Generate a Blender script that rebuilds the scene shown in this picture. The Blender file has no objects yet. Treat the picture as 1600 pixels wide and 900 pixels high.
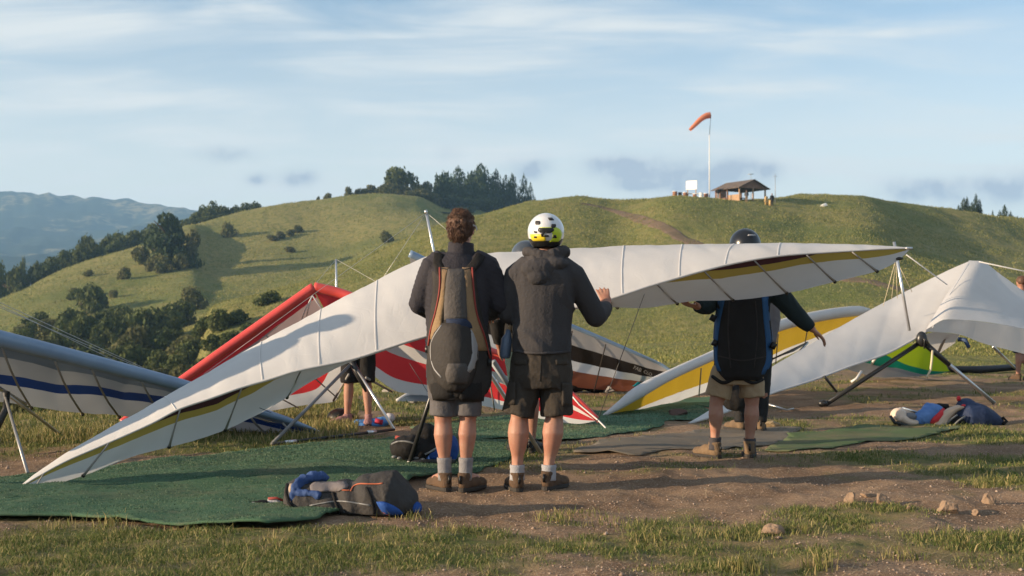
import bpy, bmesh, math, random
import numpy as np
from mathutils import Vector, Matrix, noise as mnoise
from mathutils.bvhtree import BVHTree

R = math.radians
random.seed(7)
rng = np.random.default_rng(7)
scene = bpy.context.scene
COL = scene.collection

# ------------------------------------------------------------------ camera
CAM_H = 1.14
FPX = 2000.0                      # focal length in pixels of a 1600 px wide frame
PITCH = math.atan(39 / FPX)       # the horizon lies below the middle of the frame
cd = bpy.data.cameras.new('camera')
cam = bpy.data.objects.new('camera', cd)
COL.objects.link(cam)
cam.location = (0, 0, CAM_H)
cam.rotation_euler = (math.pi / 2 + PITCH, 0, 0)
cd.sensor_width = 36.0
cd.lens = 36.0 * FPX / 1600
cd.clip_start = 0.1
cd.clip_end = 12000
cd.dof.use_dof = True
cd.dof.focus_distance = 8.6
cd.dof.aperture_fstop = 5.0
scene.camera = cam
CP, SP = math.cos(PITCH), math.sin(PITCH)


def P(px, py, Y):
    """World point at depth Y seen at photo pixel (px, py)."""
    x = (px - 800) / FPX
    u = (450 - py) / FPX
    k = Y / (CP - u * SP)
    return Vector((x * k, Y, CAM_H + k * (u * CP + SP)))


def pix(x, y, z):
    d = y * CP + (z - CAM_H) * SP
    return 800 + FPX * x / d, 450 - FPX * (-(y) * SP + (z - CAM_H) * CP) / d


# ------------------------------------------------------------------ light
SUN_EL = R(12.3)
SUN_AZ = R(-106.0)    # clockwise from the view direction: left and slightly behind the camera
to_sun = Vector((math.sin(SUN_AZ) * math.cos(SUN_EL), math.cos(SUN_AZ) * math.cos(SUN_EL), math.sin(SUN_EL)))
sl = bpy.data.lights.new('sun', 'SUN')
sl.energy = 5.0
sl.angle = R(0.5)
sl.color = (1.0, 0.78, 0.54)
sun = bpy.data.objects.new('sun', sl)
COL.objects.link(sun)
sun.rotation_euler = to_sun.to_track_quat('Z', 'Y').to_euler()

scene.view_settings.view_transform = 'Standard'
scene.view_settings.look = 'None'
scene.view_settings.gamma = 1
scene.view_settings.exposure = 0.98
scene.view_settings.use_curve_mapping = False
scene.cycles.use_denoising = True
scene.cycles.max_bounces = 6
scene.cycles.diffuse_bounces = 3
scene.cycles.transparent_max_bounces = 6
scene.cycles.volume_bounces = 1
scene.cycles.use_adaptive_sampling = True
scene.cycles.adaptive_threshold = 0.01

world = bpy.data.worlds.new('World')
scene.world = world
world.use_nodes = True


def build_sky():
    nt = world.node_tree
    nt.nodes.clear()
    N = nt.nodes.new
    L = nt.links.new

    def math_(op, a, b=None, c=None, clamp=False):
        n = N('ShaderNodeMath')
        n.operation = op
        n.use_clamp = clamp
        for i, v in enumerate((a, b, c)):
            if v is None:
                continue
            if isinstance(v, (int, float)):
                n.inputs[i].default_value = v
            else:
                L(v, n.inputs[i])
        return n.outputs[0]

    sky = N('ShaderNodeTexSky')
    sky.sky_type = 'NISHITA'
    sky.sun_disc = False
    sky.sun_elevation = SUN_EL
    sky.sun_rotation = SUN_AZ
    sky.air_density = 1.0
    sky.dust_density = 0.3
    sky.ozone_density = 2.0
    sky.altitude = 300
    tc = N('ShaderNodeTexCoord')
    sep = N('ShaderNodeSeparateXYZ')
    L(tc.outputs['Generated'], sep.inputs[0])
    x, y, z = sep.outputs
    # thin high cloud: noise on a plane far overhead
    zz = math_('ADD', math_('MAXIMUM', z, 0.0), 0.12)
    cx, cy = math_('DIVIDE', x, zz), math_('DIVIDE', y, zz)
    comb = N('ShaderNodeCombineXYZ')
    L(cx, comb.inputs[0]); L(cy, comb.inputs[1])
    mp = N('ShaderNodeMapping')
    mp.inputs['Rotation'].default_value = (0, 0, R(14))
    mp.inputs['Scale'].default_value = (1.3, 2.1, 1)
    mp.inputs['Location'].default_value = (3.1, 1.7, 0)
    L(comb.outputs[0], mp.inputs[0])
    n1 = N('ShaderNodeTexNoise')
    n1.inputs['Scale'].default_value = 1.15
    n1.inputs['Detail'].default_value = 7
    n1.inputs['Roughness'].default_value = 0.50
    n1.inputs['Distortion'].default_value = 0.5
    L(mp.outputs[0], n1.inputs['Vector'])
    mp2 = N('ShaderNodeMapping')
    mp2.inputs['Rotation'].default_value = (0, 0, R(24))
    mp2.inputs['Scale'].default_value = (0.9, 4.2, 1)
    L(comb.outputs[0], mp2.inputs[0])
    n2 = N('ShaderNodeTexNoise')
    n2.inputs['Scale'].default_value = 1.2
    n2.inputs['Detail'].default_value = 9
    n2.inputs['Roughness'].default_value = 0.55
    n2.inputs['Distortion'].default_value = 0.8
    L(mp2.outputs[0], n2.inputs['Vector'])
    c1 = N('ShaderNodeMapRange')
    c1.interpolation_type = 'SMOOTHSTEP'
    L(n1.outputs[0], c1.inputs[0])
    c1.inputs[1].default_value = 0.36
    c1.inputs[2].default_value = 0.66
    c2 = N('ShaderNodeMapRange')
    c2.interpolation_type = 'SMOOTHSTEP'
    L(n2.outputs[0], c2.inputs[0])
    c2.inputs[1].default_value = 0.36
    c2.inputs[2].default_value = 0.64
    cir = math_('ADD', math_('MULTIPLY', c1.outputs[0], 0.40), math_('MULTIPLY', math_('MULTIPLY', c2.outputs[0], c1.outputs[0]), 0.55), clamp=True)
    # general milky veil that thickens towards the horizon
    veil = N('ShaderNodeMapRange')
    L(z, veil.inputs[0])
    veil.inputs[1].default_value = 0.0
    veil.inputs[2].default_value = 0.24
    veil.inputs[3].default_value = 0.92
    veil.inputs[4].default_value = 0.05
    m0 = N('ShaderNodeMix')
    m0.data_type = 'RGBA'
    L(veil.outputs[0], m0.inputs[0])
    L(sky.outputs[0], m0.inputs[6])
    m0.inputs[7].default_value = SKY_LOW
    cov = cir
    m1 = N('ShaderNodeMix')
    m1.data_type = 'RGBA'
    L(cov, m1.inputs[0])
    L(m0.outputs[2], m1.inputs[6])
    m1.inputs[7].default_value = SKY_CLOUD
    # small grey clouds low over the hills (azimuth, elevation, half width, half height)
    az = math_('ARCTAN2', x, y)
    el = math_('ARCSINE', z)
    n3 = N('ShaderNodeTexNoise')
    n3.inputs['Scale'].default_value = 48
    n3.inputs['Detail'].default_value = 6
    L(tc.outputs['Generated'], n3.inputs['Vector'])
    wob = math_('MULTIPLY', math_('SUBTRACT', n3.outputs[0], 0.5), 5.0)
    tot = None
    for (px, py, wx, wy, k) in [(350, 247, 34, 10, .8), (466, 281, 26, 12, .9), (400, 284, 18, 8, .6), (820, 264, 30, 16, .8),
                                (700, 240, 16, 12, .3), (985, 263, 52, 15, 1.0), (1000, 290, 40, 8, .6), (1105, 280, 78, 24, 1.1), (1165, 268, 40, 12, .5),
                                (1440, 309, 50, 16, 1.0), (1570, 312, 50, 20, 1.0), (1760, 290, 70, 16, .9), (-200, 270, 60, 12, .8), (2100, 270, 90, 16, .9), (-600, 250, 90, 14, .9)]:
        a0 = math.atan((px - 800) / FPX)
        e0 = math.atan((489 - py) / FPX)
        dx = math_('MULTIPLY', math_('SUBTRACT', az, a0), FPX / wx)
        dy = math_('MULTIPLY', math_('SUBTRACT', el, e0), FPX / wy)
        d = math_('ADD', math_('ADD', math_('MULTIPLY', dx, dx), math_('MULTIPLY', dy, dy)), wob)
        w = math_('MULTIPLY', math_('EXPONENT', math_('MULTIPLY', d, -0.9)), k)
        tot = w if tot is None else math_('ADD', tot, w)
    tot = math_('MULTIPLY', math_('MINIMUM', tot, 1.0), 0.80)
    m2 = N('ShaderNodeMix')
    m2.data_type = 'RGBA'
    L(tot, m2.inputs[0])
    L(m1.outputs[2], m2.inputs[6])
    m2.inputs[7].default_value = SKY_GREY
    bg = N('ShaderNodeBackground')
    bg.inputs[1].default_value = 0.098
    L(m2.outputs[2], bg.inputs[0])
    out = N('ShaderNodeOutputWorld')
    L(bg.outputs[0], out.inputs[0])


SKY_CLOUD = (4.5, 4.65, 4.6, 1)
SKY_GREY = (2.1, 2.4, 3.0, 1)
SKY_LOW = (5.6, 5.3, 4.85, 1)
build_sky()

# ------------------------------------------------------------------ materials
MATS = {}


def mat(name, col, rough=0.6, col2=None, scale=8.0, bump=0.0, bscale=None, spec=0.4, metal=0.0, trans=0.0, detail=4.0, stretch=None,
        sheen=0.0, coat=0.0, split=(0.35, 0.65), fine=None, bdist=0.01):
    """Principled material; col2 mixes in through object-space noise, bump adds fine relief."""
    if name in MATS:
        return MATS[name]
    m = bpy.data.materials.new(name)
    m.use_nodes = True
    nt = m.node_tree
    N, L = nt.nodes.new, nt.links.new
    b = nt.nodes['Principled BSDF']
    b.inputs['Base Color'].default_value = (*col, 1)
    b.inputs['Roughness'].default_value = rough
    b.inputs['Metallic'].default_value = metal
    b.inputs['Specular IOR Level'].default_value = spec
    if sheen:
        b.inputs['Sheen Weight'].default_value = sheen
    if coat:
        b.inputs['Coat Weight'].default_value = coat
        b.inputs['Coat Roughness'].default_value = 0.08
    vec = None
    if col2 is not None or bump:
        tc = N('ShaderNodeTexCoord')
        vec = tc.outputs['Object']
        if stretch:
            mp = N('ShaderNodeMapping')
            mp.inputs['Scale'].default_value = stretch
            L(vec, mp.inputs[0])
            vec = mp.outputs[0]
    if col2 is not None:
        n = N('ShaderNodeTexNoise')
        n.inputs['Scale'].default_value = scale
        n.inputs['Detail'].default_value = detail
        n.inputs['Roughness'].default_value = 0.6
        L(vec, n.inputs['Vector'])
        r = N('ShaderNodeMapRange')
        r.inputs[1].default_value, r.inputs[2].default_value = split
        L(n.outputs[0], r.inputs[0])
        mx = N('ShaderNodeMix')
        mx.data_type = 'RGBA'
        L(r.outputs[0], mx.inputs[0])
        mx.inputs[6].default_value = (*col, 1)
        mx.inputs[7].default_value = (*col2, 1)
        L(mx.outputs[2], b.inputs['Base Color'])
    if bump:
        n = N('ShaderNodeTexNoise')
        n.inputs['Scale'].default_value = bscale or scale * 4
        n.inputs['Detail'].default_value = 5
        L(vec, n.inputs['Vector'])
        bp = N('ShaderNodeBump')
        bp.inputs['Strength'].default_value = bump
        bp.inputs['Distance'].default_value = bdist
        L(n.outputs[0], bp.inputs['Height'])
        L(bp.outputs[0], b.inputs['Normal'])
    if trans:
        t = N('ShaderNodeBsdfTranslucent')
        if col2 is not None:
            L(mx.outputs[2], t.inputs[0])
        else:
            t.inputs[0].default_value = (*col, 1)
        if bump:
            L(bp.outputs[0], t.inputs['Normal'])
        ms = N('ShaderNodeMixShader')
        ms.inputs[0].default_value = trans
        L(b.outputs[0], ms.inputs[1])
        L(t.outputs[0], ms.inputs[2])
        L(ms.outputs[0], nt.nodes['Material Output'].inputs[0])
    MATS[name] = m
    return m


# ------------------------------------------------------------------ scene graph helpers
def tag(o, label=None, cat=None, group=None, kind=None):
    if label:
        o['label'] = label
    if cat:
        o['category'] = cat
    if group:
        o['group'] = group
    if kind:
        o['kind'] = kind
    return o


def empty(name, loc, label=None, cat=None, group=None, rz=0.0):
    o = bpy.data.objects.new(name, None)
    o.empty_display_size = 0.1
    COL.objects.link(o)
    o.location = loc
    o.rotation_euler = (0, 0, rz)
    return tag(o, label, cat, group)


def put(ob, parent):
    """Parent ob, whose mesh is in world coordinates, to an unscaled parent."""
    if parent is not None:
        ob.parent = parent
        ob.matrix_parent_inverse = world_of(parent).inverted()


def world_of(o):
    m = Matrix.LocRotScale(o.location, o.rotation_euler, o.scale)
    if o.parent:
        m = world_of(o.parent) @ o.matrix_parent_inverse @ m
    return m


class MB:
    """Collects geometry for ONE mesh object."""

    def __init__(self):
        self.v, self.f, self.m = [], [], []

    def add(self, verts, faces, mi=0):
        o = len(self.v)
        self.v += [tuple(p) for p in verts]
        self.f += [tuple(i + o for i in f) for f in faces]
        self.m += [mi] * len(faces)
        return self

    def box(self, c, s, rot=None, mi=0):
        hx, hy, hz = s[0] / 2, s[1] / 2, s[2] / 2
        vs = [Vector((x, y, z)) for x in (-hx, hx) for y in (-hy, hy) for z in (-hz, hz)]
        if rot is not None:
            vs = [rot @ p for p in vs]
        c = Vector(c)
        return self.add([p + c for p in vs], [(0, 1, 3, 2), (4, 6, 7, 5), (0, 4, 5, 1), (2, 3, 7, 6), (0, 2, 6, 4), (1, 5, 7, 3)], mi)

    def tube(self, pts, rad, n=8, cap=True, mi=0, up=None):
        """rad: number, or list of numbers / (a, b) pairs; b is the radius along the up direction."""
        pts = [Vector(p) for p in pts]
        k = len(pts)
        if not isinstance(rad, (list, tuple)):
            rad = [rad] * k
        rad = [(r, r) if not isinstance(r, (list, tuple)) else r for r in rad]
        ref = Vector(up) if up is not None else None
        rings = []
        prev = None
        for i in range(k):
            t = (pts[min(i + 1, k - 1)] - pts[max(i - 1, 0)])
            if t.length < 1e-9:
                t = Vector((0, 0, 1))
            t.normalize()
            if prev is None:
                a = ref if ref is not None else (Vector((0, 0, 1)) if abs(t.z) < 0.9 else Vector((0, 1, 0)))
            else:
                a = ref if ref is not None else prev
            b = a - t * a.dot(t)
            if b.length < 1e-6:
                b = t.orthogonal()
            b.normalize()
            prev = b
            s = t.cross(b)
            rings.append([pts[i] + s * (rad[i][0] * math.cos(2 * math.pi * j / n)) + b * (rad[i][1] * math.sin(2 * math.pi * j / n)) for j in range(n)])
        vs = [p for r in rings for p in r]
        fs = [(i * n + j, i * n + (j + 1) % n, (i + 1) * n + (j + 1) % n, (i + 1) * n + j) for i in range(k - 1) for j in range(n)]
        if cap:
            fs.append(tuple(range(n - 1, -1, -1)))
            fs.append(tuple((k - 1) * n + j for j in range(n)))
        return self.add(vs, fs, mi)

    def ell(self, c, r, n=14, m=9, rot=None, mi=0):
        c = Vector(c)
        if not isinstance(r, (list, tuple)):
            r = (r, r, r)
        vs = [Vector((0, 0, r[2]))]
        for i in range(1, m):
            a = math.pi * i / m
            for j in range(n):
                b = 2 * math.pi * j / n
                vs.append(Vector((r[0] * math.sin(a) * math.cos(b), r[1] * math.sin(a) * math.sin(b), r[2] * math.cos(a))))
        vs.append(Vector((0, 0, -r[2])))
        if rot is not None:
            vs = [rot @ p for p in vs]
        fs = [(0, 1 + j, 1 + (j + 1) % n) for j in range(n)]
        for i in range(m - 2):
            for j in range(n):
                a0, a1 = 1 + i * n + j, 1 + i * n + (j + 1) % n
                fs.append((a0, a0 + n, a1 + n, a1))
        last = len(vs) - 1
        o = 1 + (m - 2) * n
        fs += [(last, o + (j + 1) % n, o + j) for j in range(n)]
        return self.add([p + c for p in vs], fs, mi)

    def grid(self, rows, mi=0, flip=False):
        """rows: list of equally long lists of points."""
        h, w = len(rows), len(rows[0])
        fs = []
        for i in range(h - 1):
            for j in range(w - 1):
                q = (i * w + j, i * w + j + 1, (i + 1) * w + j + 1, (i + 1) * w + j)
                fs.append(q[::-1] if flip else q)
        return self.add([p for r in rows for p in r], fs, mi)

    def build(self, name, mats, parent=None, smooth=True, solid=0.0, offset=0.0, subd=0):
        me = bpy.data.meshes.new(name)
        me.from_pydata(self.v, [], self.f)
        for m in (mats if isinstance(mats, (list, tuple)) else [mats]):
            me.materials.append(m)
        if any(self.m):
            me.polygons.foreach_set('material_index', self.m)
        if smooth:
            me.polygons.foreach_set('use_smooth', [True] * len(self.f))
        me.update()
        o = bpy.data.objects.new(name, me)
        COL.objects.link(o)
        if solid:
            md = o.modifiers.new('Solidify', 'SOLIDIFY')
            md.thickness = solid
            md.offset = offset
        if subd:
            md = o.modifiers.new('Subdivision', 'SUBSURF')
            md.levels = md.render_levels = subd
        put(o, parent)
        return o


def np_mesh(name, v, f, mats, parent=None, smooth=False, attrs=None):
    """Fast mesh from numpy arrays; all faces have the same number of corners."""
    me = bpy.data.meshes.new(name)
    nv, nf, k = len(v), len(f), f.shape[1]
    me.vertices.add(nv)
    me.vertices.foreach_set('co', np.ascontiguousarray(v, dtype=np.float32).ravel())
    me.loops.add(nf * k)
    me.loops.foreach_set('vertex_index', np.ascontiguousarray(f, dtype=np.int32).ravel())
    me.polygons.add(nf)
    me.polygons.foreach_set('loop_start', np.arange(0, nf * k, k, dtype=np.int32))
    if smooth:
        me.polygons.foreach_set('use_smooth', np.ones(nf, dtype=bool))
    for m in (mats if isinstance(mats, (list, tuple)) else [mats]):
        me.materials.append(m)
    for an, av in (attrs or {}).items():
        a = me.attributes.new(an, 'FLOAT', 'POINT')
        a.data.foreach_set('value', np.ascontiguousarray(av, dtype=np.float32))
    me.update(calc_edges=True)
    o = bpy.data.objects.new(name, me)
    COL.objects.link(o)
    put(o, parent)
    return o


# ------------------------------------------------------------------ numpy noise
_perm = np.random.default_rng(3).random((256, 256))


def vnoise(x, y):
    xi, yi = np.floor(x).astype(int), np.floor(y).astype(int)
    fx, fy = x - xi, y - yi
    fx, fy = fx * fx * (3 - 2 * fx), fy * fy * (3 - 2 * fy)
    g = lambda a, b: _perm[a & 255, b & 255]
    return (g(xi, yi) * (1 - fx) + g(xi + 1, yi) * fx) * (1 - fy) + (g(xi, yi + 1) * (1 - fx) + g(xi + 1, yi + 1) * fx) * fy


def fbm(x, y, o=4, gain=0.5):
    s, a, t = 0, 1, 0
    for i in range(o):
        s = s + a * vnoise(x * 2 ** i + 17.3 * i, y * 2 ** i + 9.1 * i)
        t += a
        a *= gain
    return s / t


def pchip(xk, yk, x):
    """Monotone cubic; yk (k,) or (k, m); x (n,)."""
    xk, yk = np.asarray(xk, float), np.asarray(yk, float)
    one = yk.ndim == 1
    if one:
        yk = yk[:, None]
    h = np.diff(xk)[:, None]
    d = np.diff(yk, axis=0) / h
    m = np.zeros_like(yk)
    m[0], m[-1] = d[0], d[-1]
    if len(xk) > 2:
        w1, w2 = 2 * h[1:] + h[:-1], h[1:] + 2 * h[:-1]
        ok = d[:-1] * d[1:] > 0
        den = np.where(ok, w1 / np.where(d[:-1] == 0, 1, d[:-1]) + w2 / np.where(d[1:] == 0, 1, d[1:]), 1)
        m[1:-1] = np.where(ok, (w1 + w2) / np.where(den == 0, 1, den), 0)
    x = np.clip(x, xk[0], xk[-1])
    i = np.clip(np.searchsorted(xk, x) - 1, 0, len(xk) - 2)
    t = ((x - xk[i]) / (xk[i + 1] - xk[i]))[:, None]
    hh = (xk[i + 1] - xk[i])[:, None]
    out = (2 * t**3 - 3 * t**2 + 1) * yk[i] + (t**3 - 2 * t**2 + t) * hh * m[i] + (-2 * t**3 + 3 * t**2) * yk[i + 1] + (t**3 - t**2) * hh * m[i + 1]
    return out[:, 0] if one else out
# ------------------------------------------------------------------ terrain
def Zp(px, py, Y):
    return P(px, py, Y).z


# bearing (as a photo column) : (distance, row seen there) or (distance, None, height)
FAR = {-1600: (470, 400, 380, 330), -500: (455, 400, 372, 322), 0: (450, 395, 365, 308), 50: (450, 396, 366, 312), 80: (450, 398, 364, 308), 125: (450, 400, 362, 321),
       180: (450, 400, 360, 325), 240: (450, 402, 362, 322), 300: (450, 405, 370, 334), 415: (455, 410, 385, 350), 700: (470, 430, 400, 370), 1000: (470, 430, 400, 370), 3200: (470, 430, 400, 370)}


def far_rows(px):
    ks = sorted(FAR)
    r = [np.interp(px, ks, [FAR[k][i] for k in ks]) for i in range(4)]
    return [(950, None, -62), (1300, r[0]), (1700, r[1]), (2100, r[2]), (2600, r[3]), (3700, None, 40)]


CO = {
    -1600: [(9, None, 0), (16, None, -.8), (60, None, -12), (150, None, -32), (400, None, -66)],
    -500: [(12, None, 0), (18, None, -.8), (60, None, -10), (120, None, -17), (240, None, -30), (450, None, -60)],
    0: [(13.2, None, 0), (18, None, -.6), (40, None, -4.6), (65, None, -8), (95, 632), (150, 562), (205, 515), (262, 467), (300, None, -2), (450, None, -52)],
    100: [(13.6, None, 0), (19, None, -.6), (42, None, -4.6), (65, None, -7.6), (95, 628), (150, 552), (212, 490), (285, 421), (330, None, 2), (500, None, -50)],
    215: [(14, None, 0), (20, None, -.6), (45, None, -4.4), (70, None, -7.2), (98, 622), (155, 545), (225, 462), (305, 384), (350, None, 8), (520, None, -46)],
    300: [(14.4, None, 0), (20, None, -.6), (45, None, -4), (70, None, -6), (100, 610), (155, 530), (235, 440), (325, 352), (380, None, 12), (540, None, -40)],
    330: [(14.6, None, 0), (20, None, -.6), (42, None, -3.6), (65, 610), (105, 545), (145, 480), (175, None, .8), (235, 450), (285, 395), (335, 345), (390, None, 12), (560, None, -40)],
    415: [(15, None, 0), (21, None, -.5), (40, None, -2.8), (65, 590), (105, 515), (148, 455), (180, None, 2.0), (240, 443), (295, 380), (348, 325), (400, None, 14), (580, None, -40)],
    500: [(16, None, 0), (22, None, -.5), (40, None, -2), (65, 570), (108, 485), (152, 432), (186, None, 3.4), (250, 428), (300, 370), (356, 312), (410, None, 16), (600, None, -40)],
    600: [(17.5, None, 0), (24, None, -.4), (40, None, -1.1), (65, 552), (110, 455), (156, 393), (190, None, 6.0), (258, 392), (310, 342), (362, 303), (430, None, 18), (640, None, -40)],
    650: [(18, None, 0), (25, None, -.3), (40, None, -.9), (65, 550), (110, 447), (158, 371), (195, None, 8.0), (264, 372), (320, 335), (372, 306), (440, None, 18), (660, None, -40)],
    697: [(19, None, 0), (26, None, -.3), (40, None, -.8), (65, 546), (110, 438), (162, 352), (200, None, 10.0), (272, 360), (330, 345), (385, 325), (450, None, 18), (680, None, -40)],
    745: [(20, None, 0), (27, None, -.2), (42, None, -.7), (65, 544), (112, 430), (168, 339), (205, None, 11.5), (280, 352), (340, 340), (400, 326), (460, None, 18), (700, None, -40)],
    842: [(22, None, 0), (29, None, -.2), (45, None, -.6), (66, 540), (114, 424), (178, 316), (220, None, 14), (300, None, 14), (400, None, 12), (700, None, -40)],
    900: [(23, None, 0), (30, None, -.2), (45, None, -.5), (66, 538), (114, 424), (180, 311), (230, None, 14), (320, None, 10), (700, None, -40)],
    968: [(24, None, 0), (31, None, -.2), (45, None, -.4), (66, 536), (114, 426), (180, 320), (230, None, 13), (320, None, 10), (700, None, -40)],
    1060: [(25, None, 0), (32, None, -.15), (45, None, -.3), (65, 532), (110, 424), (166, 312), (230, None, 12), (320, None, 8), (700, None, -40)],
    1165: [(26, None, 0), (33, None, -.1), (45, None, -.2), (64, 528), (106, 424), (164, 313), (176, 310), (240, None, 12), (330, None, 6), (700, None, -40)],
    1225: [(26.5, None, 0), (34, None, -.05), (45, None, -.1), (62, 524), (104, 424), (164, 318), (178, 305), (240, None, 13), (330, None, 6), (700, None, -40)],
    1262: [(27, None, 0), (34, None, 0), (45, None, 0), (62, 520), (104, 424), (164, 322), (180, 302), (240, None, 13), (330, None, 6), (700, None, -40)],
    1340: [(28, None, 0), (35, None, .05), (45, None, .15), (62, 515), (104, 424), (165, 324), (182, 305), (240, None, 13), (330, None, 6), (700, None, -40)],
    1420: [(28.5, None, 0), (36, None, .1), (46, None, .3), (62, 510), (104, 434), (168, 345), (186, 318), (245, None, 12), (340, None, 6), (700, None, -40)],
    1500: [(29, None, 0), (36, None, .15), (46, None, .4), (62, 508), (104, 447), (170, 364), (192, 331), (250, None, 11), (350, None, 6), (700, None, -40)],
    1600: [(29.5, None, 0), (37, None, .2), (46, None, .5), (62, 506), (104, 462), (172, 384), (200, 343), (260, None, 11), (360, None, 6), (700, None, -40)],
    1800: [(30, None, 0), (37, None, .2), (46, None, .6), (62, 505), (104, 480), (175, 410), (210, 364), (280, None, 10), (380, None, 5), (700, None, -40)],
    2400: [(30, None, 0), (46, None, .6), (104, 460), (180, 415), (230, 400), (300, None, 8), (400, None, 3), (700, None, -40)],
    3200: [(30, None, 0), (46, None, .6), (104, 465), (180, 430), (230, 420), (300, None, 6), (400, None, 2), (700, None, -40)],
}

r_near = np.concatenate([np.geomspace(0.5, 4.9, 26)[:-1], np.arange(4.9, 12, 0.035), np.arange(12, 17, 0.07), np.arange(17, 34, 0.17)])
RAD = np.concatenate([r_near, np.geomspace(34, 420, 230), np.geomspace(428, 3800, 120)])
pxs = sorted(CO)
prof = []
for px in pxs:
    a = (px - 800) / FPX
    s = math.sqrt(1 + a * a)
    rr, zz = [0.0, 4.0], [0.0, 0.0]
    for e in CO[px] + far_rows(px):
        Yd = e[0]
        z = e[2] if len(e) == 3 else Zp(px, e[1], Yd)
        rr.append(Yd * s); zz.append(z)
    prof.append(pchip(rr, zz, RAD))
prof = np.array(prof)                                  # columns x radii
dense = np.arctan((np.linspace(-60, 1660, 520) - 800) / FPX)
left = np.linspace(-math.atan(1.2), dense[0], 70)[:-1]
right = np.linspace(dense[-1], math.atan(1.2), 70)[1:]
back = np.linspace(math.atan(1.2), 2 * math.pi - math.atan(1.2), 70)[1:-1]
TH = np.concatenate([left, dense, right, back])
front = TH <= math.atan(1.2) + 1e-9
Zg = np.zeros((len(TH), len(RAD)))
Zg[front] = pchip(pxs, prof, 800 + FPX * np.tan(TH[front]))
tb = (TH[~front] - math.atan(1.2)) / (2 * math.pi - 2 * math.atan(1.2))
tb = tb * tb * (3 - 2 * tb)
Zg[~front] = prof[-1][None] * (1 - tb[:, None]) + prof[0][None] * tb[:, None]
X = np.sin(TH)[:, None] * RAD[None]
Yw = np.cos(TH)[:, None] * RAD[None]
rr = RAD[None] * np.ones_like(X)
sm = lambda x, a, b: (lambda t: t * t * (3 - 2 * t))(np.clip((x - a) / (b - a), 0, 1))
# small relief: hummocks on the flat, gentle rolls on the hills, ridges far away
bump_near = (fbm(X * 0.9, Yw * 0.9, 3) - .5) * 0.085 + (fbm(X * 5, Yw * 5, 3) - .5) * 0.04
Zg += bump_near * (1 - sm(rr, 26, 60)) * sm(rr, 3, 5)
Zg += (fbm(X * .06, Yw * .06, 4) - .5) * 1.5 * sm(rr, 55, 110) * (1 - sm(rr, 420, 700)) + (fbm(X * .45 + 5, Yw * .45, 3) - .5) * 0.35 * sm(rr, 45, 90) * (1 - sm(rr, 500, 700))
rid = 1 - np.abs(fbm(X * .0030 + 3, Yw * .0030, 5) * 2 - 1)
Zg += ((rid - .84) * 70 + (fbm(X * .03, Yw * .03, 3) - .5) * 12) * sm(rr, 1150, 1600)


def cover_of(x, y):
    """0 bare earth .. 1 grass on the launch plateau."""
    px = 800 + FPX * x / np.maximum(y, .5)
    py = 489 + FPX * CAM_H / np.maximum(y, .5)
    n = fbm(x * 1.1 + 4, y * 1.1, 4) - .5
    n2 = fbm(x * 4.0 + 1, y * 4.0, 3) - .5
    g = np.full_like(x, 0.34)
    e = lambda cx, cy, wx, wy, k: k * np.exp(-(((px - cx) / wx) ** 2 + ((py - cy) / wy) ** 2))
    g = g + e(250, 880, 520, 62, .46) + e(820, 850, 210, 36, .34) + e(1180, 880, 130, 34, .30)
    g = g + e(1560, 740, 90, 30, .34) + e(1500, 860, 160, 30, .22) + e(1380, 745, 150, 16, .25)
    g = g - e(1120, 770, 330, 34, .22) - e(800, 770, 150, 22, .30) - e(1150, 640, 500, 30, .12)
    g = g + e(120, 675, 420, 22, .75) + e(420, 700, 90, 12, .35) - e(40, 735, 110, 16, .4) - e(540, 672, 110, 14, .35)
    g = g + e(620, 628, 130, 16, .5) + e(1000, 632, 120, 8, .25) + e(1400, 580, 300, 9, .25) + e(1550, 688, 120, 8, .4)
    g = g + np.where((py < 575), .45, 0)
    g = np.where((py > 905) | (px < -60) | (px > 1680), g + .05, g)
    return np.clip((g + n * 1.1 + n2 * .5 - .30) * 3.2, 0, 1)


cover = cover_of(X, Yw)
hill = sm(rr, 24, 36)
far = sm(rr, 420, 800)
w = len(RAD)
idx = np.arange(len(TH) * w).reshape(len(TH), w)
nx = np.roll(idx, -1, axis=0)
F = np.stack([idx[:, :-1], idx[:, 1:], nx[:, 1:], nx[:, :-1]], -1).reshape(-1, 4)[:, ::-1]
V = np.stack([X, Yw, Zg], -1).reshape(-1, 3)
# centre cap
V = np.vstack([V, [[0, 0, 0]]])


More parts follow.
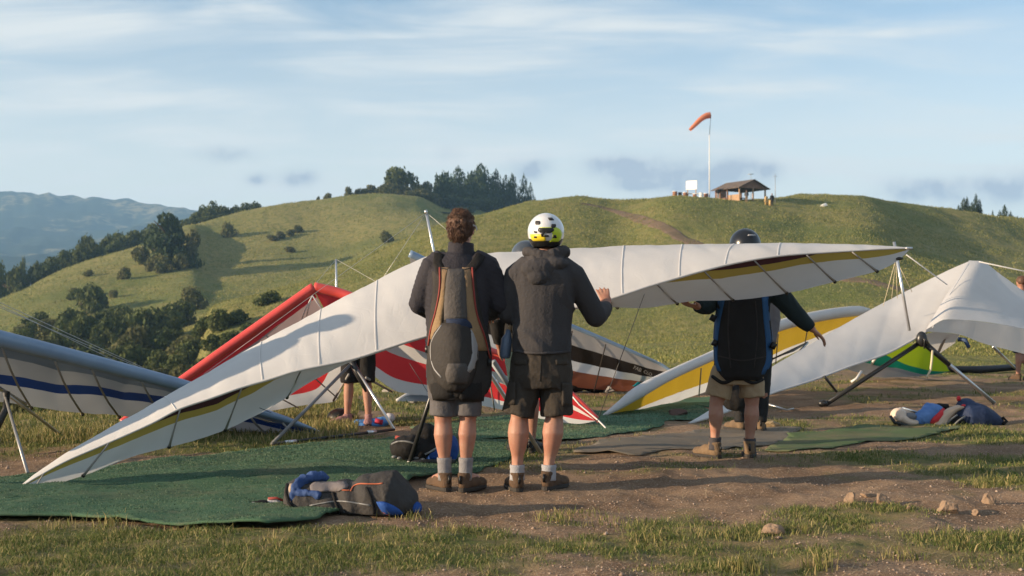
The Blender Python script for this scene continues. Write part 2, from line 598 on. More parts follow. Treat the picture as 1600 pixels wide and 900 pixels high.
def ground_material():
    m = bpy.data.materials.new('ground_earth_and_grass')
    m.use_nodes = True
    nt = m.node_tree
    N, L = nt.nodes.new, nt.links.new
    b = nt.nodes['Principled BSDF']
    b.inputs['Roughness'].default_value = 0.95
    b.inputs['Specular IOR Level'].default_value = 0.1
    tc = N('ShaderNodeTexCoord')
    O = tc.outputs['Object']

    def noise(s, d=4, ro=.6, stretch=None):
        n = N('ShaderNodeTexNoise')
        n.inputs['Scale'].default_value = s
        n.inputs['Detail'].default_value = d
        n.inputs['Roughness'].default_value = ro
        if stretch:
            mp = N('ShaderNodeMapping')
            mp.inputs['Scale'].default_value = stretch
            L(O, mp.inputs[0]); L(mp.outputs[0], n.inputs['Vector'])
        else:
            L(O, n.inputs['Vector'])
        return n.outputs[0]

    def ramp(v, a, c):
        r = N('ShaderNodeMapRange')
        r.interpolation_type = 'SMOOTHSTEP'
        r.inputs[1].default_value, r.inputs[2].default_value = a, c
        L(v, r.inputs[0])
        return r.outputs[0]

    def mix(f, a, c):
        x = N('ShaderNodeMix')
        x.data_type = 'RGBA'
        L(f, x.inputs[0])
        for i, q in ((6, a), (7, c)):
            if isinstance(q, tuple):
                x.inputs[i].default_value = (*q, 1)
            else:
                L(q, x.inputs[i])
        return x.outputs[2]

    def at(n):
        a = N('ShaderNodeAttribute')
        a.attribute_name = n
        return a.outputs['Fac']

    dirt = mix(ramp(noise(1.6, 5), .35, .65), (.175, .112, .070), (.28, .190, .122))
    dirt = mix(ramp(noise(60, 3, .7), .5, .75), dirt, (.46, .34, .24))
    dirt = mix(ramp(noise(32, 3, .7), .58, .72), dirt, (.16, .10, .07))
    turf = mix(ramp(noise(3.0, 4), .4, .65), (.10, .12, .035), (.24, .19, .085))
    turf = mix(ramp(noise(45, 3, .7), .5, .7), turf, (.19, .14, .08))
    near = mix(at('cover'), dirt, turf)
    g = mix(ramp(noise(.022, 5, .6), .36, .62), (.145, .170, .044), (.27, .235, .085))
    g = mix(ramp(noise(.16, 5, .65), .45, .70), g, (.28, .235, .09))
    g = mix(ramp(noise(.013, 3, .5), .50, .66), g, (.095, .125, .034))
    g2 = mix(ramp(noise(.9, 5, .75, (1, .7, 1)), .42, .66), g, (.13, .15, .042))
    g3 = mix(ramp(noise(3.2, 4, .8, (1, .6, 1)), .50, .72), g2, (.25, .22, .09))
    hills = mix(at('hill'), near, g3)
    fm = mix(ramp(noise(.0065, 6, .62), .52, .60), (.016, .030, .016), (.20, .17, .08))
    fm = mix(ramp(noise(.06, 3), .4, .6), fm, (.018, .030, .014))
    col = mix(at('far'), hills, fm)
    L(col, b.inputs['Base Color'])
    # relief
    ad = N('ShaderNodeMath'); ad.operation = 'ADD'
    L(noise(70, 4, .7), ad.inputs[0]); L(noise(14, 4, .7), ad.inputs[1])
    bp = N('ShaderNodeBump')
    bp.inputs['Strength'].default_value = .8
    bp.inputs['Distance'].default_value = .02
    L(ad.outputs[0], bp.inputs['Height'])
    ad2 = N('ShaderNodeMath'); ad2.operation = 'ADD'
    L(noise(2.2, 4, .8), ad2.inputs[0]); L(noise(.5, 4, .7), ad2.inputs[1])
    bp2 = N('ShaderNodeBump')
    bp2.inputs['Distance'].default_value = .5
    ms = N('ShaderNodeMath'); ms.operation = 'MULTIPLY'
    L(at('hill'), ms.inputs[0]); ms.inputs[1].default_value = .75
    L(ms.outputs[0], bp2.inputs['Strength'])
    L(ad2.outputs[0], bp2.inputs['Height'])
    L(bp.outputs[0], bp2.inputs['Normal'])
    L(bp2.outputs[0], b.inputs['Normal'])
    return m


M_GROUND = ground_material()
# cap triangles as degenerate-free quads: fan of quads through pairs of columns
cen = len(V) - 1
cap = []
n_th = len(TH)
for i in range(0, n_th - 1, 2):
    cap.append((cen, idx[i, 0], idx[i + 1, 0], idx[(i + 2) % n_th, 0]))
Fall = np.vstack([F, np.array(cap)[:, ::-1]])
ext = lambda a, v: np.concatenate([a.ravel(), [v]])
ground = np_mesh('ground', V, Fall, M_GROUND, None, True, {'cover': ext(cover, 0), 'hill': ext(hill, 0), 'far': ext(far, 0)})
tag(ground, 'launch plateau of bare earth and turf rising into grassy hills', None, None, 'structure')

TREE_BVH = BVHTree.FromPolygons([tuple(v) for v in V], [tuple(int(i) for i in f) for f in F])


def gz(x, y):
    h = TREE_BVH.ray_cast(Vector((x, y, 900)), Vector((0, 0, -1)))
    return h[0].z if h[0] is not None else 0.0


def hit(px, py, default=None, dmin=0.0):
    """First ground point seen at a photo pixel."""
    o = Vector((0, 0, CAM_H))
    d = (P(px, py, 10.0) - o).normalized()
    h = TREE_BVH.ray_cast(o + d * dmin, d)
    return h[0] if h[0] is not None else default


def G(px, py):
    """Plateau point seen at a photo pixel (flat ground), lifted onto the relief."""
    d = P(px, py, 10.0) - Vector((0, 0, CAM_H))
    k = -CAM_H / d.z
    p = Vector((0, 0, CAM_H)) + d * k
    return Vector((p.x, p.y, gz(p.x, p.y)))


# ------------------------------------------------------------------ haze
zmin, zmax = float(Zg.min()) - 1.0, float(Zg.max()) + 6.0
hz = MB().box((0, 0, (zmin + zmax) / 2), (8000, 8000, zmax - zmin)).build('haze', [], None, False)
hm = bpy.data.materials.new('haze_air')
hm.use_nodes = True
hm.node_tree.nodes.clear()
vo = hm.node_tree.nodes.new('ShaderNodeVolumePrincipled')
vo.inputs['Color'].default_value = (.38, .66, 1.0, 1)
vo.inputs['Density'].default_value = 0.00025
vo.inputs['Anisotropy'].default_value = 0.0
ho = hm.node_tree.nodes.new('ShaderNodeOutputMaterial')
hm.node_tree.links.new(vo.outputs[0], ho.inputs['Volume'])
hz.data.materials.append(hm)
tag(hz, 'pale blue air haze over the hills', None, None, 'stuff')


# ------------------------------------------------------------------ draped sheets
def drape(name, poly_px, m, label, lift=0.006, step=0.09, kind='structure', wob=0.0, thick=0.008):
    """A sheet on the plateau whose outline is given in photo pixels."""
    pts = [G(*q) for q in poly_px]
    # densify and slightly wobble the outline
    out = []
    for i, p in enumerate(pts):
        q = pts[(i + 1) % len(pts)]
        k = max(1, int((q - p).length / 0.12))
        for j in range(k):
            c = p.lerp(q, j / k)
            out.append((c.x + (mnoise.noise((c.x * 2, c.y * 2, 1)) * wob), c.y + (mnoise.noise((c.x * 2, c.y * 2, 7)) * wob)))
    bm = bmesh.new()
    f = bm.faces.new([bm.verts.new((x, y, 0)) for x, y in out])
    xs, ys = [o[0] for o in out], [o[1] for o in out]
    for ax, lo, hi in ((0, min(xs), max(xs)), (1, min(ys), max(ys))):
        v = lo + step
        while v < hi:
            co, no = ((v, 0, 0), (1, 0, 0)) if ax == 0 else ((0, v, 0), (0, 1, 0))
            bmesh.ops.bisect_plane(bm, geom=bm.verts[:] + bm.edges[:] + bm.faces[:], plane_co=co, plane_no=no, dist=1e-5)
            v += step
    for v in bm.verts:
        v.co.z = gz(v.co.x, v.co.y) + lift + 0.05 * max(0, mnoise.noise((v.co.x * .9, v.co.y * 3.2, 3.3 + lift * 90))) ** 2 + .012 * (1 - min(1, abs(mnoise.noise((v.co.x * .7 + v.co.y * .5, v.co.y * 1.7, 9.1))) * 9))
    for fc in bm.faces:
        fc.smooth = True
        fc.normal_update()
        if fc.normal.z < 0:
            fc.normal_flip()
    me = bpy.data.meshes.new(name)
    bm.to_mesh(me)
    bm.free()
    me.materials.append(m)
    o = bpy.data.objects.new(name, me)
    COL.objects.link(o)
    md = o.modifiers.new('Solidify', 'SOLIDIFY')
    md.thickness = thick
    md.offset = 1
    return o
# ------------------------------------------------------------------ launch mats
M_TURF = mat('artificial_turf', (.062, .125, .072), .95, (.085, .150, .088), 3.0, .5, 160, spec=.1, bdist=.012)
M_TURF_PALE = mat('faded_turf', (.07, .15, .085), .95, (.11, .18, .11), 2.2, .7, 140, spec=.1, stretch=(.6, 3, 1))
M_TURF_OLIVE = mat('dusty_turf', (.085, .13, .055), .95, (.13, .15, .08), 2.0, .7, 140, spec=.1)
M_MAT_GREY = mat('dusty_grey_mat', (.15, .135, .11), .95, (.20, .165, .125), 1.6, .5, 120, spec=.1)
drape('launch_mat', [(-220, 752), (0, 743), (150, 731), (300, 714), (430, 700), (530, 692), (640, 687), (792, 690), (800, 712), (740, 742), (690, 742), (560, 734), (480, 732), (300, 741), (150, 748), (-220, 768)],
      M_TURF, None, lift=.006, wob=.02)['kind'] = 'structure'
drape('launch_mat', [(-220, 764), (150, 745), (300, 738), (480, 729), (560, 731), (640, 738), (700, 742), (640, 752), (560, 790), (500, 815), (420, 828), (330, 824), (250, 819), (120, 809), (-220, 818)],
      M_TURF, None, lift=.026, wob=.03, thick=.012)['kind'] = 'structure'
drape('launch_mat', [(640, 668), (745, 655), (900, 646), (1000, 641), (1090, 637), (1120, 648), (1030, 667), (955, 679), (880, 692), (790, 686), (745, 688), (660, 684)], M_TURF_PALE, None, wob=.10, thick=.004)['kind'] = 'structure'
drape('launch_mat', [(975, 643), (1060, 622), (1190, 618), (1150, 632), (1080, 641)], M_TURF, None, wob=.05)['kind'] = 'structure'
drape('launch_mat', [(885, 703), (1010, 683), (1110, 670), (1245, 667), (1250, 676), (1200, 698), (1000, 711), (900, 709)], M_MAT_GREY, None, wob=.14, thick=.003)['kind'] = 'structure'
drape('launch_mat', [(1195, 703), (1240, 676), (1350, 668), (1500, 671), (1445, 684), (1330, 695), (1230, 705)], M_TURF_OLIVE, None, lift=.009, wob=.14, thick=.003)['kind'] = 'structure'

# ------------------------------------------------------------------ dirt tracks on the hill
M_TRACK = mat('trodden_track', (.20, .135, .092), .95, (.12, .095, .055), .5, .4, 3, spec=.1)


def dusty(m, amount=.55, dust=(.24, .17, .11)):
    nt = m.node_tree
    N, L = nt.nodes.new, nt.links.new
    b = nt.nodes['Principled BSDF']
    src = b.inputs['Base Color'].links[0].from_socket
    tc = N('ShaderNodeTexCoord')
    f = None
    for sc_, lo, hi in ((1.1, .50, .78), (7.0, .55, .85)):
        n = N('ShaderNodeTexNoise')
        n.inputs['Scale'].default_value = sc_
        n.inputs['Detail'].default_value = 6
        n.inputs['Roughness'].default_value = .7
        L(tc.outputs['Object'], n.inputs['Vector'])
        r = N('ShaderNodeMapRange')
        r.inputs[1].default_value, r.inputs[2].default_value, r.inputs[4].default_value = lo, hi, amount
        L(n.outputs[0], r.inputs[0])
        x = N('ShaderNodeMix')
        x.data_type = 'RGBA'
        L(r.outputs[0], x.inputs[0]); L(src, x.inputs[6])
        x.inputs[7].default_value = (*dust, 1)
        src = x.outputs[2]
    L(src, b.inputs['Base Color'])


dusty(M_TURF, .5)
for m_ in (M_TURF_PALE, M_TURF_OLIVE, M_MAT_GREY):
    dusty(m_, .85, (.20, .14, .09))


def track(pts, width, name='dirt_track', lift=.05):
    ps = []
    for px, py in pts:
        h = hit(px, py)
        ps.append(Vector((h.x, h.y)))
    fine = []
    for i in range(len(ps) - 1):
        k = max(2, int((ps[i + 1] - ps[i]).length / 1.2))
        for j in range(k):
            fine.append(ps[i].lerp(ps[i + 1], j / k))
    fine.append(ps[-1])
    for _ in range(6):
        fine = [fine[0]] + [(fine[i - 1] + fine[i] * 2 + fine[i + 1]) / 4 for i in range(1, len(fine) - 1)] + [fine[-1]]
    rows = []
    for i, p in enumerate(fine):
        t = (fine[min(i + 1, len(fine) - 1)] - fine[max(i - 1, 0)]).normalized()
        nrm = Vector((t.y, -t.x))
        wv = width(i / (len(fine) - 1)) if callable(width) else width
        row = []
        for s in range(9):
            q = p + nrm * wv * ((s / 8 - .5) + (.12 * mnoise.noise((p.x * .3, p.y * .3, s * .0 + 2)) if s in (0, 8) else 0))
            row.append((q.x, q.y, gz(q.x, q.y) + lift + (-.10 if s in (0, 8) else 0)))
        rows.append(row)
    o = MB().grid(rows, flip=True).build(name, M_TRACK)
    o['kind'] = 'structure'
    return o


track([(908, 318), (935, 321), (960, 327), (990, 338), (1025, 352), (1060, 369), (1100, 388), (1160, 404), (1230, 418), (1300, 431), (1350, 440), (1400, 450), (1460, 466)], lambda t: 1.5 + .5 * t)


# ------------------------------------------------------------------ vegetation
def foliage(name, c1, c2):
    m = mat(name, c1, .8, c2, .55, 0, spec=.15, split=(.38, .62), detail=3)
    nt = m.node_tree
    N, L = nt.nodes.new, nt.links.new
    b = nt.nodes['Principled BSDF']
    src = b.inputs['Base Color'].links[0].from_socket
    oi = N('ShaderNodeObjectInfo')
    at = N('ShaderNodeAttribute')
    at.attribute_name = 'tint'
    ad = N('ShaderNodeMath')
    ad.operation = 'MULTIPLY_ADD'
    L(oi.outputs['Random'], ad.inputs[0])
    ad.inputs[1].default_value = .5
    L(at.outputs['Fac'], ad.inputs[2])
    hs = N('ShaderNodeHueSaturation')
    mr = N('ShaderNodeMapRange')
    mr.inputs[2].default_value = 1.5
    mr.inputs[3].default_value, mr.inputs[4].default_value = .65, 1.5
    L(ad.outputs[0], mr.inputs[0])
    L(mr.outputs[0], hs.inputs['Value'])
    L(src, hs.inputs['Color'])
    L(hs.outputs[0], b.inputs['Base Color'])
    t = N('ShaderNodeBsdfTranslucent')
    L(hs.outputs[0], t.inputs[0])
    ms = N('ShaderNodeMixShader')
    ms.inputs[0].default_value = .25
    L(b.outputs[0], ms.inputs[1]); L(t.outputs[0], ms.inputs[2])
    L(ms.outputs[0], nt.nodes['Material Output'].inputs[0])
    return m


M_OAK = foliage('oak_leaves', (.052, .072, .024), (.095, .108, .036))
M_PINE = foliage('conifer_needles', (.028, .048, .022), (.050, .070, .028))
M_SCRUB = foliage('scrub_leaves', (.085, .100, .036), (.15, .135, .060))
M_BARK = mat('bark', (.11, .08, .055), .9, (.06, .045, .03), 6, .6, 20, spec=.1)


def leaf_mesh(name, pts, nrm, size, m, r):
    """Small leaf-clump faces at pts, each a bent five-sided leaf cluster leaning along nrm."""
    n = len(pts)
    a = r.normal(size=(n, 3))
    nn = nrm * .9 + a * .75
    nn /= np.linalg.norm(nn, axis=1)[:, None] + 1e-9
    t = np.cross(nn, r.normal(size=(n, 3)))
    t /= np.linalg.norm(t, axis=1)[:, None] + 1e-9
    b = np.cross(nn, t)
    s = (size * (0.6 + .8 * r.random(n)))[:, None] if np.isscalar(size) else (size * (0.6 + .8 * r.random(n)))[:, None]
    v = np.stack([pts - t * s, pts - b * s * .55 + nn * s * .15, pts + t * s, pts + b * s * .6 + nn * s * .12], 1).reshape(-1, 3)
    f = np.arange(n * 4).reshape(n, 4)
    tint = np.repeat(r.random(n), 4)
    me_o = np_mesh(name, v, f, m, None, False, {'tint': tint})
    return me_o


def lobes_cloud(lobes, n, r, shell=.55):
    """Random points in a set of ellipsoid lobes, denser near their skins; upward normals outwards."""
    vol = np.array([l[3] * l[4] * l[5] for l in lobes]) ** .75
    pick = r.choice(len(lobes), n, p=vol / vol.sum())
    L_ = np.array(lobes)[pick]
    d = r.normal(size=(n, 3))
    d /= np.linalg.norm(d, axis=1)[:, None]
    k = shell + (1 - shell) * r.random(n) ** .6
    k *= 1 + .16 * np.sin(d[:, 0] * 7 + pick) * np.cos(d[:, 2] * 6 + d[:, 1] * 5)
    return L_[:, :3] + d * L_[:, 3:6] * k[:, None], d


def proto_round(seed, n=1500, flat=.75, m=None, leaf=.085, nl=9, low=.25):
    """Unit crown: radius about 1, height about 1 (z 0..1)."""
    r = np.random.default_rng(seed)
    lobes = []
    for i in range(nl):
        a, q = r.random() * 6.28, r.random() ** .5 * .62
        z = low + (1 - low) * r.random() * (1 - q * .6) * .85
        s = .24 + .22 * r.random()
        lobes.append((math.cos(a) * q, math.sin(a) * q, min(z, .8), s * 1.15, s * 1.15, s * flat * .8))
    lobes.append((0, 0, .5, .55, .55, .38))
    p, d = lobes_cloud(lobes, n, r)
    p[:, 2] = np.maximum(p[:, 2], .03)
    return leaf_mesh('crown', p, d, leaf, m or M_OAK, r)


def proto_conifer(seed, n=2600, m=None, wide=1.9):
    r = np.random.default_rng(seed)
    z = 1 - r.random(n) ** .62
    tier = np.floor(z * 13 + .3 * r.random(n)) / 13
    rad = (1 - z) ** .62 * (.75 + .5 * np.sin(z * 13 * 6.28) * .3 + .25 * r.random(n)) * wide
    az = r.random(n) * 6.283
    lump = 1 + .28 * np.sin(az * 3 + tier * 40) + .2 * np.sin(az * 5 + tier * 91)
    q = rad * lump * (.35 + .65 * r.random(n) ** .5)
    p = np.stack([np.cos(az) * q, np.sin(az) * q, .06 + z * .96 - q * .10], 1)
    d = np.stack([np.cos(az), np.sin(az), np.full(n, .35)], 1)
    return leaf_mesh('crown', p, d, .07 * (1.15 - .5 * z), m or M_PINE, r)


def proto_tiered(seed, n=2600, m=None):
    """Broad old cypress or pine: flat overlapping tiers."""
    r = np.random.default_rng(seed)
    lobes = []
    for i in range(26):
        z = .12 + .86 * (i / 25)
        w_ = (.95 - .72 * z ** 1.3)
        a = r.random() * 6.28
        q = w_ * (.25 + .55 * r.random())
        s = .20 + .16 * r.random()
        lobes.append((math.cos(a) * q, math.sin(a) * q, z * .93, s * 1.5 * (1.1 - z * .45), s * 1.5 * (1.1 - z * .45), s * .32))
    lobes.append((0, 0, .5, .42, .42, .40))
    p, d = lobes_cloud(lobes, n, r, .5)
    return leaf_mesh('crown', p, d, .055, m or M_PINE, r)


def trunk_mesh(h=1.0, r0=.07, seed=1, limbs=5):
    r = random.Random(seed)
    mb = MB()
    mb.tube([(0, 0, -.25), (0, 0, 0), (.02, .01, h * .4), (-.01, .02, h * .8)], [r0 * 1.3, r0, r0 * .7, r0 * .25], 7)
    for i in range(limbs):
        a = r.random() * 6.28
        z = h * (.18 + .45 * r.random())
        l = .25 + .35 * r.random()
        mb.tube([(0, 0, z), (math.cos(a) * l * .5, math.sin(a) * l * .5, z + l * .3), (math.cos(a) * l, math.sin(a) * l, z + l * .5)], [r0 * .45, r0 * .28, r0 * .1], 5)
    return mb.build('trunk', M_BARK)


def proto_near(seed, m):
    return proto_round(seed, 9000, .8, m, .030, 16, .12)


PROTO = {}
hide = []


def proto(kind, i):
    k = (kind, i)
    if k not in PROTO:
        s = hash(kind) % 1 + i * 13 + {'oak': 1, 'scrub': 2, 'conifer': 3, 'pine': 4, 'roundconifer': 5, 'spread': 6, 'nearoak': 7, 'nearscrub': 8}[kind] * 100
        if kind == 'oak':
            c, t = proto_round(s, 1500, .8, M_OAK), trunk_mesh(.6, .07, s)
        elif kind == 'nearoak':
            c, t = proto_near(s, M_OAK), trunk_mesh(.4, .04, s, 4)
        elif kind == 'nearscrub':
            c, t = proto_near(s, M_SCRUB), trunk_mesh(.4, .04, s, 4)
        elif kind == 'scrub':
            c, t = proto_round(s, 1000, .8, M_SCRUB, .10, 8, .15), trunk_mesh(.4, .05, s, 3)
        elif kind == 'conifer':
            c, t = proto_conifer(s), trunk_mesh(.95, .06, s, 0)
        elif kind == 'pine':
            c, t = proto_tiered(s), trunk_mesh(.9, .07, s, 6)
        elif kind == 'roundconifer':
            c, t = proto_round(s, 1600, 1.3, M_PINE, .08, 10, .2), trunk_mesh(.6, .06, s)
        else:
            c, t = proto_round(s, 1300, .55, M_OAK, .075, 12, .42), trunk_mesh(.7, .075, s, 7)
        PROTO[k] = (c.data, t.data)
        bpy.data.objects.remove(c)
        bpy.data.objects.remove(t)
    return PROTO[k]


NVAR = {'oak': 4, 'scrub': 4, 'conifer': 3, 'pine': 2, 'roundconifer': 2, 'spread': 1, 'nearoak': 2, 'nearscrub': 2}
n_tree = [0]
ORD = ['first', 'second', 'third', 'fourth', 'fifth', 'sixth', 'seventh', 'eighth', 'ninth', 'tenth', 'eleventh', 'twelfth', 'thirteenth', 'fourteenth', 'fifteenth', 'sixteenth', 'seventeenth', 'eighteenth', 'nineteenth', 'twentieth']


def number_row(group, text):
    """Tell the members of a row apart by their order from the left."""
    m = [o for o in COL.objects if o.get('group') == group]
    m.sort(key=lambda o: o.location.x / o.location.y)
    for i, o in enumerate(m):
        o['label'] = text.format(ORD[i] if i < len(ORD) else 'last')


def tree(kind, x, y, width, height, label, group, sink=0.0, name=None):
    n_tree[0] += 1
    cm, tm = proto(kind, n_tree[0] % NVAR[kind])
    nm = name or {'oak': 'oak_tree', 'scrub': 'shrub', 'nearoak': 'shrub', 'nearscrub': 'shrub', 'conifer': 'conifer_tree', 'pine': 'pine_tree', 'roundconifer': 'conifer_tree', 'spread': 'oak_tree'}[kind]
    root = empty(nm, (x, y, gz(x, y) - sink), label, 'shrub' if nm == 'shrub' else 'tree', group, rng.random() * 6.28)
    for n, me in (('crown', cm), ('trunk', tm)):
        o = bpy.data.objects.new(n, me)
        COL.objects.link(o)
        o.parent = root
        o.scale = (width / 2, width / 2, height) if n == 'crown' else (height * .8, height * .8, height)
    return root


def tree_at(kind, px, top, wpx, Y, label, group, sink=.3, name=None):
    x = (px - 800) / FPX * Y
    h = P(px, top, Y).z - gz(x, Y) + sink
    return tree(kind, x, Y, wpx / FPX * Y * 1.12, max(h, .5) * 1.04, label, group, sink, name)


def shrub_on(kind, px, base, wpx, hpx, label, group, name=None):
    h = hit(px, base)
    k = h.y / FPX
    return tree(kind, h.x, h.y + wpx * k * .3, wpx * k * 1.12, hpx * k * 1.25, label, group, hpx * k * .12, name)


g_crest = 'oaks along the crest of the left hill'
for px, top, w_, dY in [(2, 417, 34, 25), (22, 421, 28, 14), (36, 405, 26, 70), (54, 413, 30, 16), (74, 408, 34, 12), (88, 407, 28, 26), (101, 394, 34, 14), (118, 394, 30, 20), (130, 388, 30, 10),
                        (141, 373, 30, 24), (152, 386, 26, 8), (164, 371, 30, 18), (176, 381, 28, 8), (190, 368, 32, 20), (208, 363, 36, 14), (224, 361, 34, 24), (236, 356, 30, 12)]:
    Yc = np.interp(px, [0, 100, 215, 300], [262, 285, 305, 325]) + dY
    tree_at('oak', px, top - 4, w_ * 1.25, Yc - 3, 'dark rounded oak in the row along the left hill crest', g_crest, .6)
_pb = hit(263, 418)
tree_at('pine', 263, 334, 92, _pb.y, 'big dark spreading pine standing on the left hillside above its long shadow', None)
for px, base, w_, h_ in [(222, 414, 30, 24), (238, 424, 34, 22), (256, 427, 34, 22), (276, 424, 36, 26), (296, 414, 34, 30), (212, 404, 22, 16), (300, 398, 28, 34)]:
    shrub_on('scrub', px, base, w_, h_, 'pale scrub bush at the foot of the big spreading pine', 'scrub at the foot of the big pine')
g2 = 'oak clump on the crest right of the big pine'
for px, top, w_, dY in [(290, 344, 34, 6), (305, 331, 34, 14), (321, 321, 34, 12), (336, 317, 32, 16), (349, 322, 26, 10), (330, 336, 40, 5), (364, 321, 30, 12), (381, 319, 30, 12), (398, 316, 26, 14), (352, 334, 40, 3), (376, 327, 40, 4)]:
    Yc = np.interp(px, [300, 415], [325, 348]) + dY
    tree_at('oak', px, top, w_, Yc, 'oak in the dense clump on the crest right of the big pine', g2, .6)
g3 = 'single shrubs dotted over the left hillside'
for px, base, w_, h_ in [(355, 371, 30, 19), (424, 378, 22, 10), (436, 374, 22, 10), (452, 370, 22, 10), (466, 364, 20, 10), (453, 395, 18, 9), (138, 433, 20, 9), (191, 438, 24, 18),
                         (113, 463, 18, 11), (177, 466, 18, 12), (601, 381, 28, 17), (150, 462, 22, 12), (690, 402, 14, 10)]:
    shrub_on('scrub', px, base, w_, h_, 'small lone shrub casting a shadow on the grassy left hillside', g3)
g4 = 'dark bushes filling the gully below the left hill'
for px, base, w_, h_ in [(131, 492, 56, 42), (113, 470, 22, 16), (150, 484, 40, 28), (54, 520, 46, 26), (70, 530, 50, 30), (40, 535, 40, 26), (100, 528, 60, 40), (95, 560, 60, 44), (130, 540, 60, 44), (165, 545, 60, 46), (172, 520, 60, 34),
                         (194, 524, 60, 38), (232, 540, 86, 48), (205, 560, 70, 44), (250, 556, 70, 40), (296, 484, 52, 30), (282, 514, 56, 38), (262, 530, 50, 32), (315, 536, 44, 26), (337, 522, 56, 30), (287, 556, 54, 30), (370, 508, 46, 20),
                         (417, 478, 44, 20), (246, 590, 56, 36), (301, 570, 50, 30), (329, 552, 46, 26), (219, 590, 60, 44), (270, 590, 50, 30), (180, 590, 70, 44), (130, 585, 70, 44), (60, 570, 60, 40), (20, 560, 60, 36), (10, 600, 70, 40),
                         (345, 575, 40, 24), (310, 600, 50, 28), (75, 600, 60, 40), (150, 610, 60, 40), (390, 520, 30, 14), (358, 540, 40, 20)]:
    shrub_on('oak' if (px * 7 + base) % 3 else 'scrub', px, base, w_, h_, 'dark bush massed in the gully behind the blue striped wing', g4, 'shrub')
r6 = random.Random(16)
for i in range(34):
    px, base = r6.uniform(25, 345), r6.uniform(515, 600)
    if px > 250 and base < 540 + (px - 250) * .2:
        continue
    shrub_on('scrub' if i % 3 else 'oak', px, base, r6.uniform(34, 60), r6.uniform(14, 26), 'dark bush massed in the gully behind the blue striped wing', g4, 'shrub')
r5 = random.Random(5)
for i in range(34):
    px = -60 + i * 15 + r5.uniform(-8, 8)
    Yb = r5.uniform(24, 52)
    tree('nearoak' if i % 3 else 'nearscrub', (px - 800) / FPX * Yb, Yb, r5.uniform(2.2, 3.8), r5.uniform(1.5, 2.5) + .5 * (Yb > 38), 'olive bush on the slope just below the grass edge at left', 'bushes just below the grass edge at left', .2, 'shrub')
g6 = 'shrub belt on the far knoll'
for px, top, w_, Yb in [(497, 307, 8, 357), (511, 301, 14, 360), (545, 293, 18, 362), (562, 293, 26, 364), (580, 290, 30, 366), (597, 288, 30, 366), (612, 287, 34, 366), (630, 288, 34, 368), (648, 286, 34, 372), (664, 283, 30, 376), (655, 296, 34, 366),
                        (672, 300, 34, 372), (686, 310, 34, 372), (640, 298, 24, 363), (700, 318, 34, 374)]:
    tree_at('scrub', px, top, w_, Yb, 'low scrub in the belt on the far knoll beside the conifers', g6, .4)
tree_at('spread', 618, 261, 62, 372, 'tall spreading oak above the scrub on the far knoll', None, .4, 'oak_tree')
tree_at('roundconifer', 688, 266, 36, 384, 'round topped dark tree left of the conifer group', None, .4, 'oak_tree')
g7 = 'conifers grouped on the far knoll'
for k, px, top, w_, Yb in [('conifer', 716, 263, 26, 392), ('roundconifer', 737, 264, 34, 390), ('conifer', 752, 259, 30, 396), ('conifer', 775, 269, 22, 398), ('conifer', 790, 279, 20, 400), ('conifer', 800, 276, 20, 402), ('conifer', 818, 280, 20, 404),
                           ('conifer', 829, 294, 18, 406), ('roundconifer', 706, 284, 34, 382), ('roundconifer', 726, 292, 36, 380), ('roundconifer', 748, 290, 36, 384), ('roundconifer', 768, 292, 36, 388), ('roundconifer', 786, 298, 30, 392),
                           ('roundconifer', 806, 300, 30, 396), ('roundconifer', 714, 308, 40, 372), ('roundconifer', 738, 308, 40, 374), ('roundconifer', 762, 308, 36, 378), ('roundconifer', 690, 296, 30, 378), ('roundconifer', 725, 325, 40, 362), ('roundconifer', 700, 335, 36, 355)]:
    tree_at(k, px, top, w_ * (1.35 if k == 'conifer' else 1.25), Yb, 'dark conifer in the group on the far knoll', g7, .5, 'conifer_tree')
g8 = 'small conifers beyond the right hill crest'
for k, px, top, w_, Yb in [('conifer', 1507, 312, 15, 214), ('conifer', 1512, 310, 12, 214), ('conifer', 1526, 306, 13, 216), ('conifer', 1499, 322, 10, 214), ('conifer', 1532, 314, 10, 216), ('conifer', 1520, 318, 14, 212), ('conifer', 1571, 322, 14, 222), ('conifer', 1563, 331, 12, 222), ('conifer', 1580, 332, 10, 222), ('conifer', 1552, 330, 6, 220)]:
    tree_at(k, px, top, w_, Yb, 'small conifer poking above the right hill crest', g8, .3)
for px, top, w_, Yb in [(912, 306, 22, 183), (945, 311, 16, 184), (955, 313, 12, 184)]:
    tree_at('scrub', px, top, w_, Yb, 'low bush on the skyline where the dirt track tops the hill', 'low bushes on the skyline by the dirt track', .1)

number_row(g_crest, 'dark rounded oak, {} from the left in the row along the left hill crest')
number_row('scrub at the foot of the big pine', 'pale scrub bush, {} from the left at the foot of the big spreading pine')
number_row(g2, 'oak {} from the left in the dense clump right of the big pine')
number_row(g3, 'small lone shrub, {} from the left of those dotted over the left hillside')
number_row(g6, 'low scrub, {} from the left in the belt on the far knoll')
number_row(g7, 'dark conifer, {} from the left in the group on the far knoll')
number_row(g8, 'small conifer, {} from the left of those poking above the right hill crest')
number_row('low bushes on the skyline by the dirt track', 'low skyline bush, {} from the left where the dirt track tops the hill')

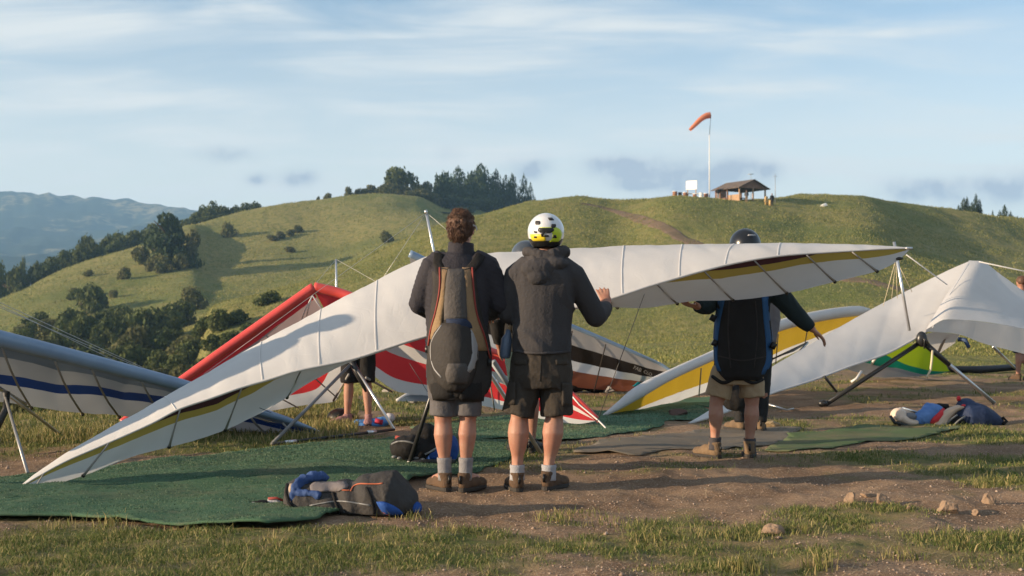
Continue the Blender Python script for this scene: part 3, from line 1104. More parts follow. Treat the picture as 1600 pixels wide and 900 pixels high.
# ------------------------------------------------------------------ hilltop shelter and its yard
YS = 165.0
K = YS / FPX
M_WOOD = mat('weathered_wood', (.24, .13, .075), .8, (.15, .08, .05), 3, .3, 10)
M_WOOD2 = mat('pale_wood', (.42, .27, .16), .8, (.30, .19, .11), 3, .3, 10)
M_SHINGLE = mat('roof_shingle', (.16, .12, .09), .9, (.10, .075, .06), 2, .4, 8)
M_WHITE = mat('white_paint', (.78, .77, .74), .5)
M_STEEL = mat('grey_steel', (.38, .38, .38), .4, metal=.6)
xs_ = (1163 - 800) * K
sh = empty('picnic_shelter', (xs_, YS + 2.6, gz(xs_, YS + 1) - .1), 'brown picnic shelter with gabled roof and open end on the hilltop', 'shelter', None, R(30))
W_, D_, EV, RG = 4.5, 5.0, 1.75, 2.72


def local(mb, name, m, root, smooth=False):
    """Build geometry given in root-local coordinates."""
    o = mb.build(name, m, None, smooth)
    o.parent = root
    return o


for sx in (-1, 1):
    t_ = .09
    sl_ = math.atan2(RG - EV, W_ / 2)
    mb = MB()
    ln = math.hypot(W_ / 2 + .4, (RG - EV) * (W_ / 2 + .4) / (W_ / 2))
    mb.box((sx * (W_ / 2 + .4) / 2, 0, RG + .06 - (RG - EV) * (W_ / 2 + .4) / W_), (ln, D_ + .7, t_), Matrix.Rotation(sx * sl_, 3, 'Y'))
    local(mb, 'roof', M_SHINGLE, sh)
for y_, nm in ((-D_ / 2 + .02, 'gable'), (D_ / 2 - .02, 'gable')):
    mb = MB()
    pts = [(-W_ / 2, EV - .1), (W_ / 2, EV - .1), (W_ / 2, EV), (0, RG - .02), (-W_ / 2, EV)]
    a_ = [(x, y_ - .04, z) for x, z in pts]
    b_ = [(x, y_ + .04, z) for x, z in pts]
    k_ = len(pts)
    mb.add(a_ + b_, [tuple(range(k_)), tuple(range(2 * k_ - 1, k_ - 1, -1))] + [(i, i + k_, (i + 1) % k_ + k_, (i + 1) % k_) for i in range(k_)])
    local(mb, nm, M_WOOD, sh)
for x_, y_ in [(-W_ / 2 + .1, -D_ / 2 + .12), (W_ / 2 - .1, -D_ / 2 + .12), (.1, -D_ / 2 + .12), (-W_ / 2 + .1, 0), (W_ / 2 - .1, 0), (W_ / 2 - .1, D_ / 2 - .12), (-W_ / 2 + .1, D_ / 2 - .12)]:
    local(MB().box((x_, y_, EV / 2 - .1), (.16, .16, EV + .1)), 'post', M_WOOD2 if y_ < 0 else M_WOOD, sh)
local(MB().box((-W_ / 2 + .12, D_ / 4 + .1, .8), (.08, D_ / 2 - .45, 1.6)), 'wall', M_WOOD, sh)
local(MB().box((-W_ / 2 + .12, -D_ / 4, .42), (.08, D_ / 2 - .35, .84)), 'half_wall', M_WOOD2, sh)
local(MB().box((0, D_ / 2 - .14, .4), (W_ - .4, .08, .8)), 'back_wall', M_WOOD, sh)
mb = MB()
mb.box((.2, .2, .62), (1.7, .7, .06)).box((.2, -.35, .38), (1.7, .24, .05)).box((.2, .75, .38), (1.7, .24, .05))
for s in (-.5, .9):
    mb.box((s, .2, .3), (.08, 1.1, .06)).box((s, .2, .3), (.08, .08, .6))
tb_ = local(mb, 'picnic_table', M_WOOD2, None)
tb_.location, tb_.rotation_euler = sh.location, sh.rotation_euler
tag(tb_, 'wooden picnic table under the hilltop shelter roof', 'table')


def at_hill(px, dy=0.0):
    x = (px - 800) * (YS + dy) / FPX
    return Vector((x, YS + dy, gz(x, YS + dy)))


# sign board
b0 = at_hill(1081, 1)
sg = empty('notice_board', b0, 'blank white notice board on two posts beside the windsock pole', 'sign', None, R(-32))
local(MB().box((0, 0, 29 * K - .02 * 0 - 5 * K), (18.5 * K, .08, 14 * K)), 'board', M_WHITE, sg)
for s in (-7, 7):
    local(MB().box((s * K, .08, 10 * K), (.1, .08, 20 * K)), 'post', M_WOOD2, sg)
# low table and stumps
b0 = at_hill(1088, -.5)
tb2 = empty('bench', b0, 'long pale bench in front of the white notice board', 'bench')
local(MB().box((0, 0, 9.5 * K), (32 * K, .5, .09)), 'seat', M_WHITE, tb2)
for s in (-13, 0, 13):
    local(MB().box((s * K, 0, 4.6 * K), (.14, .4, 9.2 * K)), 'leg', M_WOOD2, tb2)
M_BIN = mat('painted_drum', (.36, .17, .09), .6, (.22, .11, .07), 5)
M_DRUM_D = mat('dark_drum', (.10, .07, .06), .6, (.05, .04, .04), 5)
M_YEL = mat('yellow_drum', (.55, .36, .14), .6)


def drum(px, dy, w, h, m, label, group):
    p = at_hill(px, dy)
    e_ = empty('drum', p, label, 'drum', group)
    mb = MB()
    mb.tube([(0, 0, -.1), (0, 0, h * .33), (0, 0, h * .34), (0, 0, h * .36), (0, 0, h * .66), (0, 0, h * .67), (0, 0, h * .69), (0, 0, h)], [w / 2, w / 2, w * .53, w / 2, w / 2, w * .53, w / 2, w / 2], 12)
    local(mb, 'body', m, e_, True)
    local(MB().tube([(0, 0, h - .01), (0, 0, h + .05)], [w * .55, w * .5], 12), 'lid', M_WHITE if m is M_BIN else m, e_, False)


drum(1055, -1, .62, .85, M_BIN, 'rust brown drum left of the white notice board', 'drums by the notice board')
drum(1063, -.6, .5, .8, M_DRUM_D, 'dark drum between the rust brown one and the white notice board', 'drums by the notice board')
drum(1071, -1, .55, .8, M_BIN, 'rust brown drum under the left edge of the notice board', 'drums by the notice board')
drum(1086, -1.2, .5, .62, M_BIN, 'low rust brown drum below the notice board', 'drums by the notice board')
drum(1096, -1.5, .5, .75, M_WHITE, 'white drum left of the windsock pole foot', 'drums by the notice board')
drum(1104, -.9, .55, .8, M_BIN, 'rust brown drum at the foot of the windsock pole', 'drums by the notice board')
drum(1198, -3.0, .40, 1.0, M_YEL, 'tall yellow drum at the right end of the shelter', 'drums at the right end of the shelter')
drum(1204, -3.6, .36, .6, M_YEL, 'short yellow drum at the right end of the shelter', 'drums at the right end of the shelter')
# windsock
pb = at_hill(1109, 0)
ws = empty('windsock', pb, 'orange windsock drooping from a tall white pole on the hilltop', 'windsock')
zt = P(1112, 180, YS).z - pb.z
local(MB().tube([(0, 0, -.3), (.02, 0, zt * .78)], [.075, .055], 8), 'pole', M_WHITE, ws, True)
local(MB().tube([(.02, 0, zt * .77), (.22, 0, zt)], [.035, .03], 6), 'mast', M_STEEL, ws, True)
M_SOCK = mat('windsock_nylon', (.80, .27, .13), .7, (.72, .34, .20), 1.2, .3, 6, trans=.4)
tip = lambda px, py: P(px, py, YS) - pb
path = [tip(1109, 180), tip(1104, 181), tip(1098, 184), tip(1093, 188), tip(1088, 193), tip(1082, 199), tip(1077, 204)]
path = [p + Vector((0, -.1 * i, 0)) for i, p in enumerate(path)]
local(MB().tube(path, [.40, .40, .36, .32, .30, .25, .20], 14, cap=False), 'sock', M_SOCK, ws, True)
t0, t1 = path[0], path[1]
local(MB().tube([t0 + (t0 - t1) * .03, t0 + (t1 - t0) * .1], [.43, .43], 14), 'ring', mat('sock_ring', (.22, .10, .06), .6), ws, True)
# mast by the shelter, weather vane, white boulder
p = at_hill(1212, 0)
am = empty('antenna_mast', p, 'thin grey antenna mast right of the hilltop shelter', 'mast')
local(MB().tube([(0, 0, -.2), (0, 0, 46 * K)], [.05, .03], 6), 'pole', M_STEEL, am, True)
local(MB().tube([(-.3, 0, 42 * K), (.3, 0, 42 * K)], .02, 5), 'crossbar', M_STEEL, am, True)
p = at_hill(1174, 5)
am = empty('wind_vane', p, 'small wind vane on a thin rod behind the shelter roof', 'wind vane')
local(MB().tube([(0, 0, -.2), (0, 0, 42 * K)], .025, 5), 'pole', M_STEEL, am, True)
local(MB().tube([(-.35, 0, 41.5 * K), (.35, 0, 42 * K)], .05, 5), 'vane', M_STEEL, am, True)
# ------------------------------------------------------------------ hang gliders
def sail_mat(name, col, trans=.22, rough=.55, col2=None, spec=.35):
    return mat(name, col, rough, col2 or tuple(c * .90 for c in col), 1.3, .16, 60, spec=spec, trans=trans, bdist=.003)


M_SAIL = sail_mat('white_sailcloth', (.70, .68, .66), .22)


def creased(m, strength=.10):
    """Add the fine irregular crease lines of folded sailcloth."""
    nt = m.node_tree
    N, L = nt.nodes.new, nt.links.new
    b = nt.nodes['Principled BSDF']
    old = b.inputs['Normal'].links[0].from_node
    tc = N('ShaderNodeTexCoord')
    prev = None
    for sc_, wd in ((1.4, .020), (4.5, .030)):
        n = N('ShaderNodeTexNoise')
        n.inputs['Scale'].default_value = sc_
        n.inputs['Detail'].default_value = 1.5
        n.inputs['Distortion'].default_value = .9
        L(tc.outputs['Object'], n.inputs['Vector'])
        a = N('ShaderNodeMath'); a.operation = 'SUBTRACT'; a.inputs[1].default_value = .5
        L(n.outputs[0], a.inputs[0])
        c = N('ShaderNodeMath'); c.operation = 'ABSOLUTE'
        L(a.outputs[0], c.inputs[0])
        r = N('ShaderNodeMapRange'); r.interpolation_type = 'SMOOTHSTEP'
        r.inputs[1].default_value, r.inputs[2].default_value = 0, wd
        L(c.outputs[0], r.inputs[0])
        if prev is None:
            prev = r.outputs[0]
        else:
            d = N('ShaderNodeMath'); d.operation = 'ADD'
            L(prev, d.inputs[0]); L(r.outputs[0], d.inputs[1])
            prev = d.outputs[0]
    bp = N('ShaderNodeBump')
    bp.inputs['Strength'].default_value = strength
    bp.inputs['Distance'].default_value = .004
    L(prev, bp.inputs['Height'])
    L(bp.outputs[0], old.inputs['Normal'])


creased(M_SAIL)
M_SAIL_U = sail_mat('undersurface_sailcloth', (.70, .70, .69), .45)
M_SAIL_P = sail_mat('pale_grey_sailcloth', (.58, .58, .58), .22)
M_SAIL_G = sail_mat('grey_sailcloth', (.46, .47, .48), .20)
M_MYLAR = sail_mat('mylar_smoke', (.11, .14, .17), .3, .3)
M_YELLOW = sail_mat('yellow_sailcloth', (.60, .39, .030), .32)
M_OCHRE = sail_mat('ochre_sailcloth', (.47, .36, .085), .34)
M_MAROON = sail_mat('maroon_sailcloth', (.07, .022, .030), .08)
M_RED = sail_mat('red_sailcloth', (.70, .045, .05), .5)
M_REDTUBE = mat('red_leading_edge', (.66, .075, .06), .35, (.58, .06, .05), 3, .15, 20, spec=.5)
M_MESH = sail_mat('maroon_grey_sailcloth', (.36, .27, .26), .5)
M_BLUE = sail_mat('blue_sailcloth', (.016, .060, .27), .12)
M_BLUETUBE = mat('steel_blue_leading_edge', (.17, .25, .37), .28, (.21, .30, .42), 3, .1, 20, spec=.6)
M_SILVER = sail_mat('silver_sailcloth', (.46, .43, .40), .4, .35)
M_BLACKS = sail_mat('black_sailcloth', (.014, .014, .017), .03, .5)
M_BROWNS = sail_mat('rust_sailcloth', (.26, .09, .05), .35)
M_CYAN = sail_mat('cyan_sailcloth', (.01, .42, .56), .4)
M_LIME = sail_mat('lime_sailcloth', (.46, .60, .02), .5)
M_TEAL = sail_mat('teal_sailcloth', (.01, .24, .14), .45)
M_ALU = mat('aluminium_tube', (.62, .62, .62), .32, metal=.85, spec=.5)
M_TUBEBLK = mat('black_tube', (.018, .018, .018), .35, spec=.5)
M_TUBEGREY = mat('grey_tube', (.16, .16, .16), .4, spec=.5)
M_WIRE = mat('rigging_wire', (.50, .49, .46), .4, metal=.5)
M_WIRE_D = mat('dark_wire', (.05, .05, .05), .5)
M_BATTEN = mat('batten_pocket', (.30, .28, .26), .7)
M_BATTEN_D = mat('dark_batten_tip', (.035, .03, .028), .6)
M_SEAM = mat('seam_tape', (.72, .70, .68), .5)
M_ROPE = mat('pale_rope', (.62, .52, .34), .9)


def px3(rows):
    return [P(*r) for r in rows]


def curve(pts, n):
    """Catmull-Rom through pts, n samples evenly by chord length."""
    pts = [Vector(p) for p in pts]
    d = [0.0]
    for a, b in zip(pts, pts[1:]):
        d.append(d[-1] + (b - a).length)
    a = np.array([tuple(p) for p in pts])
    t = np.array(d) / d[-1]
    m = np.zeros_like(a)
    for i in range(len(a)):
        i0, i1 = max(i - 1, 0), min(i + 1, len(a) - 1)
        m[i] = (a[i1] - a[i0]) / (t[i1] - t[i0])
    out = []
    for s in np.linspace(0, 1, n):
        i = min(max(int(np.searchsorted(t, s)) - 1, 0), len(t) - 2)
        h = t[i + 1] - t[i]
        u = (s - t[i]) / h
        q = (2 * u**3 - 3 * u**2 + 1) * a[i] + (u**3 - 2 * u**2 + u) * h * m[i] + (-2 * u**3 + 3 * u**2) * a[i + 1] + (u**3 - u**2) * h * m[i + 1]
        out.append(Vector(q))
    return out


def paired(A, B, n):
    """Resample two curves with the same knots so that station i of A stays with station i of B."""
    k = len(A)
    mid = [(Vector(a) + Vector(b)) / 2 for a, b in zip(A, B)]
    d = [0.0]
    for a, b in zip(mid, mid[1:]):
        d.append(d[-1] + max((b - a).length, 1e-4))
    t = np.array(d) / d[-1]

    def res(C):
        a = np.array([tuple(p) for p in C])
        return [Vector(q) for q in pchip(t, a, np.linspace(0, 1, n))]
    return res(A), res(B), t


def lerp_curves(A, B, f):
    if not callable(f):
        g = f
        f = lambda s: g
    n = len(A)
    return [a.lerp(b, f(i / (n - 1))) for i, (a, b) in enumerate(zip(A, B))]


def panel(name, A, B, m, parent, nv=10, bulge=0.0, wr=.004, seed=0.0, cells=None, billow=0.0, f0=0.0, f1=1.0, full=None, prof=None, solid=0.0):
    """Cloth between two sampled curves; f0, f1 are where A and B sit on the whole chord (so that adjoining panels share one bulge)."""
    n = len(A)
    rows = []
    for j in range(nv + 1):
        v = j / nv
        rows.append([A[i].lerp(B[i], v) for i in range(n)])
    out = []
    for j in range(nv + 1):
        row = []
        for i in range(n):
            p = rows[j][i]
            du = rows[j][min(i + 1, n - 1)] - rows[j][max(i - 1, 0)]
            dv = B[i] - A[i]
            nn = du.cross(dv)
            if nn.length < 1e-8:
                row.append(p)
                continue
            nn.normalize()
            g0 = f0(i / (n - 1)) if callable(f0) else f0
            g1 = f1(i / (n - 1)) if callable(f1) else f1
            w = g0 + (g1 - g0) * j / nv
            L_ = dv.length / max(g1 - g0, .05)
            sh_ = prof(w) if prof else math.sin(math.pi * w)
            h = bulge * L_ * sh_
            if cells:
                s = i / (n - 1)
                k = min(max(int(np.searchsorted(cells, s)) - 1, 0), len(cells) - 2)
                q = (s - cells[k]) / (cells[k + 1] - cells[k])
                h += billow * math.sin(math.pi * min(max(q, 0), 1)) ** .8 * math.sin(math.pi * min(max(.15 + .85 * w, 0), 1)) * L_
            e = min(i, n - 1 - i, 4) / 4
            h += wr * e * (mnoise.noise((p.x * 5 + seed, p.z * 5 + p.y * 2, seed)) + .6 * mnoise.noise((p.x * 14 + p.z * 9 + seed, p.y * 6 - p.z * 5, seed + 3)))
            row.append(p + nn * h)
        out.append(row)
    return MB().grid(out).build(name, m, parent, True, solid), out


def rod(name, a, b, r, m, parent, n=8, r2=None):
    return MB().tube([a, b], [r, r2 or r], n).build(name, m, parent)


def wire(a, b, parent, r=.0028, m=None, sag=.0, name='wire'):
    a, b = Vector(a), Vector(b)
    pts = [a.lerp(b, t / 6) - Vector((0, 0, sag * math.sin(math.pi * t / 6))) for t in range(7)] if sag else [a, b]
    return MB().tube(pts, r, 5).build(name, m or M_WIRE, parent)


def glider(base, label, name='hang_glider'):
    b = Vector(base)
    return empty(name, (b.x, b.y, gz(b.x, b.y)), label, 'hang glider', 'hang gliders on the launch')


# ---- the white glider the men are holding -----------------------------------
g = glider(P(720, 700, 9.6), 'large white hang glider with ochre and maroon tip stripes lifted by two men')
YLk, YLv = [25, 280, 560, 668, 780, 955, 1135, 1422], [8.2, 8.42, 8.62, 8.72, 8.82, 8.88, 9.08, 9.35]
dTk, dTv = [25, 150, 280, 420, 560, 668, 780, 955, 1135, 1285, 1422], [0, .10, .25, .45, .65, .85, .95, .85, .55, .28, 0]
dEk, dEv = [25, 100, 200, 280, 350, 560, 668, 955, 1135, 1422], [0, .02, .05, .16, .30, .6, 1.1, .55, .45, 0.02]
YL = lambda x: float(np.interp(x, YLk, YLv))
YT = lambda x: YL(x) + float(np.interp(x, dTk, dTv))
YE = lambda x: YL(x) + float(np.interp(x, dEk, dEv))
st = [  # leading edge, crown, trailing edge (photo pixels)
    ((25, 765), (25, 764), (26, 766)),
    ((58, 745), (56, 740), (48, 763)),
    ((104, 720), (97, 711), (74, 759)),
    ((150, 700), (140, 686), (112, 749)),
    ((196, 680), (178, 664), (153, 735)),
    ((238, 661), (224, 639), (205, 714)),
    ((280, 639), (262, 617), (262, 699)),
    ((330, 622), (318, 585), (312, 686)),
    ((378, 605), (368, 556), (352, 672)),
    ((420, 593), (420, 527), (404, 647)),
    ((462, 580), (464, 504), (440, 626)),
    ((505, 571), (507, 480), (486, 596)),
    ((548, 562), (553, 456), (532, 566)),
    ((600, 546), (600, 432), (590, 536)),
    ((640, 533), (640, 412), (640, 520)),
    ((672, 524), (672, 400), (680, 500)),
    ((720, 511), (715, 396), (725, 480)),
    ((780, 497), (775, 395), (780, 470)),
    ((840, 489), (830, 392), (840, 470)),
    ((890, 482), (880, 389), (890, 476)),
    ((930, 474), (930, 387), (935, 478)),
    ((973, 461), (975, 384), (995, 482)),
    ((1015, 447), (1020, 383), (1046, 476)),
    ((1056, 435), (1060, 382), (1090, 470)),
    ((1095, 424), (1105, 381.5), (1140, 469)),
    ((1135, 414), (1150, 381), (1185, 465)),
    ((1188, 404), (1195, 380), (1240, 456)),
    ((1237, 398), (1240, 380), (1284, 445)),
    ((1290, 394.5), (1290, 381), (1335, 433)),
    ((1340, 391.5), (1340, 382), (1378, 421)),
    ((1385, 389), (1385, 384), (1404, 406)),
    ((1422, 388), (1422, 387), (1422, 389.5)),
]
A_ = [P(l[0], l[1], YL(l[0])) for l, t, e in st]
T_ = [P(t[0], t[1], YT(l[0])) for l, t, e in st]
E_ = [P(e[0], e[1], YE(l[0])) for l, t, e in st]
NU = 200
LE, CR, tk = paired(A_, T_, NU)
TE = paired(E_, E_, NU)[0]
_m = [(Vector(a) + Vector(b)) / 2 for a, b in zip(A_, T_)]
TE = [Vector(q) for q in pchip(tk, np.array([tuple(p) for p in E_]), np.linspace(0, 1, NU))]
cells = [0, .07, .14, .205, .27, .335, .40, .47, .54, .61, .68, .745, .80, .855, .905, .95, 1.0]
up_prof = lambda w: (1 - w) ** 1.2 * w * 3.0
top, topgrid = panel('top_sail', LE, CR, M_SAIL, g, 26, .10, .006, 1.0, cells, .006, prof=up_prof)
# under surface: maroon flash, ochre stripe, then pale cloth
xs_k = np.array([l[0] for l, t, e in st], float)
xs_s = pchip(tk, xs_k, np.linspace(0, 1, NU))
y0 = np.interp(xs_s, [25, 230, 262, 300, 345, 385, 400, 1085, 1110, 1135, 1190, 1240, 1268, 1280, 1422], [0, 0, .10, .16, .18, .06, 0, 0, .05, .11, .15, .13, .06, 0, 0])
y1 = np.interp(xs_s, [25, 58, 150, 240, 300, 345, 400, 430, 470, 1030, 1056, 1110, 1190, 1240, 1290, 1340, 1422], [.38, .30, .28, .31, .33, .33, .20, .06, 0, 0, .10, .26, .31, .29, .28, .36, .5])
f_mar = lambda s: float(np.interp(s, np.linspace(0, 1, NU), y0))
f_och = lambda s: float(np.interp(s, np.linspace(0, 1, NU), np.maximum(y1, y0 + .0)))


def under(name, fa, fb, m, i0, i1, nv, seed):
    a = [LE[i].lerp(TE[i], fa(i / (NU - 1))) for i in range(i0, i1)]
    b = [LE[i].lerp(TE[i], fb(i / (NU - 1))) for i in range(i0, i1)]
    rem = lambda f: (lambda s: f((i0 + s * (i1 - 1 - i0)) / (NU - 1)))
    sub = [(c * (NU - 1) - i0) / (i1 - 1 - i0) for c in cells]
    panel(name, a, b, m, g, nv, -.035, .004, seed, None, 0, rem(fa), rem(fb))


ix = lambda px: int(np.argmin(np.abs(xs_s - px)))
zero, one = (lambda s: 0.0), (lambda s: 1.0)
for i0, i1, m0, m1, o0, o1 in ((0, ix(560), 232, 398, 25, 470), (ix(905), NU, 1088, 1279, 1032, 1422)):
    under('maroon_flash', zero, f_mar, M_MAROON, ix(m0), ix(m1) + 1, 2, 7.0)
    under('ochre_stripe', f_mar, f_och, M_OCHRE, max(ix(o0), i0), ix(o1) + 1, 3, 7.0)
    under('lower_sail', f_och, one, M_SAIL_U, i0, i1, 8, 7.0)
under('lower_sail', f_och, one, M_SAIL_U, ix(560) - 1, ix(905) + 1, 6, 7.0)
# battens seen on the under side, each with its dark tip at the trailing edge
for c in [.035, .10, .175, .245, .315, .385] + [.665, .72, .775, .83, .885, .935]:
    i = int(c * (NU - 1))
    dn = Vector((0, -1, -.35)).normalized() * .008
    pts = [LE[i].lerp(TE[i], f) + dn * (1 + 1.6 * math.sin(math.pi * f)) for f in (.03, .25, .5, .75, .97)]
    w = .0075 * min(1, (TE[i] - LE[i]).length / .25 + .2)
    bo = MB().tube(pts, [w * .8] * 3 + [w * 1.1, w * 1.3], 6).build('batten', M_BATTEN, g)
    MB().tube([LE[i].lerp(TE[i], .90) + dn * 1.4, LE[i].lerp(TE[i], 1.0) + dn, LE[i].lerp(TE[i], 1.02)], [w * .7, w * 1.9, w * .9], 6).build('batten_tip', M_BATTEN_D, bo)
# seams along the battens of the top sail
gw = len(topgrid[0])
for c in [.17, .27, .335, .40, .47, .61, .68, .745, .80, .855]:
    i = int(c * (gw - 1))
    pts = [topgrid[j][i] + Vector((0, -.003, .003)) for j in range(0, len(topgrid))]
    mb = MB()
    dirx = (topgrid[0][i + 1] - topgrid[0][i]).normalized() * .0025
    mb.grid([[p - dirx for p in pts], [p + dirx for p in pts]])
    mb.build('seam', M_SEAM, g, True, .002)
# leading edge hem, wing tips
MB().tube(LE, [.006 + .006 * math.sin(math.pi * i / (NU - 1)) for i in range(NU)], 6).build('leading_edge', M_SAIL, g)
MB().tube([P(25, 765, 8.2) + Vector((.05, 0, .02)), P(17, 766, 8.19)], [.012, .009], 6).build('tip_wand', M_TUBEGREY, g)
MB().tube([P(1415, 388, 9.34), P(1425, 388, 9.36)], [.012, .012], 6).build('tip_wand', M_ALU, g)
MB().ell(P(1405, 404, 9.38), (.03, .02, .012)).build('tip_patch', M_BATTEN_D, g)
# king post, control frame and rigging
kt, kb = P(666, 332, 9.75), P(690, 404, 9.75)
kp = rod('kingpost', kb + Vector((0, 0, -.25)), kt, .010, M_ALU, g)
MB().tube([kt - (kt - kb) * .02, kt + (kt - kb) * .05], [.013, .012], 8).build('kingpost_cap', M_ALU, kp)
for q in [P(318, 585, YT(318)), P(600, 432, YT(600)), P(740, 395, 9.7)]:
    wire(kt, q, g, .0016)
ap = P(712, 500, 9.85)
fL, fR = G(640, 726), G(845, 709)
rod('upright', ap, fL + Vector((0, 0, .02)), .017, M_TUBEBLK, g)
rod('upright', ap, fR + Vector((0, 0, .02)), .017, M_ALU, g)
MB().tube([fL + Vector((-.02, 0, .02)), fL + Vector((.10, .02, .02)), fL + Vector((.34, .05, .018))], [.02, .02, .018], 7).build('base_bar', M_TUBEBLK, g)
MB().tube([P(770, 565, 9.95), P(800, 610, 10.05)], [.028, .02], 8).build('upright_sleeve', mat('grey_sleeve', (.30, .33, .36), .6), g)
wire(P(1007, 459, 8.92), P(933, 580, 8.9) + Vector((0, 0, -.35)), g, .0028, M_WIRE_D)
wire(P(318, 600, 8.8), P(424, 645, 8.8), g, .0025, M_WIRE_D)

# ---- blue and silver glider at the left -------------------------------------
g = glider(P(60, 730, 10.8), 'silver hang glider with steel blue leading edge and blue stripe at the left edge')
c_le = [(-420, 424, 9.4), (-200, 478, 9.8), (0, 529, 10.2), (107, 556, 10.55), (200, 580, 10.9), (290, 604, 11.25), (400, 641, 11.7), (460, 660, 11.9), (502, 675, 12.0)]
c_te = [(-420, 575, 10.2), (-200, 606, 10.7), (0, 628, 11.2), (107, 643, 11.6), (200, 651, 11.9), (290, 663, 12.1), (400, 679, 12.2), (460, 686, 12.2), (502, 683, 12.05)]
a, b, t = paired(px3(c_le), px3(c_te), 120)
rads = [float(np.interp(i / 119, [0, .45, .8, .93, 1], [.074, .068, .054, .032, .006])) for i in range(120)]
MB().tube(a, rads, 14).build('leading_edge', M_BLUETUBE, g)
a2 = [p - Vector((0, -.01, r * .9)) for p, r in zip(a, rads)]
s1 = lambda s: float(np.interp(s, [0, .45, .60, .76, .90, 1], [.64, .62, .54, .46, .32, .2]))
s2 = lambda s: float(np.interp(s, [0, .45, .60, .76, .90, 1], [.77, .76, .70, .68, .60, .7]))
s0 = lambda s: .30
L4 = [a2, lerp_curves(a2, b, s0), lerp_curves(a2, b, s1), lerp_curves(a2, b, s2), b]
cl = [0, .12, .25, .38, .5, .62, .74, .85, 1]
for nm, i, f0, f1, m in (('mylar_band', 0, zero, s0, M_MYLAR), ('lower_sail', 1, s0, s1, M_SAIL_G), ('blue_stripe', 2, s1, s2, M_BLUE), ('lower_sail', 3, s2, one, M_SAIL_P)):
    panel(nm, L4[i], L4[i + 1], m, g, 5, .05, .006, 11.0, cl, .02, f0, f1)
for c in [.30, .405, .50, .57, .66, .76, .86, .93]:
    i = int(c * 119)
    k = min(119, i + 6)
    dn = Vector((0, -.012, -.012))
    bt = MB().tube([a2[i].lerp(b[k], f) + dn * (1 + 2 * math.sin(math.pi * f)) for f in (0, .3, .6, 1)], .010, 6).build('batten', M_BATTEN, g)
    MB().ell(b[k] + dn, .018, 8, 6).build('batten_tip', M_BATTEN_D, bt)
ap = P(6, 612, 10.6)
rod('upright', ap, G(43, 740) + Vector((0, 0, .02)), .012, mat('dull_tube', (.30, .30, .30), .4, metal=.5), g)
rod('upright', ap, P(92, 677, 11.6), .014, M_ALU, g)
rod('keel', P(-60, 570, 10.4), P(40, 632, 11.2), .018, M_ALU, g)
MB().tube([P(12, 612, 10.5), P(9, 640, 10.45), P(-4, 665, 10.4), P(-40, 690, 10.3)], [.02, .03, .035, .035], 8).build('hang_strap', M_TUBEBLK, g)
for q0, q1 in (((-160, 400, 9.9), (262, 592, 11.15)), ((-140, 420, 9.9), (222, 576, 11.0)), ((-160, 400, 9.9), (195, 571, 10.9))):
    wire(P(*q0), P(*q1), g, .0028)
rod('kingpost', P(-160, 400, 9.9), P(-150, 520, 10.2), .014, M_ALU, g)

# ---- red and white striped glider -------------------------------------------
g = glider(P(540, 680, 12.6), 'red and white striped hang glider with its nose raised behind the large white one')
noz = (491, 449, 13.2)
le = px3([noz, (440, 485, 13.15), (380, 527, 13.1), (330, 562, 13.05), (285, 594, 13.0), (230, 632, 12.9), (190, 660, 12.8)])
te = px3([(548, 566, 14.2), (540, 588, 14.1), (522, 627, 13.9), (470, 634, 13.7), (400, 646, 13.4), (300, 662, 13.0), (190, 668, 12.85)])
a, b, t = paired(le, te, 90)
MB().tube(a, [.056 - .02 * (i / 89) ** 2 for i in range(90)], 14).build('leading_edge', M_REDTUBE, g)
a2 = [p + Vector((0, .02, -.055)) for p in a]
f1_, f2_ = (lambda s: .60 - .1 * s), (lambda s: .80 - .05 * s)
L4 = [a2, lerp_curves(a2, b, lambda s: .06), lerp_curves(a2, b, f1_), lerp_curves(a2, b, f2_), b]
for nm, i, m in (('red_hem', 0, M_RED), ('lower_sail', 1, M_MESH), ('red_stripe', 2, M_RED), ('lower_sail', 3, M_SAIL_U)):
    panel(nm, L4[i], L4[i + 1], m, g, 6, -.04, .008, 21 + i)
le = px3([noz, (520, 455, 13.2), (560, 468, 13.15), (610, 490, 13.1), (660, 514, 13.05), (720, 534, 13.0), (780, 553, 12.9), (840, 582, 12.8), (890, 613, 12.7), (934, 655, 12.62)])
te = px3([(548, 566, 14.2), (566, 572, 14.2), (590, 592, 14.1), (625, 613, 14.0), (665, 618, 13.9), (720, 628, 13.7), (785, 640, 13.4), (850, 655, 13.1), (900, 662, 12.8), (936, 657, 12.64)])
c, d, t = paired(le, te, 110)
MB().tube(c, [.054 - .03 * (i / 109) for i in range(110)], 12).build('leading_edge', M_REDTUBE, g)
c2 = [p + Vector((0, .02, -.04)) for p in c]
ks = [0, .15, .31, .50, .83, 1]
for i, m in enumerate((M_RED, M_RED, M_SAIL, M_RED, M_SAIL_U)):
    fa, fb = ks[i], ks[i + 1]
    A1 = lerp_curves(c2, d, fa)
    B1 = lerp_curves(c2, d, (lambda fb: (lambda s: fb))(fb))
    panel('red_stripe' if m is M_RED else 'lower_sail', A1, B1, m, g, 4, .015, .006, 25, None, 0, fa, fb)
for cc in [.36, .47, .58, .70, .82]:
    i = int(cc * 109)
    MB().tube([c2[i].lerp(d[min(109, i + 3)], f) + Vector((0, -.03, -.02)) for f in (.05, .4, .7, 1)], .008, 5).build('batten', M_BATTEN, g)
for cc in [.2, .4, .6]:
    i = int(cc * 89)
    MB().tube([a2[i].lerp(b[min(89, i + 3)], f) + Vector((0, -.03, -.02)) for f in (.05, .4, .7, 1)], .008, 5).build('batten', M_BATTEN, g)
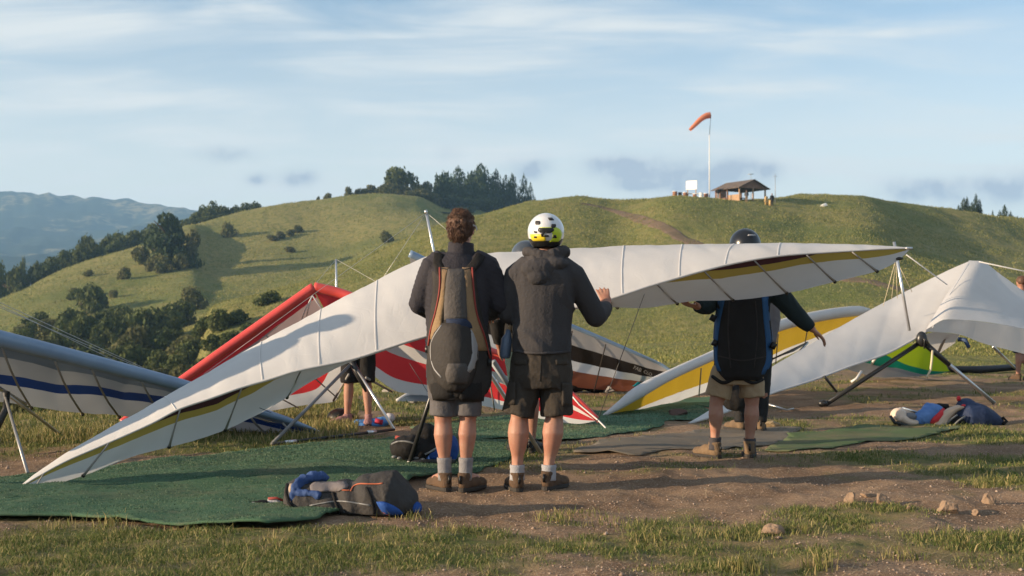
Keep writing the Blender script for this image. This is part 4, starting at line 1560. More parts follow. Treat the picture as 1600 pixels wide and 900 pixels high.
for q in ((470, 502, 13.4), (478, 500, 13.45), (520, 505, 13.6)):
    MB().tube([P(488, 462, 13.1), P((488 + q[0]) / 2 - 1, (462 + q[1]) / 2, 13.2), P(*q)], .006, 6).build('bridle', M_SEAM, g)
ap = P(551, 566, 12.55)
f1p, f2p = G(425, 697), G(616, 679)
up = Vector((0, 0, .02))
rod('upright', ap, f1p + up, .016, M_TUBEGREY, g)
rod('upright', ap, f2p + up, .014, M_ALU, g)
MB().tube([P(548, 562, 12.5), P(560, 585, 12.5), P(572, 612, 12.45)], [.03, .034, .012], 8).build('hang_strap', M_TUBEBLK, g)
bb = rod('base_bar', f1p + up, f2p + up, .014, M_TUBEBLK, g)
m_ = f1p.lerp(f2p, .80) + up
MB().tube([m_ - (f2p - f1p).normalized() * .05, m_ + (f2p - f1p).normalized() * .05], .020, 8).build('fitting', M_ALU, bb)
m_ = f1p.lerp(f2p, .14) + up
MB().tube([m_ - (f2p - f1p).normalized() * .06, m_ + (f2p - f1p).normalized() * .06], .018, 8).build('fitting', M_ALU, bb)
kt, kb = P(525, 405, 13.7), P(526, 500, 13.7)
rod('kingpost', kb, kt, .011, M_ALU, g)
for q in ((491, 446, 13.2), (800, 560, 12.9)):
    wire(kt, P(*q), g, .0022)
wire(P(640, 568, 12.6), P(668, 612, 12.6), g, .003, M_WIRE_D)
MB().tube([P(888, 612, 12.68), P(905, 632, 12.64), P(934, 656, 12.6), P(946, 668, 12.5), P(947, 676, 12.5)], .008, 6).build('tip_rod', M_SEAM, g)
rod('batten', P(545, 585, 12.9), P(521, 626, 13.6), .012, M_BATTEN, g)
rod('batten', P(572, 590, 12.9), P(612, 612, 13.8), .012, M_BATTEN, g)

# ---- silver, black and rust glider in the middle distance -------------------
g = glider(P(900, 625, 17.2), 'silver and black hang glider with rust underside and cyan tip behind the helmeted man')
le = px3([(640, 396, 16.6), (720, 433, 16.7), (800, 468, 16.8), (880, 504, 17.0), (940, 529, 17.1), (1000, 555, 17.2), (1035, 571, 17.3), (1052, 583, 17.3)])
te = px3([(640, 530, 17.8), (720, 560, 17.9), (800, 584, 18.0), (880, 602, 18.1), (940, 609, 18.1), (1000, 612, 18.0), (1035, 602, 17.7), (1054, 588, 17.4)])
a, b, t = paired(le, te, 90)
MB().tube(a, [.05 - .03 * (i / 89) for i in range(90)], 10).build('leading_edge', M_BLUETUBE, g)
ks = [0, .36, .62, .77, 1.0]
k_at = lambda q: (lambda s: q)
for i, (nm, m) in enumerate((('silver_sail', M_SILVER), ('black_stripe', M_BLACKS), ('lower_sail', M_SAIL_U), ('rust_sail', M_BROWNS))):
    panel(nm, lerp_curves(a, b, ks[i]), lerp_curves(a, b, ks[i + 1]), m, g, 4, .05, .008, 41, None, 0, ks[i], ks[i + 1])
i0, i1 = int(.80 * 89), int(.975 * 89)
nn_ = Vector((0, -.02, -.004))
panel('cyan_panel', [p + nn_ for p in lerp_curves(a, b, .60)[i0:i1]], [p + nn_ for p in lerp_curves(a, b, .90)[i0:i1]], M_CYAN, g, 6, .10, .03, 43, None, 0, .6, .9)
for cc in [.45, .62, .75]:
    i = int(cc * 89)
    MB().tube([a[i].lerp(b[i - 4], f) + Vector((0, -.06, -.02)) for f in (.05, .4, .7, 1)], .009, 5).build('batten', M_BATTEN_D, g)
for s_, (px, py, sz) in (('FAB', (989, 575.8, .068)), ('CLO', (1005, 582.2, .060))):
    fc = bpy.data.curves.new('lettering_curve', 'FONT')
    fc.body = s_
    fc.size = sz
    fc.extrude = .002
    tmp = bpy.data.objects.new('lettering_curve', fc)
    COL.objects.link(tmp)
    bpy.context.view_layer.update()
    me = bpy.data.meshes.new_from_object(tmp.evaluated_get(bpy.context.evaluated_depsgraph_get()))
    bpy.data.objects.remove(tmp)
    to = bpy.data.objects.new('lettering', me)
    COL.objects.link(to)
    to.location = P(px, py, 17.35)
    to.rotation_euler = (R(90), R(24), 0)
    me.materials.clear()
    me.materials.append(mat('faded_lettering', (.17, .165, .16), .6))
    put(to, g)
rod('upright', P(800, 580, 17.4), G(765, 622), .016, M_ALU, g)

# ---- yellow and white glider -------------------------------------------------
g = glider(P(1000, 645, 14.8), 'yellow hang glider with a fat white leading edge, its tip down on the green mat')
dep = lambda x: float(np.interp(x, [940, 1040, 1110, 1220, 1360], [14.0, 15.0, 16.1, 18.3, 20.6]))
rows = [((941, 649), (943, 651), (946, 653), (948, 655)), ((962, 631), (972, 637), (980, 645), (984, 650)), ((985, 612), (1003, 618), (1012, 632), (1016, 640)), ((1040, 581), (1052, 592), (1058, 614), (1062, 626)),
        ((1110, 549), (1116, 563), (1120, 592), (1124, 604)), ((1165, 523), (1170, 539), (1174, 570), (1178, 582)), ((1220, 499), (1224, 516), (1228, 545), (1230, 556)), ((1270, 487), (1273, 504), (1277, 526), (1279, 534)),
        ((1310, 480.5), (1312, 497), (1316, 509), (1318, 514)), ((1340, 478), (1342, 493), (1343, 497), (1344, 500)), ((1358, 482), (1358, 486), (1358, 488), (1358, 489))]
c0 = [P(r[0][0], r[0][1], dep(r[0][0])) for r in rows]
c1 = [P(r[1][0], r[1][1], dep(r[0][0]) + .02) for r in rows]
c2 = [P(r[2][0], r[2][1], dep(r[0][0]) + .55) for r in rows]
c3 = [P(r[3][0], r[3][1], dep(r[0][0]) + .85) for r in rows]
a0, a1, t = paired(c0, c1, 90)
res = lambda C: [Vector(q) for q in pchip(t, np.array([tuple(p) for p in C]), np.linspace(0, 1, 90))]
a2, a3 = res(c2), res(c3)
MB().tube([p.lerp(q, .5) for p, q in zip(a0, a1)], [max((p - q).length * .5, .004) for p, q in zip(a0, a1)], 14).build('leading_edge', M_SAIL, g)
a1b = [p + Vector((0, .03, .01)) for p in a1]
panel('yellow_sail', a1b, a2, M_YELLOW, g, 6, .05, .008, 51)
panel('lower_sail', a2, a3, M_SAIL_U, g, 4, .03, .005, 52)
for cc in [.28, .42, .62, .75]:
    i = int(cc * 89)
    MB().tube([a1b[i].lerp(a3[max(0, i - 3)], f) + Vector((0, -.04, -.02)) for f in (.05, .4, .7, 1)], .009, 5).build('batten', M_BATTEN, g)
rod('upright', P(1262, 535, 18.6), P(1205, 562, 18.0), .014, M_TUBEBLK, g)
rod('upright', P(1262, 535, 18.6), G(1188, 618), .018, M_ALU, g)
MB().tube([P(1205, 562, 18.0), P(1225, 553, 18.0), P(1240, 548, 18.2), P(1262, 535, 18.6)], [.010, .014, .012, .010], 7).build('hang_strap', M_TUBEBLK, g)

# ---- white glider at the right ----------------------------------------------
g = glider(P(1440, 640, 15.8), 'white hang glider with peaked centre standing on its control frame at the right')
dl = lambda x: float(np.interp(x, [1075, 1200, 1440, 1600, 1850], [13.2, 14.3, 16.2, 16.6, 17.0]))
tp = [(1075, 661), (1110, 640), (1150, 612), (1200, 577), (1273, 534), (1349, 490), (1424, 451), (1480, 423), (1517, 407)]
bt = [(1076, 662), (1116, 650), (1160, 634), (1208, 614), (1268, 595), (1330, 572), (1385, 553), (1425, 532), (1450, 517)]
a = [P(x, y, dl(x) + 1.3 * min(1, (x - 1075) / 300)) for x, y in tp]
b = [P(x, y, dl(x) - .05) for x, y in bt]
a, b, t = paired(a, b, 90)
cl = [0, .15, .28, .41, .54, .67, .78, .88, 1]
panel('top_sail', b, a, M_SAIL, g, 16, .03, .004, 61, cl, .003, prof=up_prof)
MB().tube(b, .012, 6).build('leading_edge', M_SAIL, g)
tp = [(1514, 407), (1530, 407.5), (1565, 430), (1600, 455), (1660, 495), (1740, 545), (1850, 612)]
bt = [(1447, 518), (1490, 521), (1538, 537), (1600, 553), (1680, 577), (1760, 602), (1860, 625)]
bt2 = [(1447, 515), (1480, 499), (1535, 503), (1600, 514), (1675, 540), (1755, 575), (1856, 618)]
a = [P(x, y, 17.5 + max(x - 1530, -6) / 500) for x, y in tp]
b = [P(x, y, 16.12 + (x - 1490) / 500) for x, y in bt]
c = [P(x, y, 16.10 + (x - 1490) / 500) for x, y in bt2]
a, b, t = paired(a, b, 70)
c = [Vector(q) for q in pchip(t, np.array([tuple(p) for p in c]), np.linspace(0, 1, 70))]
panel('top_sail', c, a, M_SAIL, g, 16, .012, .005, 64, [0, .12, .26, .45, .7, 1], .003)
panel('nose_flap', b, c, M_SAIL, g, 6, .0, .004, 65)
panel('lower_sail', px3([(1446, 522, 16.4), (1462, 518, 16.5), (1500, 523, 16.6)]), px3([(1462, 555, 16.9), (1470, 551, 16.95), (1492, 536, 17.0)]), M_SAIL_U, g, 5, .02, .004, 67)
rod('batten', P(1479, 522, 16.7), P(1466, 550, 16.9), .02, M_BATTEN, g)
MB().tube([P(1497, 530, 16.3), P(1508, 531, 16.25), P(1514, 543, 16.2)], [.03, .03, .024], 7).build('grip', mat('navy_grip', (.03, .06, .14), .6), g)
kt, kb = P(1397, 378, 16.2), P(1421, 517, 16.05)
rod('kingpost', kb, kt, .019, M_ALU, g)
wire(P(1416, 398, 16.2), P(1480, 445, 16.5), g, .008, M_SEAM)
for q in ((1393, 468, 16.3), (1402, 466, 16.3), (1425, 456, 16.4), (1380, 478, 16.3)):
    wire(P(1400, 405, 16.2), P(*q), g, .0045, M_ROPE)
wire(P(1530, 409, 16.8), P(1700, 445, 17.4), g, .008, M_SEAM)
ap = P(1441, 533, 16.1)
fL, fR = G(1289, 636), G(1554, 632)
rod('upright', ap, fL + up, .030, M_TUBEBLK, g)
rod('upright', ap, fR + up, .024, M_ALU, g)
rod('upright_sleeve', ap, ap.lerp(fR, .38), .042, M_TUBEBLK, g, 10, .030)
MB().ell(P(1440, 530, 16.05), (.07, .06, .10)).build('apex_bracket', M_TUBEBLK, g)
for q in ((1449, 538), (1452, 541), (1444, 545)):
    MB().tube([P(1441, 527, 16.0), P((1441 + q[0]) / 2 + 2, 531, 15.97), P(q[0], q[1], 15.97)], .010, 6).build('strap', M_TUBEBLK, g)
MB().tube([P(1457, 548, 15.9), P(1456, 562, 15.85), P(1454, 578, 15.8), P(1448, 590, 15.75)], .014, 6).build('rope', M_ROPE, g)
MB().ell(fL + Vector((-.03, -.02, .04)), (.06, .05, .045)).build('foot', M_TUBEBLK, g)
rod('tip_strut', P(1288, 588, 14.9), P(1307, 612, 15.0), .016, M_TUBEBLK, g)
i = 0
for pts in ([(1512, 412, 17.2), (1476, 470, 16.6), (1455, 512, 16.05)],):
    MB().tube([P(*q) - Vector((0, .05, 0)) for q in pts], .004, 5).build('seam', M_SEAM, g)

# ---- green glider beyond it --------------------------------------------------
g = glider(P(1400, 592, 20), 'lime and teal hang glider lying low beyond the white peaked one')
le = px3([(1228, 538, 20.6), (1275, 528, 20.7), (1330, 530, 20.8), (1380, 536, 21.0), (1430, 538, 21.2), (1470, 556, 21.4), (1482, 578, 21.4)])
te = px3([(1228, 541, 20.7), (1275, 556, 21.2), (1340, 582, 21.6), (1380, 590, 21.9), (1430, 588, 22.0), (1470, 584, 21.8), (1484, 580, 21.5)])
a, b, t = paired(le, te, 60)
q1 = lambda s: float(np.interp(s, [0, .4, .6, .75, .9, 1], [.02, .05, .25, .62, .85, .9]))
q2 = lambda s: float(np.interp(s, [0, .3, .5, .7, .85, 1], [.95, .85, .62, .72, .96, .98]))
L4 = [a, lerp_curves(a, b, q1), lerp_curves(a, b, q2), b]
for i, (nm, m) in enumerate((('lime_panel', M_LIME), ('teal_panel', M_TEAL), ('silver_panel', M_SAIL_G))):
    panel(nm, L4[i], L4[i + 1], m, g, 5, .0, .006, 71)
rod('upright', P(1370, 556, 19.9), G(1352, 584) + up, .024, M_SEAM, g)
rod('upright', P(1552, 542, 20.3), G(1588, 581) + up, .024, M_ALU, g)
MB().tube([P(1346, 580, 19.9), P(1338, 592, 19.8), P(1330, 597, 19.8)], .02, 6).build('base_bar', M_SEAM, g)

# ---- grey wing tip in the grass, long bag behind ----------------------------
g = glider(P(650, 628, 15.8), 'grey hang glider tip lying in the grass under the red striped sail')
a, b, t = paired(px3([(620, 626, 16.0), (640, 616, 16.1), (672, 616, 16.3), (720, 612, 16.6)]), px3([(621, 627, 15.9), (645, 627, 15.9), (672, 628, 16.0), (720, 630, 16.2)]), 24)
panel('lower_sail', a, b, M_MYLAR, g, 4, .05, .004, 81)
MB().tube(a, .022, 8).build('leading_edge', M_SAIL, g)
p0, p1 = G(1462, 586), G(1594, 582)
bg_ = empty('glider_bag', p0.lerp(p1, .5), 'long black glider bag lying on the ground beyond the white peaked glider', 'bag')
MB().tube([p0 + Vector((0, 0, .05)), p0.lerp(p1, .03) + Vector((0, 0, .09)), p0.lerp(p1, .5) + Vector((0, 0, .06)), p0.lerp(p1, .95) + Vector((0, 0, .09)), p1 + Vector((0, 0, .05))], [.02, .06, .075, .06, .02], 10).build('cover', M_BLACKS, bg_)
# ------------------------------------------------------------------ people
def skin_mat(name, c):
    m = mat(name, c, .55, (c[0] * .86, c[1] * .66, c[2] * .62), 11, .35, 150, spec=.35, bdist=.002, split=(.42, .75), detail=6)
    b = m.node_tree.nodes['Principled BSDF']
    b.inputs['Subsurface Weight'].default_value = .12
    b.inputs['Subsurface Radius'].default_value = (.012, .004, .002)
    return m


M_SKIN = skin_mat('skin', (.40, .215, .150))
M_SKIN2 = skin_mat('tanned_skin', (.33, .17, .115))
M_EYE = mat('eye_white', (.7, .68, .65), .3)
M_HAIR = mat('brown_hair', (.055, .028, .017), .6, (.13, .062, .034), 30, .5, 90, spec=.4, stretch=(1, 1, .3))
M_JACKA = mat('charcoal_jacket', (.030, .028, .034), .8, (.038, .035, .042), 3, .5, 70, spec=.2)
M_JACKB = mat('slate_jacket', (.060, .055, .056), .85, (.046, .044, .047), 2.5, .5, 60, spec=.15)
M_JACKC = mat('dark_teal_jacket', (.012, .022, .026), .8, (.018, .030, .032), 3, .5, 60, spec=.2)
M_JACKD = mat('grey_puffy_jacket', (.17, .15, .15), .7, (.12, .11, .12), 6, .4, 40, spec=.3)
M_BLACKCLOTH = mat('black_cloth', (.014, .013, .013), .85, (.022, .020, .019), 4, .5, 60, spec=.2)
M_HARN = mat('charcoal_harness', (.030, .026, .024), .8, (.045, .040, .037), 4, .6, 50, spec=.25)
M_HARN_G = mat('grey_harness_panel', (.095, .085, .080), .8, (.075, .068, .065), 5, .6, 60, spec=.25)
M_TAN = mat('tan_harness_panel', (.28, .185, .10), .8, (.22, .145, .085), 5, .6, 60, spec=.2)
M_PIPE_R = mat('red_piping', (.26, .04, .03), .7)
M_PIPE_O = mat('orange_piping', (.62, .14, .05), .6)
M_PIPE_W = mat('pale_piping', (.30, .29, .29), .6)
M_BLUECLOTH = mat('blue_cloth', (.014, .060, .25), .75, (.025, .09, .33), 6, .5, 50, spec=.3)
M_SHORT_G = mat('grey_shorts', (.125, .115, .115), .85, (.10, .092, .095), 4, .5, 60, spec=.2)
M_SHORT_B = mat('dark_cargo_shorts', (.040, .033, .027), .85, (.052, .043, .035), 4, .5, 60, spec=.2)
M_KHAKI = mat('khaki_shorts', (.36, .27, .17), .85, (.30, .22, .135), 4, .5, 60, spec=.2)
M_SHOE = mat('brown_suede', (.125, .078, .048), .85, (.085, .055, .036), 14, .6, 90, spec=.2)
M_SHOE_T = mat('tan_suede', (.20, .135, .080), .85, (.14, .095, .06), 14, .6, 90, spec=.2)
M_SOLE = mat('rubber_sole', (.035, .030, .026), .8, bump=.3, bscale=80)
M_SOCK_G = mat('grey_sock', (.27, .26, .26), .95, (.21, .20, .21), 30, .6, 160, spec=.1)
M_SOCK_W = mat('white_sock', (.34, .34, .36), .95, bump=.6, bscale=160, spec=.1)
M_SOCK_D = mat('dark_sock', (.07, .065, .07), .95, bump=.6, bscale=160, spec=.1)
M_HELM_W = mat('white_helmet_shell', (.66, .66, .67), .22, (.58, .58, .60), 6, spec=.5, coat=.5)
M_HELM_K = mat('black_helmet_shell', (.010, .011, .014), .28, spec=.45)
M_LIMEP = mat('lime_print', (.50, .62, .03), .35)
M_YELP = mat('yellow_print', (.70, .55, .03), .35)
M_BLACKP = mat('black_plastic', (.012, .012, .012), .4)
UPV = Vector((0, 0, 1))


def blob(mb, name, m, parent, voxel=.010, smooth=6, disp=None, decimate=None):
    """Fuse overlapping shapes into one continuous smooth surface."""
    me = bpy.data.meshes.new('tmp')
    me.from_pydata(mb.v, [], mb.f)
    o = bpy.data.objects.new('tmp', me)
    COL.objects.link(o)
    r = o.modifiers.new('r', 'REMESH')
    r.mode = 'VOXEL'
    r.voxel_size = voxel
    s = o.modifiers.new('s', 'SMOOTH')
    s.iterations = smooth
    s.factor = .5
    dg = bpy.context.evaluated_depsgraph_get()
    out = bpy.data.meshes.new_from_object(o.evaluated_get(dg))
    bpy.data.objects.remove(o)
    bpy.data.meshes.remove(me)
    out.name = name
    if disp:
        for v, n in [(v, v.normal.copy()) for v in out.vertices]:
            v.co += n * disp(v.co)
    out.polygons.foreach_set('use_smooth', [True] * len(out.polygons))
    out.materials.clear()
    out.materials.append(m)
    ob = bpy.data.objects.new(name, out)
    COL.objects.link(ob)
    put(ob, parent)
    return ob


def bvh_of(*obs):
    vs, fs = [], []
    for o in obs:
        k = len(vs)
        vs += [v.co.copy() for v in o.data.vertices]
        fs += [tuple(i + k for i in p.vertices) for p in o.data.polygons]
    return BVHTree.FromPolygons(vs, fs)


def folds(amp=.006, sc=9.0, seed=0.0, zs=1.0, ridge=.5):
    def f(p):
        a = mnoise.noise((p.x * sc + seed, p.y * sc, p.z * sc * zs + seed))
        b = 1 - abs(mnoise.noise((p.x * sc * 1.7 + p.z * sc * .9 + seed, p.y * sc * 1.2, p.z * sc * zs * .8 - p.x * sc * .5 + 7)) * 2.4)
        return amp * (a * (1 - ridge) + ridge * max(b, -1) * .8) + amp * .12 * mnoise.noise((p.x * sc * 4, p.y * sc * 4, p.z * sc * 4 + seed))
    return f


def hand(mb, wrist, d, palm_n, curl=.5, s=1.0, thumb_side=1, spread=.10, knuckle=0.0):
    """Palm, four bent fingers of different lengths and a thumb. d: towards the finger tips; palm_n: the way the palm faces."""
    d = Vector(d).normalized()
    n = Vector(palm_n)
    n = (n - d * n.dot(d)).normalized()
    w = d.cross(n) * thumb_side            # towards the thumb
    c = wrist + d * .045 * s
    rot = Matrix((w, d, n)).transposed()
    mb.ell(c, (.040 * s, .050 * s, .015 * s), 12, 8, rot)
    mb.tube([wrist - d * .03 * s, wrist + d * .03 * s], [(.026 * s, .021 * s), (.032 * s, .017 * s)], 10, up=n)
    for i, (off, ln) in enumerate(((.030, .072), (.010, .080), (-.010, .075), (-.029, .058))):
        p = wrist + d * .078 * s + w * off * s
        dd = (d + w * (off / .03) * spread).normalized()
        pts = [p - dd * .03 * s, p]
        a = knuckle
        for k, f in enumerate((.44, .32, .24)):
            a += curl * (.55 if k == 0 else .75)
            pts.append(pts[-1] + (dd * math.cos(a) + n * math.sin(a)) * ln * f * s)
        mb.tube(pts, [r * s for r in (.0095, .0095, .0090, .0082, .0068)], 8)
        mb.ell(pts[-1], .0066 * s, 8, 6)
    p = wrist + d * .018 * s + w * .030 * s
    a = [p - w * .012 * s, p + (d * .6 + w * .75).normalized() * .032 * s + n * .008 * s]
    a.append(a[-1] + (d * .85 + w * .35 + n * .35 * curl).normalized() * .028 * s)
    a.append(a[-1] + (d * .95 + n * .5 * curl).normalized() * .022 * s)
    mb.tube(a, [r * s for r in (.014, .012, .0098, .008)], 8)
    mb.ell(a[-1], .0078 * s, 8, 6)


def head_shape(mb, c, f, s=1.0, tilt=0.0):
    """Skull, jaw, nose, lips, ears; c is the skull centre, f the way the face looks."""
    f = Vector(f).normalized()
    r = f.cross(UPV).normalized()
    u = r.cross(f)
    M = Matrix((r, f, u)).transposed()
    q = lambda x, y, z: c + r * x * s + f * y * s + u * z * s
    mb.ell(q(0, -.006, .012), (.076 * s, .094 * s, .088 * s), 18, 12, M)
    mb.ell(q(0, .034, -.050), (.058 * s, .058 * s, .066 * s), 14, 10, M)
    mb.ell(q(0, .066, -.098), (.026 * s, .020 * s, .018 * s), 10, 8, M)
    mb.ell(q(0, .070, .018), (.056 * s, .020 * s, .013 * s), 12, 8, M)
    mb.tube([q(0, .080, .012), q(0, .098, -.020), q(0, .108, -.036)], [.008 * s, .011 * s, .013 * s], 8)
    mb.ell(q(0, .088, -.066), (.024 * s, .010 * s, .007 * s), 10, 6, M)
    mb.ell(q(0, .086, -.077), (.021 * s, .010 * s, .007 * s), 10, 6, M)
    for k in (-1, 1):
        mb.ell(q(.078 * k, -.004, -.014), (.010 * s, .020 * s, .032 * s), 10, 8, M)
        mb.ell(q(.040 * k, .066, -.030), (.020 * s, .018 * s, .014 * s), 10, 6, M)
    return q


def eyes(q, parent, s=1.0):
    for k in (-1, 1):
        MB().ell(q(.031 * k, .077, -.008), .0125 * s, 10, 8).build('eye', M_EYE, parent)


def shoe(parent, ankle, heel, d, s=1.0, m=None, collar=.092, grd=None):
    """Walking shoe: heel on the ground at `heel`, pointing along d."""
    d = Vector((d[0], d[1], 0)).normalized()
    w = Vector((d.y, -d.x, 0))
    M = Matrix((w, d, UPV)).transposed()
    q = lambda x, y, z: heel + w * x * s + d * y * s + UPV * z * s
    mb = MB()
    mb.ell(q(0, .038, .052), (.042 * s, .052 * s, .052 * s), 12, 8, M)
    mb.ell(q(0, .11, .050), (.046 * s, .09 * s, .050 * s), 14, 8, M)
    mb.ell(q(.004, .195, .038), (.051 * s, .075 * s, .038 * s), 14, 8, M)
    mb.tube([q(0, .035, .045), q(0, .040, collar), q(0, .040, collar + .028)], [(.038 * s, .046 * s), (.042 * s, .050 * s), (.046 * s, .054 * s)], 14, up=d)
    up = blob(mb, 'shoe', m or M_SHOE, parent, .008, 4, folds(.003, 22, ankle.x))
    out = []
    for i in range(26):
        a = 2 * math.pi * i / 26
        y = .128 - .142 * math.cos(a)
        wd = (.040 + .012 * math.sin(min(max((y - .02) / .24, 0), 1) * math.pi * .8)) * (abs(math.sin(a)) ** .6) * (1 if math.sin(a) >= 0 else -1)
        out.append((wd, y))
    sb = MB()
    k = len(out)
    lo = [q(x * 1.03, y, .002) for x, y in out]
    mi = [q(x * 1.10, y, .012) for x, y in out]
    hi = [q(x * 1.08, y, .026) for x, y in out]
    sb.add(lo + mi + hi, [tuple(range(k - 1, -1, -1)), tuple(range(2 * k, 3 * k))] + [(j * k + i, j * k + (i + 1) % k, (j + 1) * k + (i + 1) % k, (j + 1) * k + i) for j in (0, 1) for i in range(k)])
    sb.build('sole', M_SOLE, up, False)
    tb = MB()
    for j in range(4):
        tb.tube([q(-.026, .085 + j * .022, .083 - j * .009), q(0, .09 + j * .022, .090 - j * .010), q(.026, .085 + j * .022, .083 - j * .009)], .0035 * s, 5)
    tb.build('laces', M_BATTEN_D, up)
    MB().tube([q(0, -.012, .055), q(0, -.020, .080), q(0, -.014, .104)], [.010, .009, .006], 6).build('heel_tab', M_BLACKP, up)
    return up


def leg_tube(mb, hip, knee, ankle, foot_d, s=1.0, calf=.058, back=None):
    """Thigh, knee, calf swelling at the back, slim ankle, foot core."""
    back = Vector(back or (0, -1, 0))
    mb.tube([hip, hip.lerp(knee, .5), knee.lerp(hip, .12), knee], [.078 * s, .074 * s, .060 * s, .056 * s], 14)
    c1 = knee.lerp(ankle, .10)
    c2 = knee.lerp(ankle, .30) + back * .016 * s
    c3 = knee.lerp(ankle, .50) + back * .010 * s
    c4 = knee.lerp(ankle, .75)
    mb.tube([knee.lerp(hip, .05), knee, c1, c2, c3, c4, ankle, ankle - UPV * .05], [(r * s, r * s * 1.05) for r in (.055, .054, .052 * calf / .058, calf, .050 * calf / .058, .038, .034, .036)], 16)
    side = Vector((back.y, -back.x, 0))
    for k in (-1, 1):
        mb.ell(knee.lerp(ankle, .30 + .03 * k) + back * .030 * s + side * .022 * k * s, (.030 * s * calf / .058, .034 * s, .085 * s), 12, 9)
        mb.tube([knee.lerp(hip, .10) + back * .040 * s + side * .026 * k * s, knee + back * .034 * s + side * .032 * k * s], [.016 * s, .010 * s], 8)
    mb.tube([knee.lerp(ankle, .55) + back * .030 * s, knee.lerp(ankle, .8) + back * .030 * s, ankle + back * .032 * s], [.018 * s, .011 * s, .012 * s], 8)
    mb.ell(knee + back * -.030 * s, (.042 * s, .036 * s, .046 * s), 12, 8)
    d = Vector((foot_d[0], foot_d[1], 0)).normalized()
    a = Vector((ankle.x, ankle.y, ankle.z - .05))
    mb.tube([a, a + d * .08 - UPV * .015, a + d * .15 - UPV * .028], [.034 * s, .034 * s, .026 * s], 10)


def sock(parent, top, bottom, r0, r1, m):
    pts = [top.lerp(bottom, t / 7) for t in range(8)]
    rad = [r0 + (r1 - r0) * t / 7 + (.0025 if t in (0, 1) else 0) + .0012 * (t % 2) for t in range(8)]
    return MB().tube(pts, rad, 16, cap=False).build('sock', m, parent, True, .004)


def project(bvh, px, py, off, dflt):
    o = Vector((0, 0, CAM_H))
    d = (P(px, py, 10.0) - o).normalized()
    h = bvh.ray_cast(o, d)
    if h[0] is None:
        return None, d
    return h[0] - d * off, d


def patch(name, bvh, rows, m, parent, off=.006, bulge=0.0, nu=10, nv=14, thick=.006, wr=.002, seed=0.0, dmax=.05):
    """Cloth patch lying on a garment; rows are (py, left px, right px) from top to bottom."""
    ys = np.array([r[0] for r in rows], float)
    lr = pchip(ys, np.array([[r[1], r[2]] for r in rows], float), np.linspace(ys[0], ys[-1], nv))
    yy = np.linspace(ys[0], ys[-1], nv)
    grid, deps = [], []
    for j in range(nv):
        for i in range(nu):
            x = lr[j, 0] + (lr[j, 1] - lr[j, 0]) * i / (nu - 1)
            p, d = project(bvh, x, yy[j], off, None)
            if p is not None:
                deps.append(p.y)
    med = float(np.median(deps))
    for j in range(nv):
        row = []
        for i in range(nu):
            x = lr[j, 0] + (lr[j, 1] - lr[j, 0]) * i / (nu - 1)
            p, d = project(bvh, x, yy[j], off, None)
            lim = med + dmax + .06 * abs(i / (nu - 1) - .5) * 2
            if p is None or p.y > lim:
                p = P(x, yy[j], lim)
            b = bulge * max(math.sin(math.pi * i / (nu - 1)), 0) ** .7 * max(math.sin(math.pi * (j + .35) / (nv - .3)), 0) ** .7
            p = p - d * (b + wr * mnoise.noise((p.x * 30 + seed, p.z * 30, seed)))
            row.append(p)
        grid.append(row)
    # smooth depth a little so that the patch reads as sewn cloth
    o = MB().grid(grid).build(name, m, parent, True, thick)
    return o


def seam_on(name, bvh, pts, r, m, parent, off=.008, n=18):
    c = curve([Vector((x, y, 0)) for x, y in pts], n)
    out = []
    for q in c:
        p, d = project(bvh, q.x, q.y, off, None)
        if p is not None:
            out.append(p)
    if len(out) > 1:
        return MB().tube(out, r, 6).build(name, m, parent)


def dome(name, c, f, rad, m, parent, cut_back=112, cut_front=78, thick=.003, n=40, k=18):
    """Open-faced helmet shell."""
    f = Vector(f).normalized()
    r = f.cross(UPV).normalized()
    rows = []
    for j in range(k):
        row = []
        for i in range(n + 1):
            a = 2 * math.pi * i / n
            fr = .5 + .5 * math.cos(a)               # 1 in front
            fr = min(max((fr - .45) / .35, 0), 1)
            fr = fr * fr * (3 - 2 * fr)
            cut = cut_back + (cut_front - cut_back) * fr
            t = R(cut) * (j + .02) / (k - 1 + .02)
            dirv = f * math.cos(a) * math.sin(t) + r * math.sin(a) * math.sin(t)
            row.append(c + Vector((dirv.x * rad[0], dirv.y * rad[1], math.cos(t) * rad[2])))
        rows.append(row)
    return MB().grid(rows, flip=False).build(name, m, parent, True, thick, 1)


def person(base, label, group=None):
    return empty('person', (base.x, base.y, gz(base.x, base.y)), label, 'person', group)


def torso_rings(mb, rows, Y, n=20):
    """rows: (px, py, half width px, half depth m[, depth shift])."""
    pts = [P(r[0], r[1], Y + (r[4] if len(r) > 4 else 0)) for r in rows]
    rad = [(r[2] * Y / FPX, r[3]) for r in rows]
    mb.tube(pts, rad, n, up=(0, 1, 0))


FW = Vector((0, 1, 0))

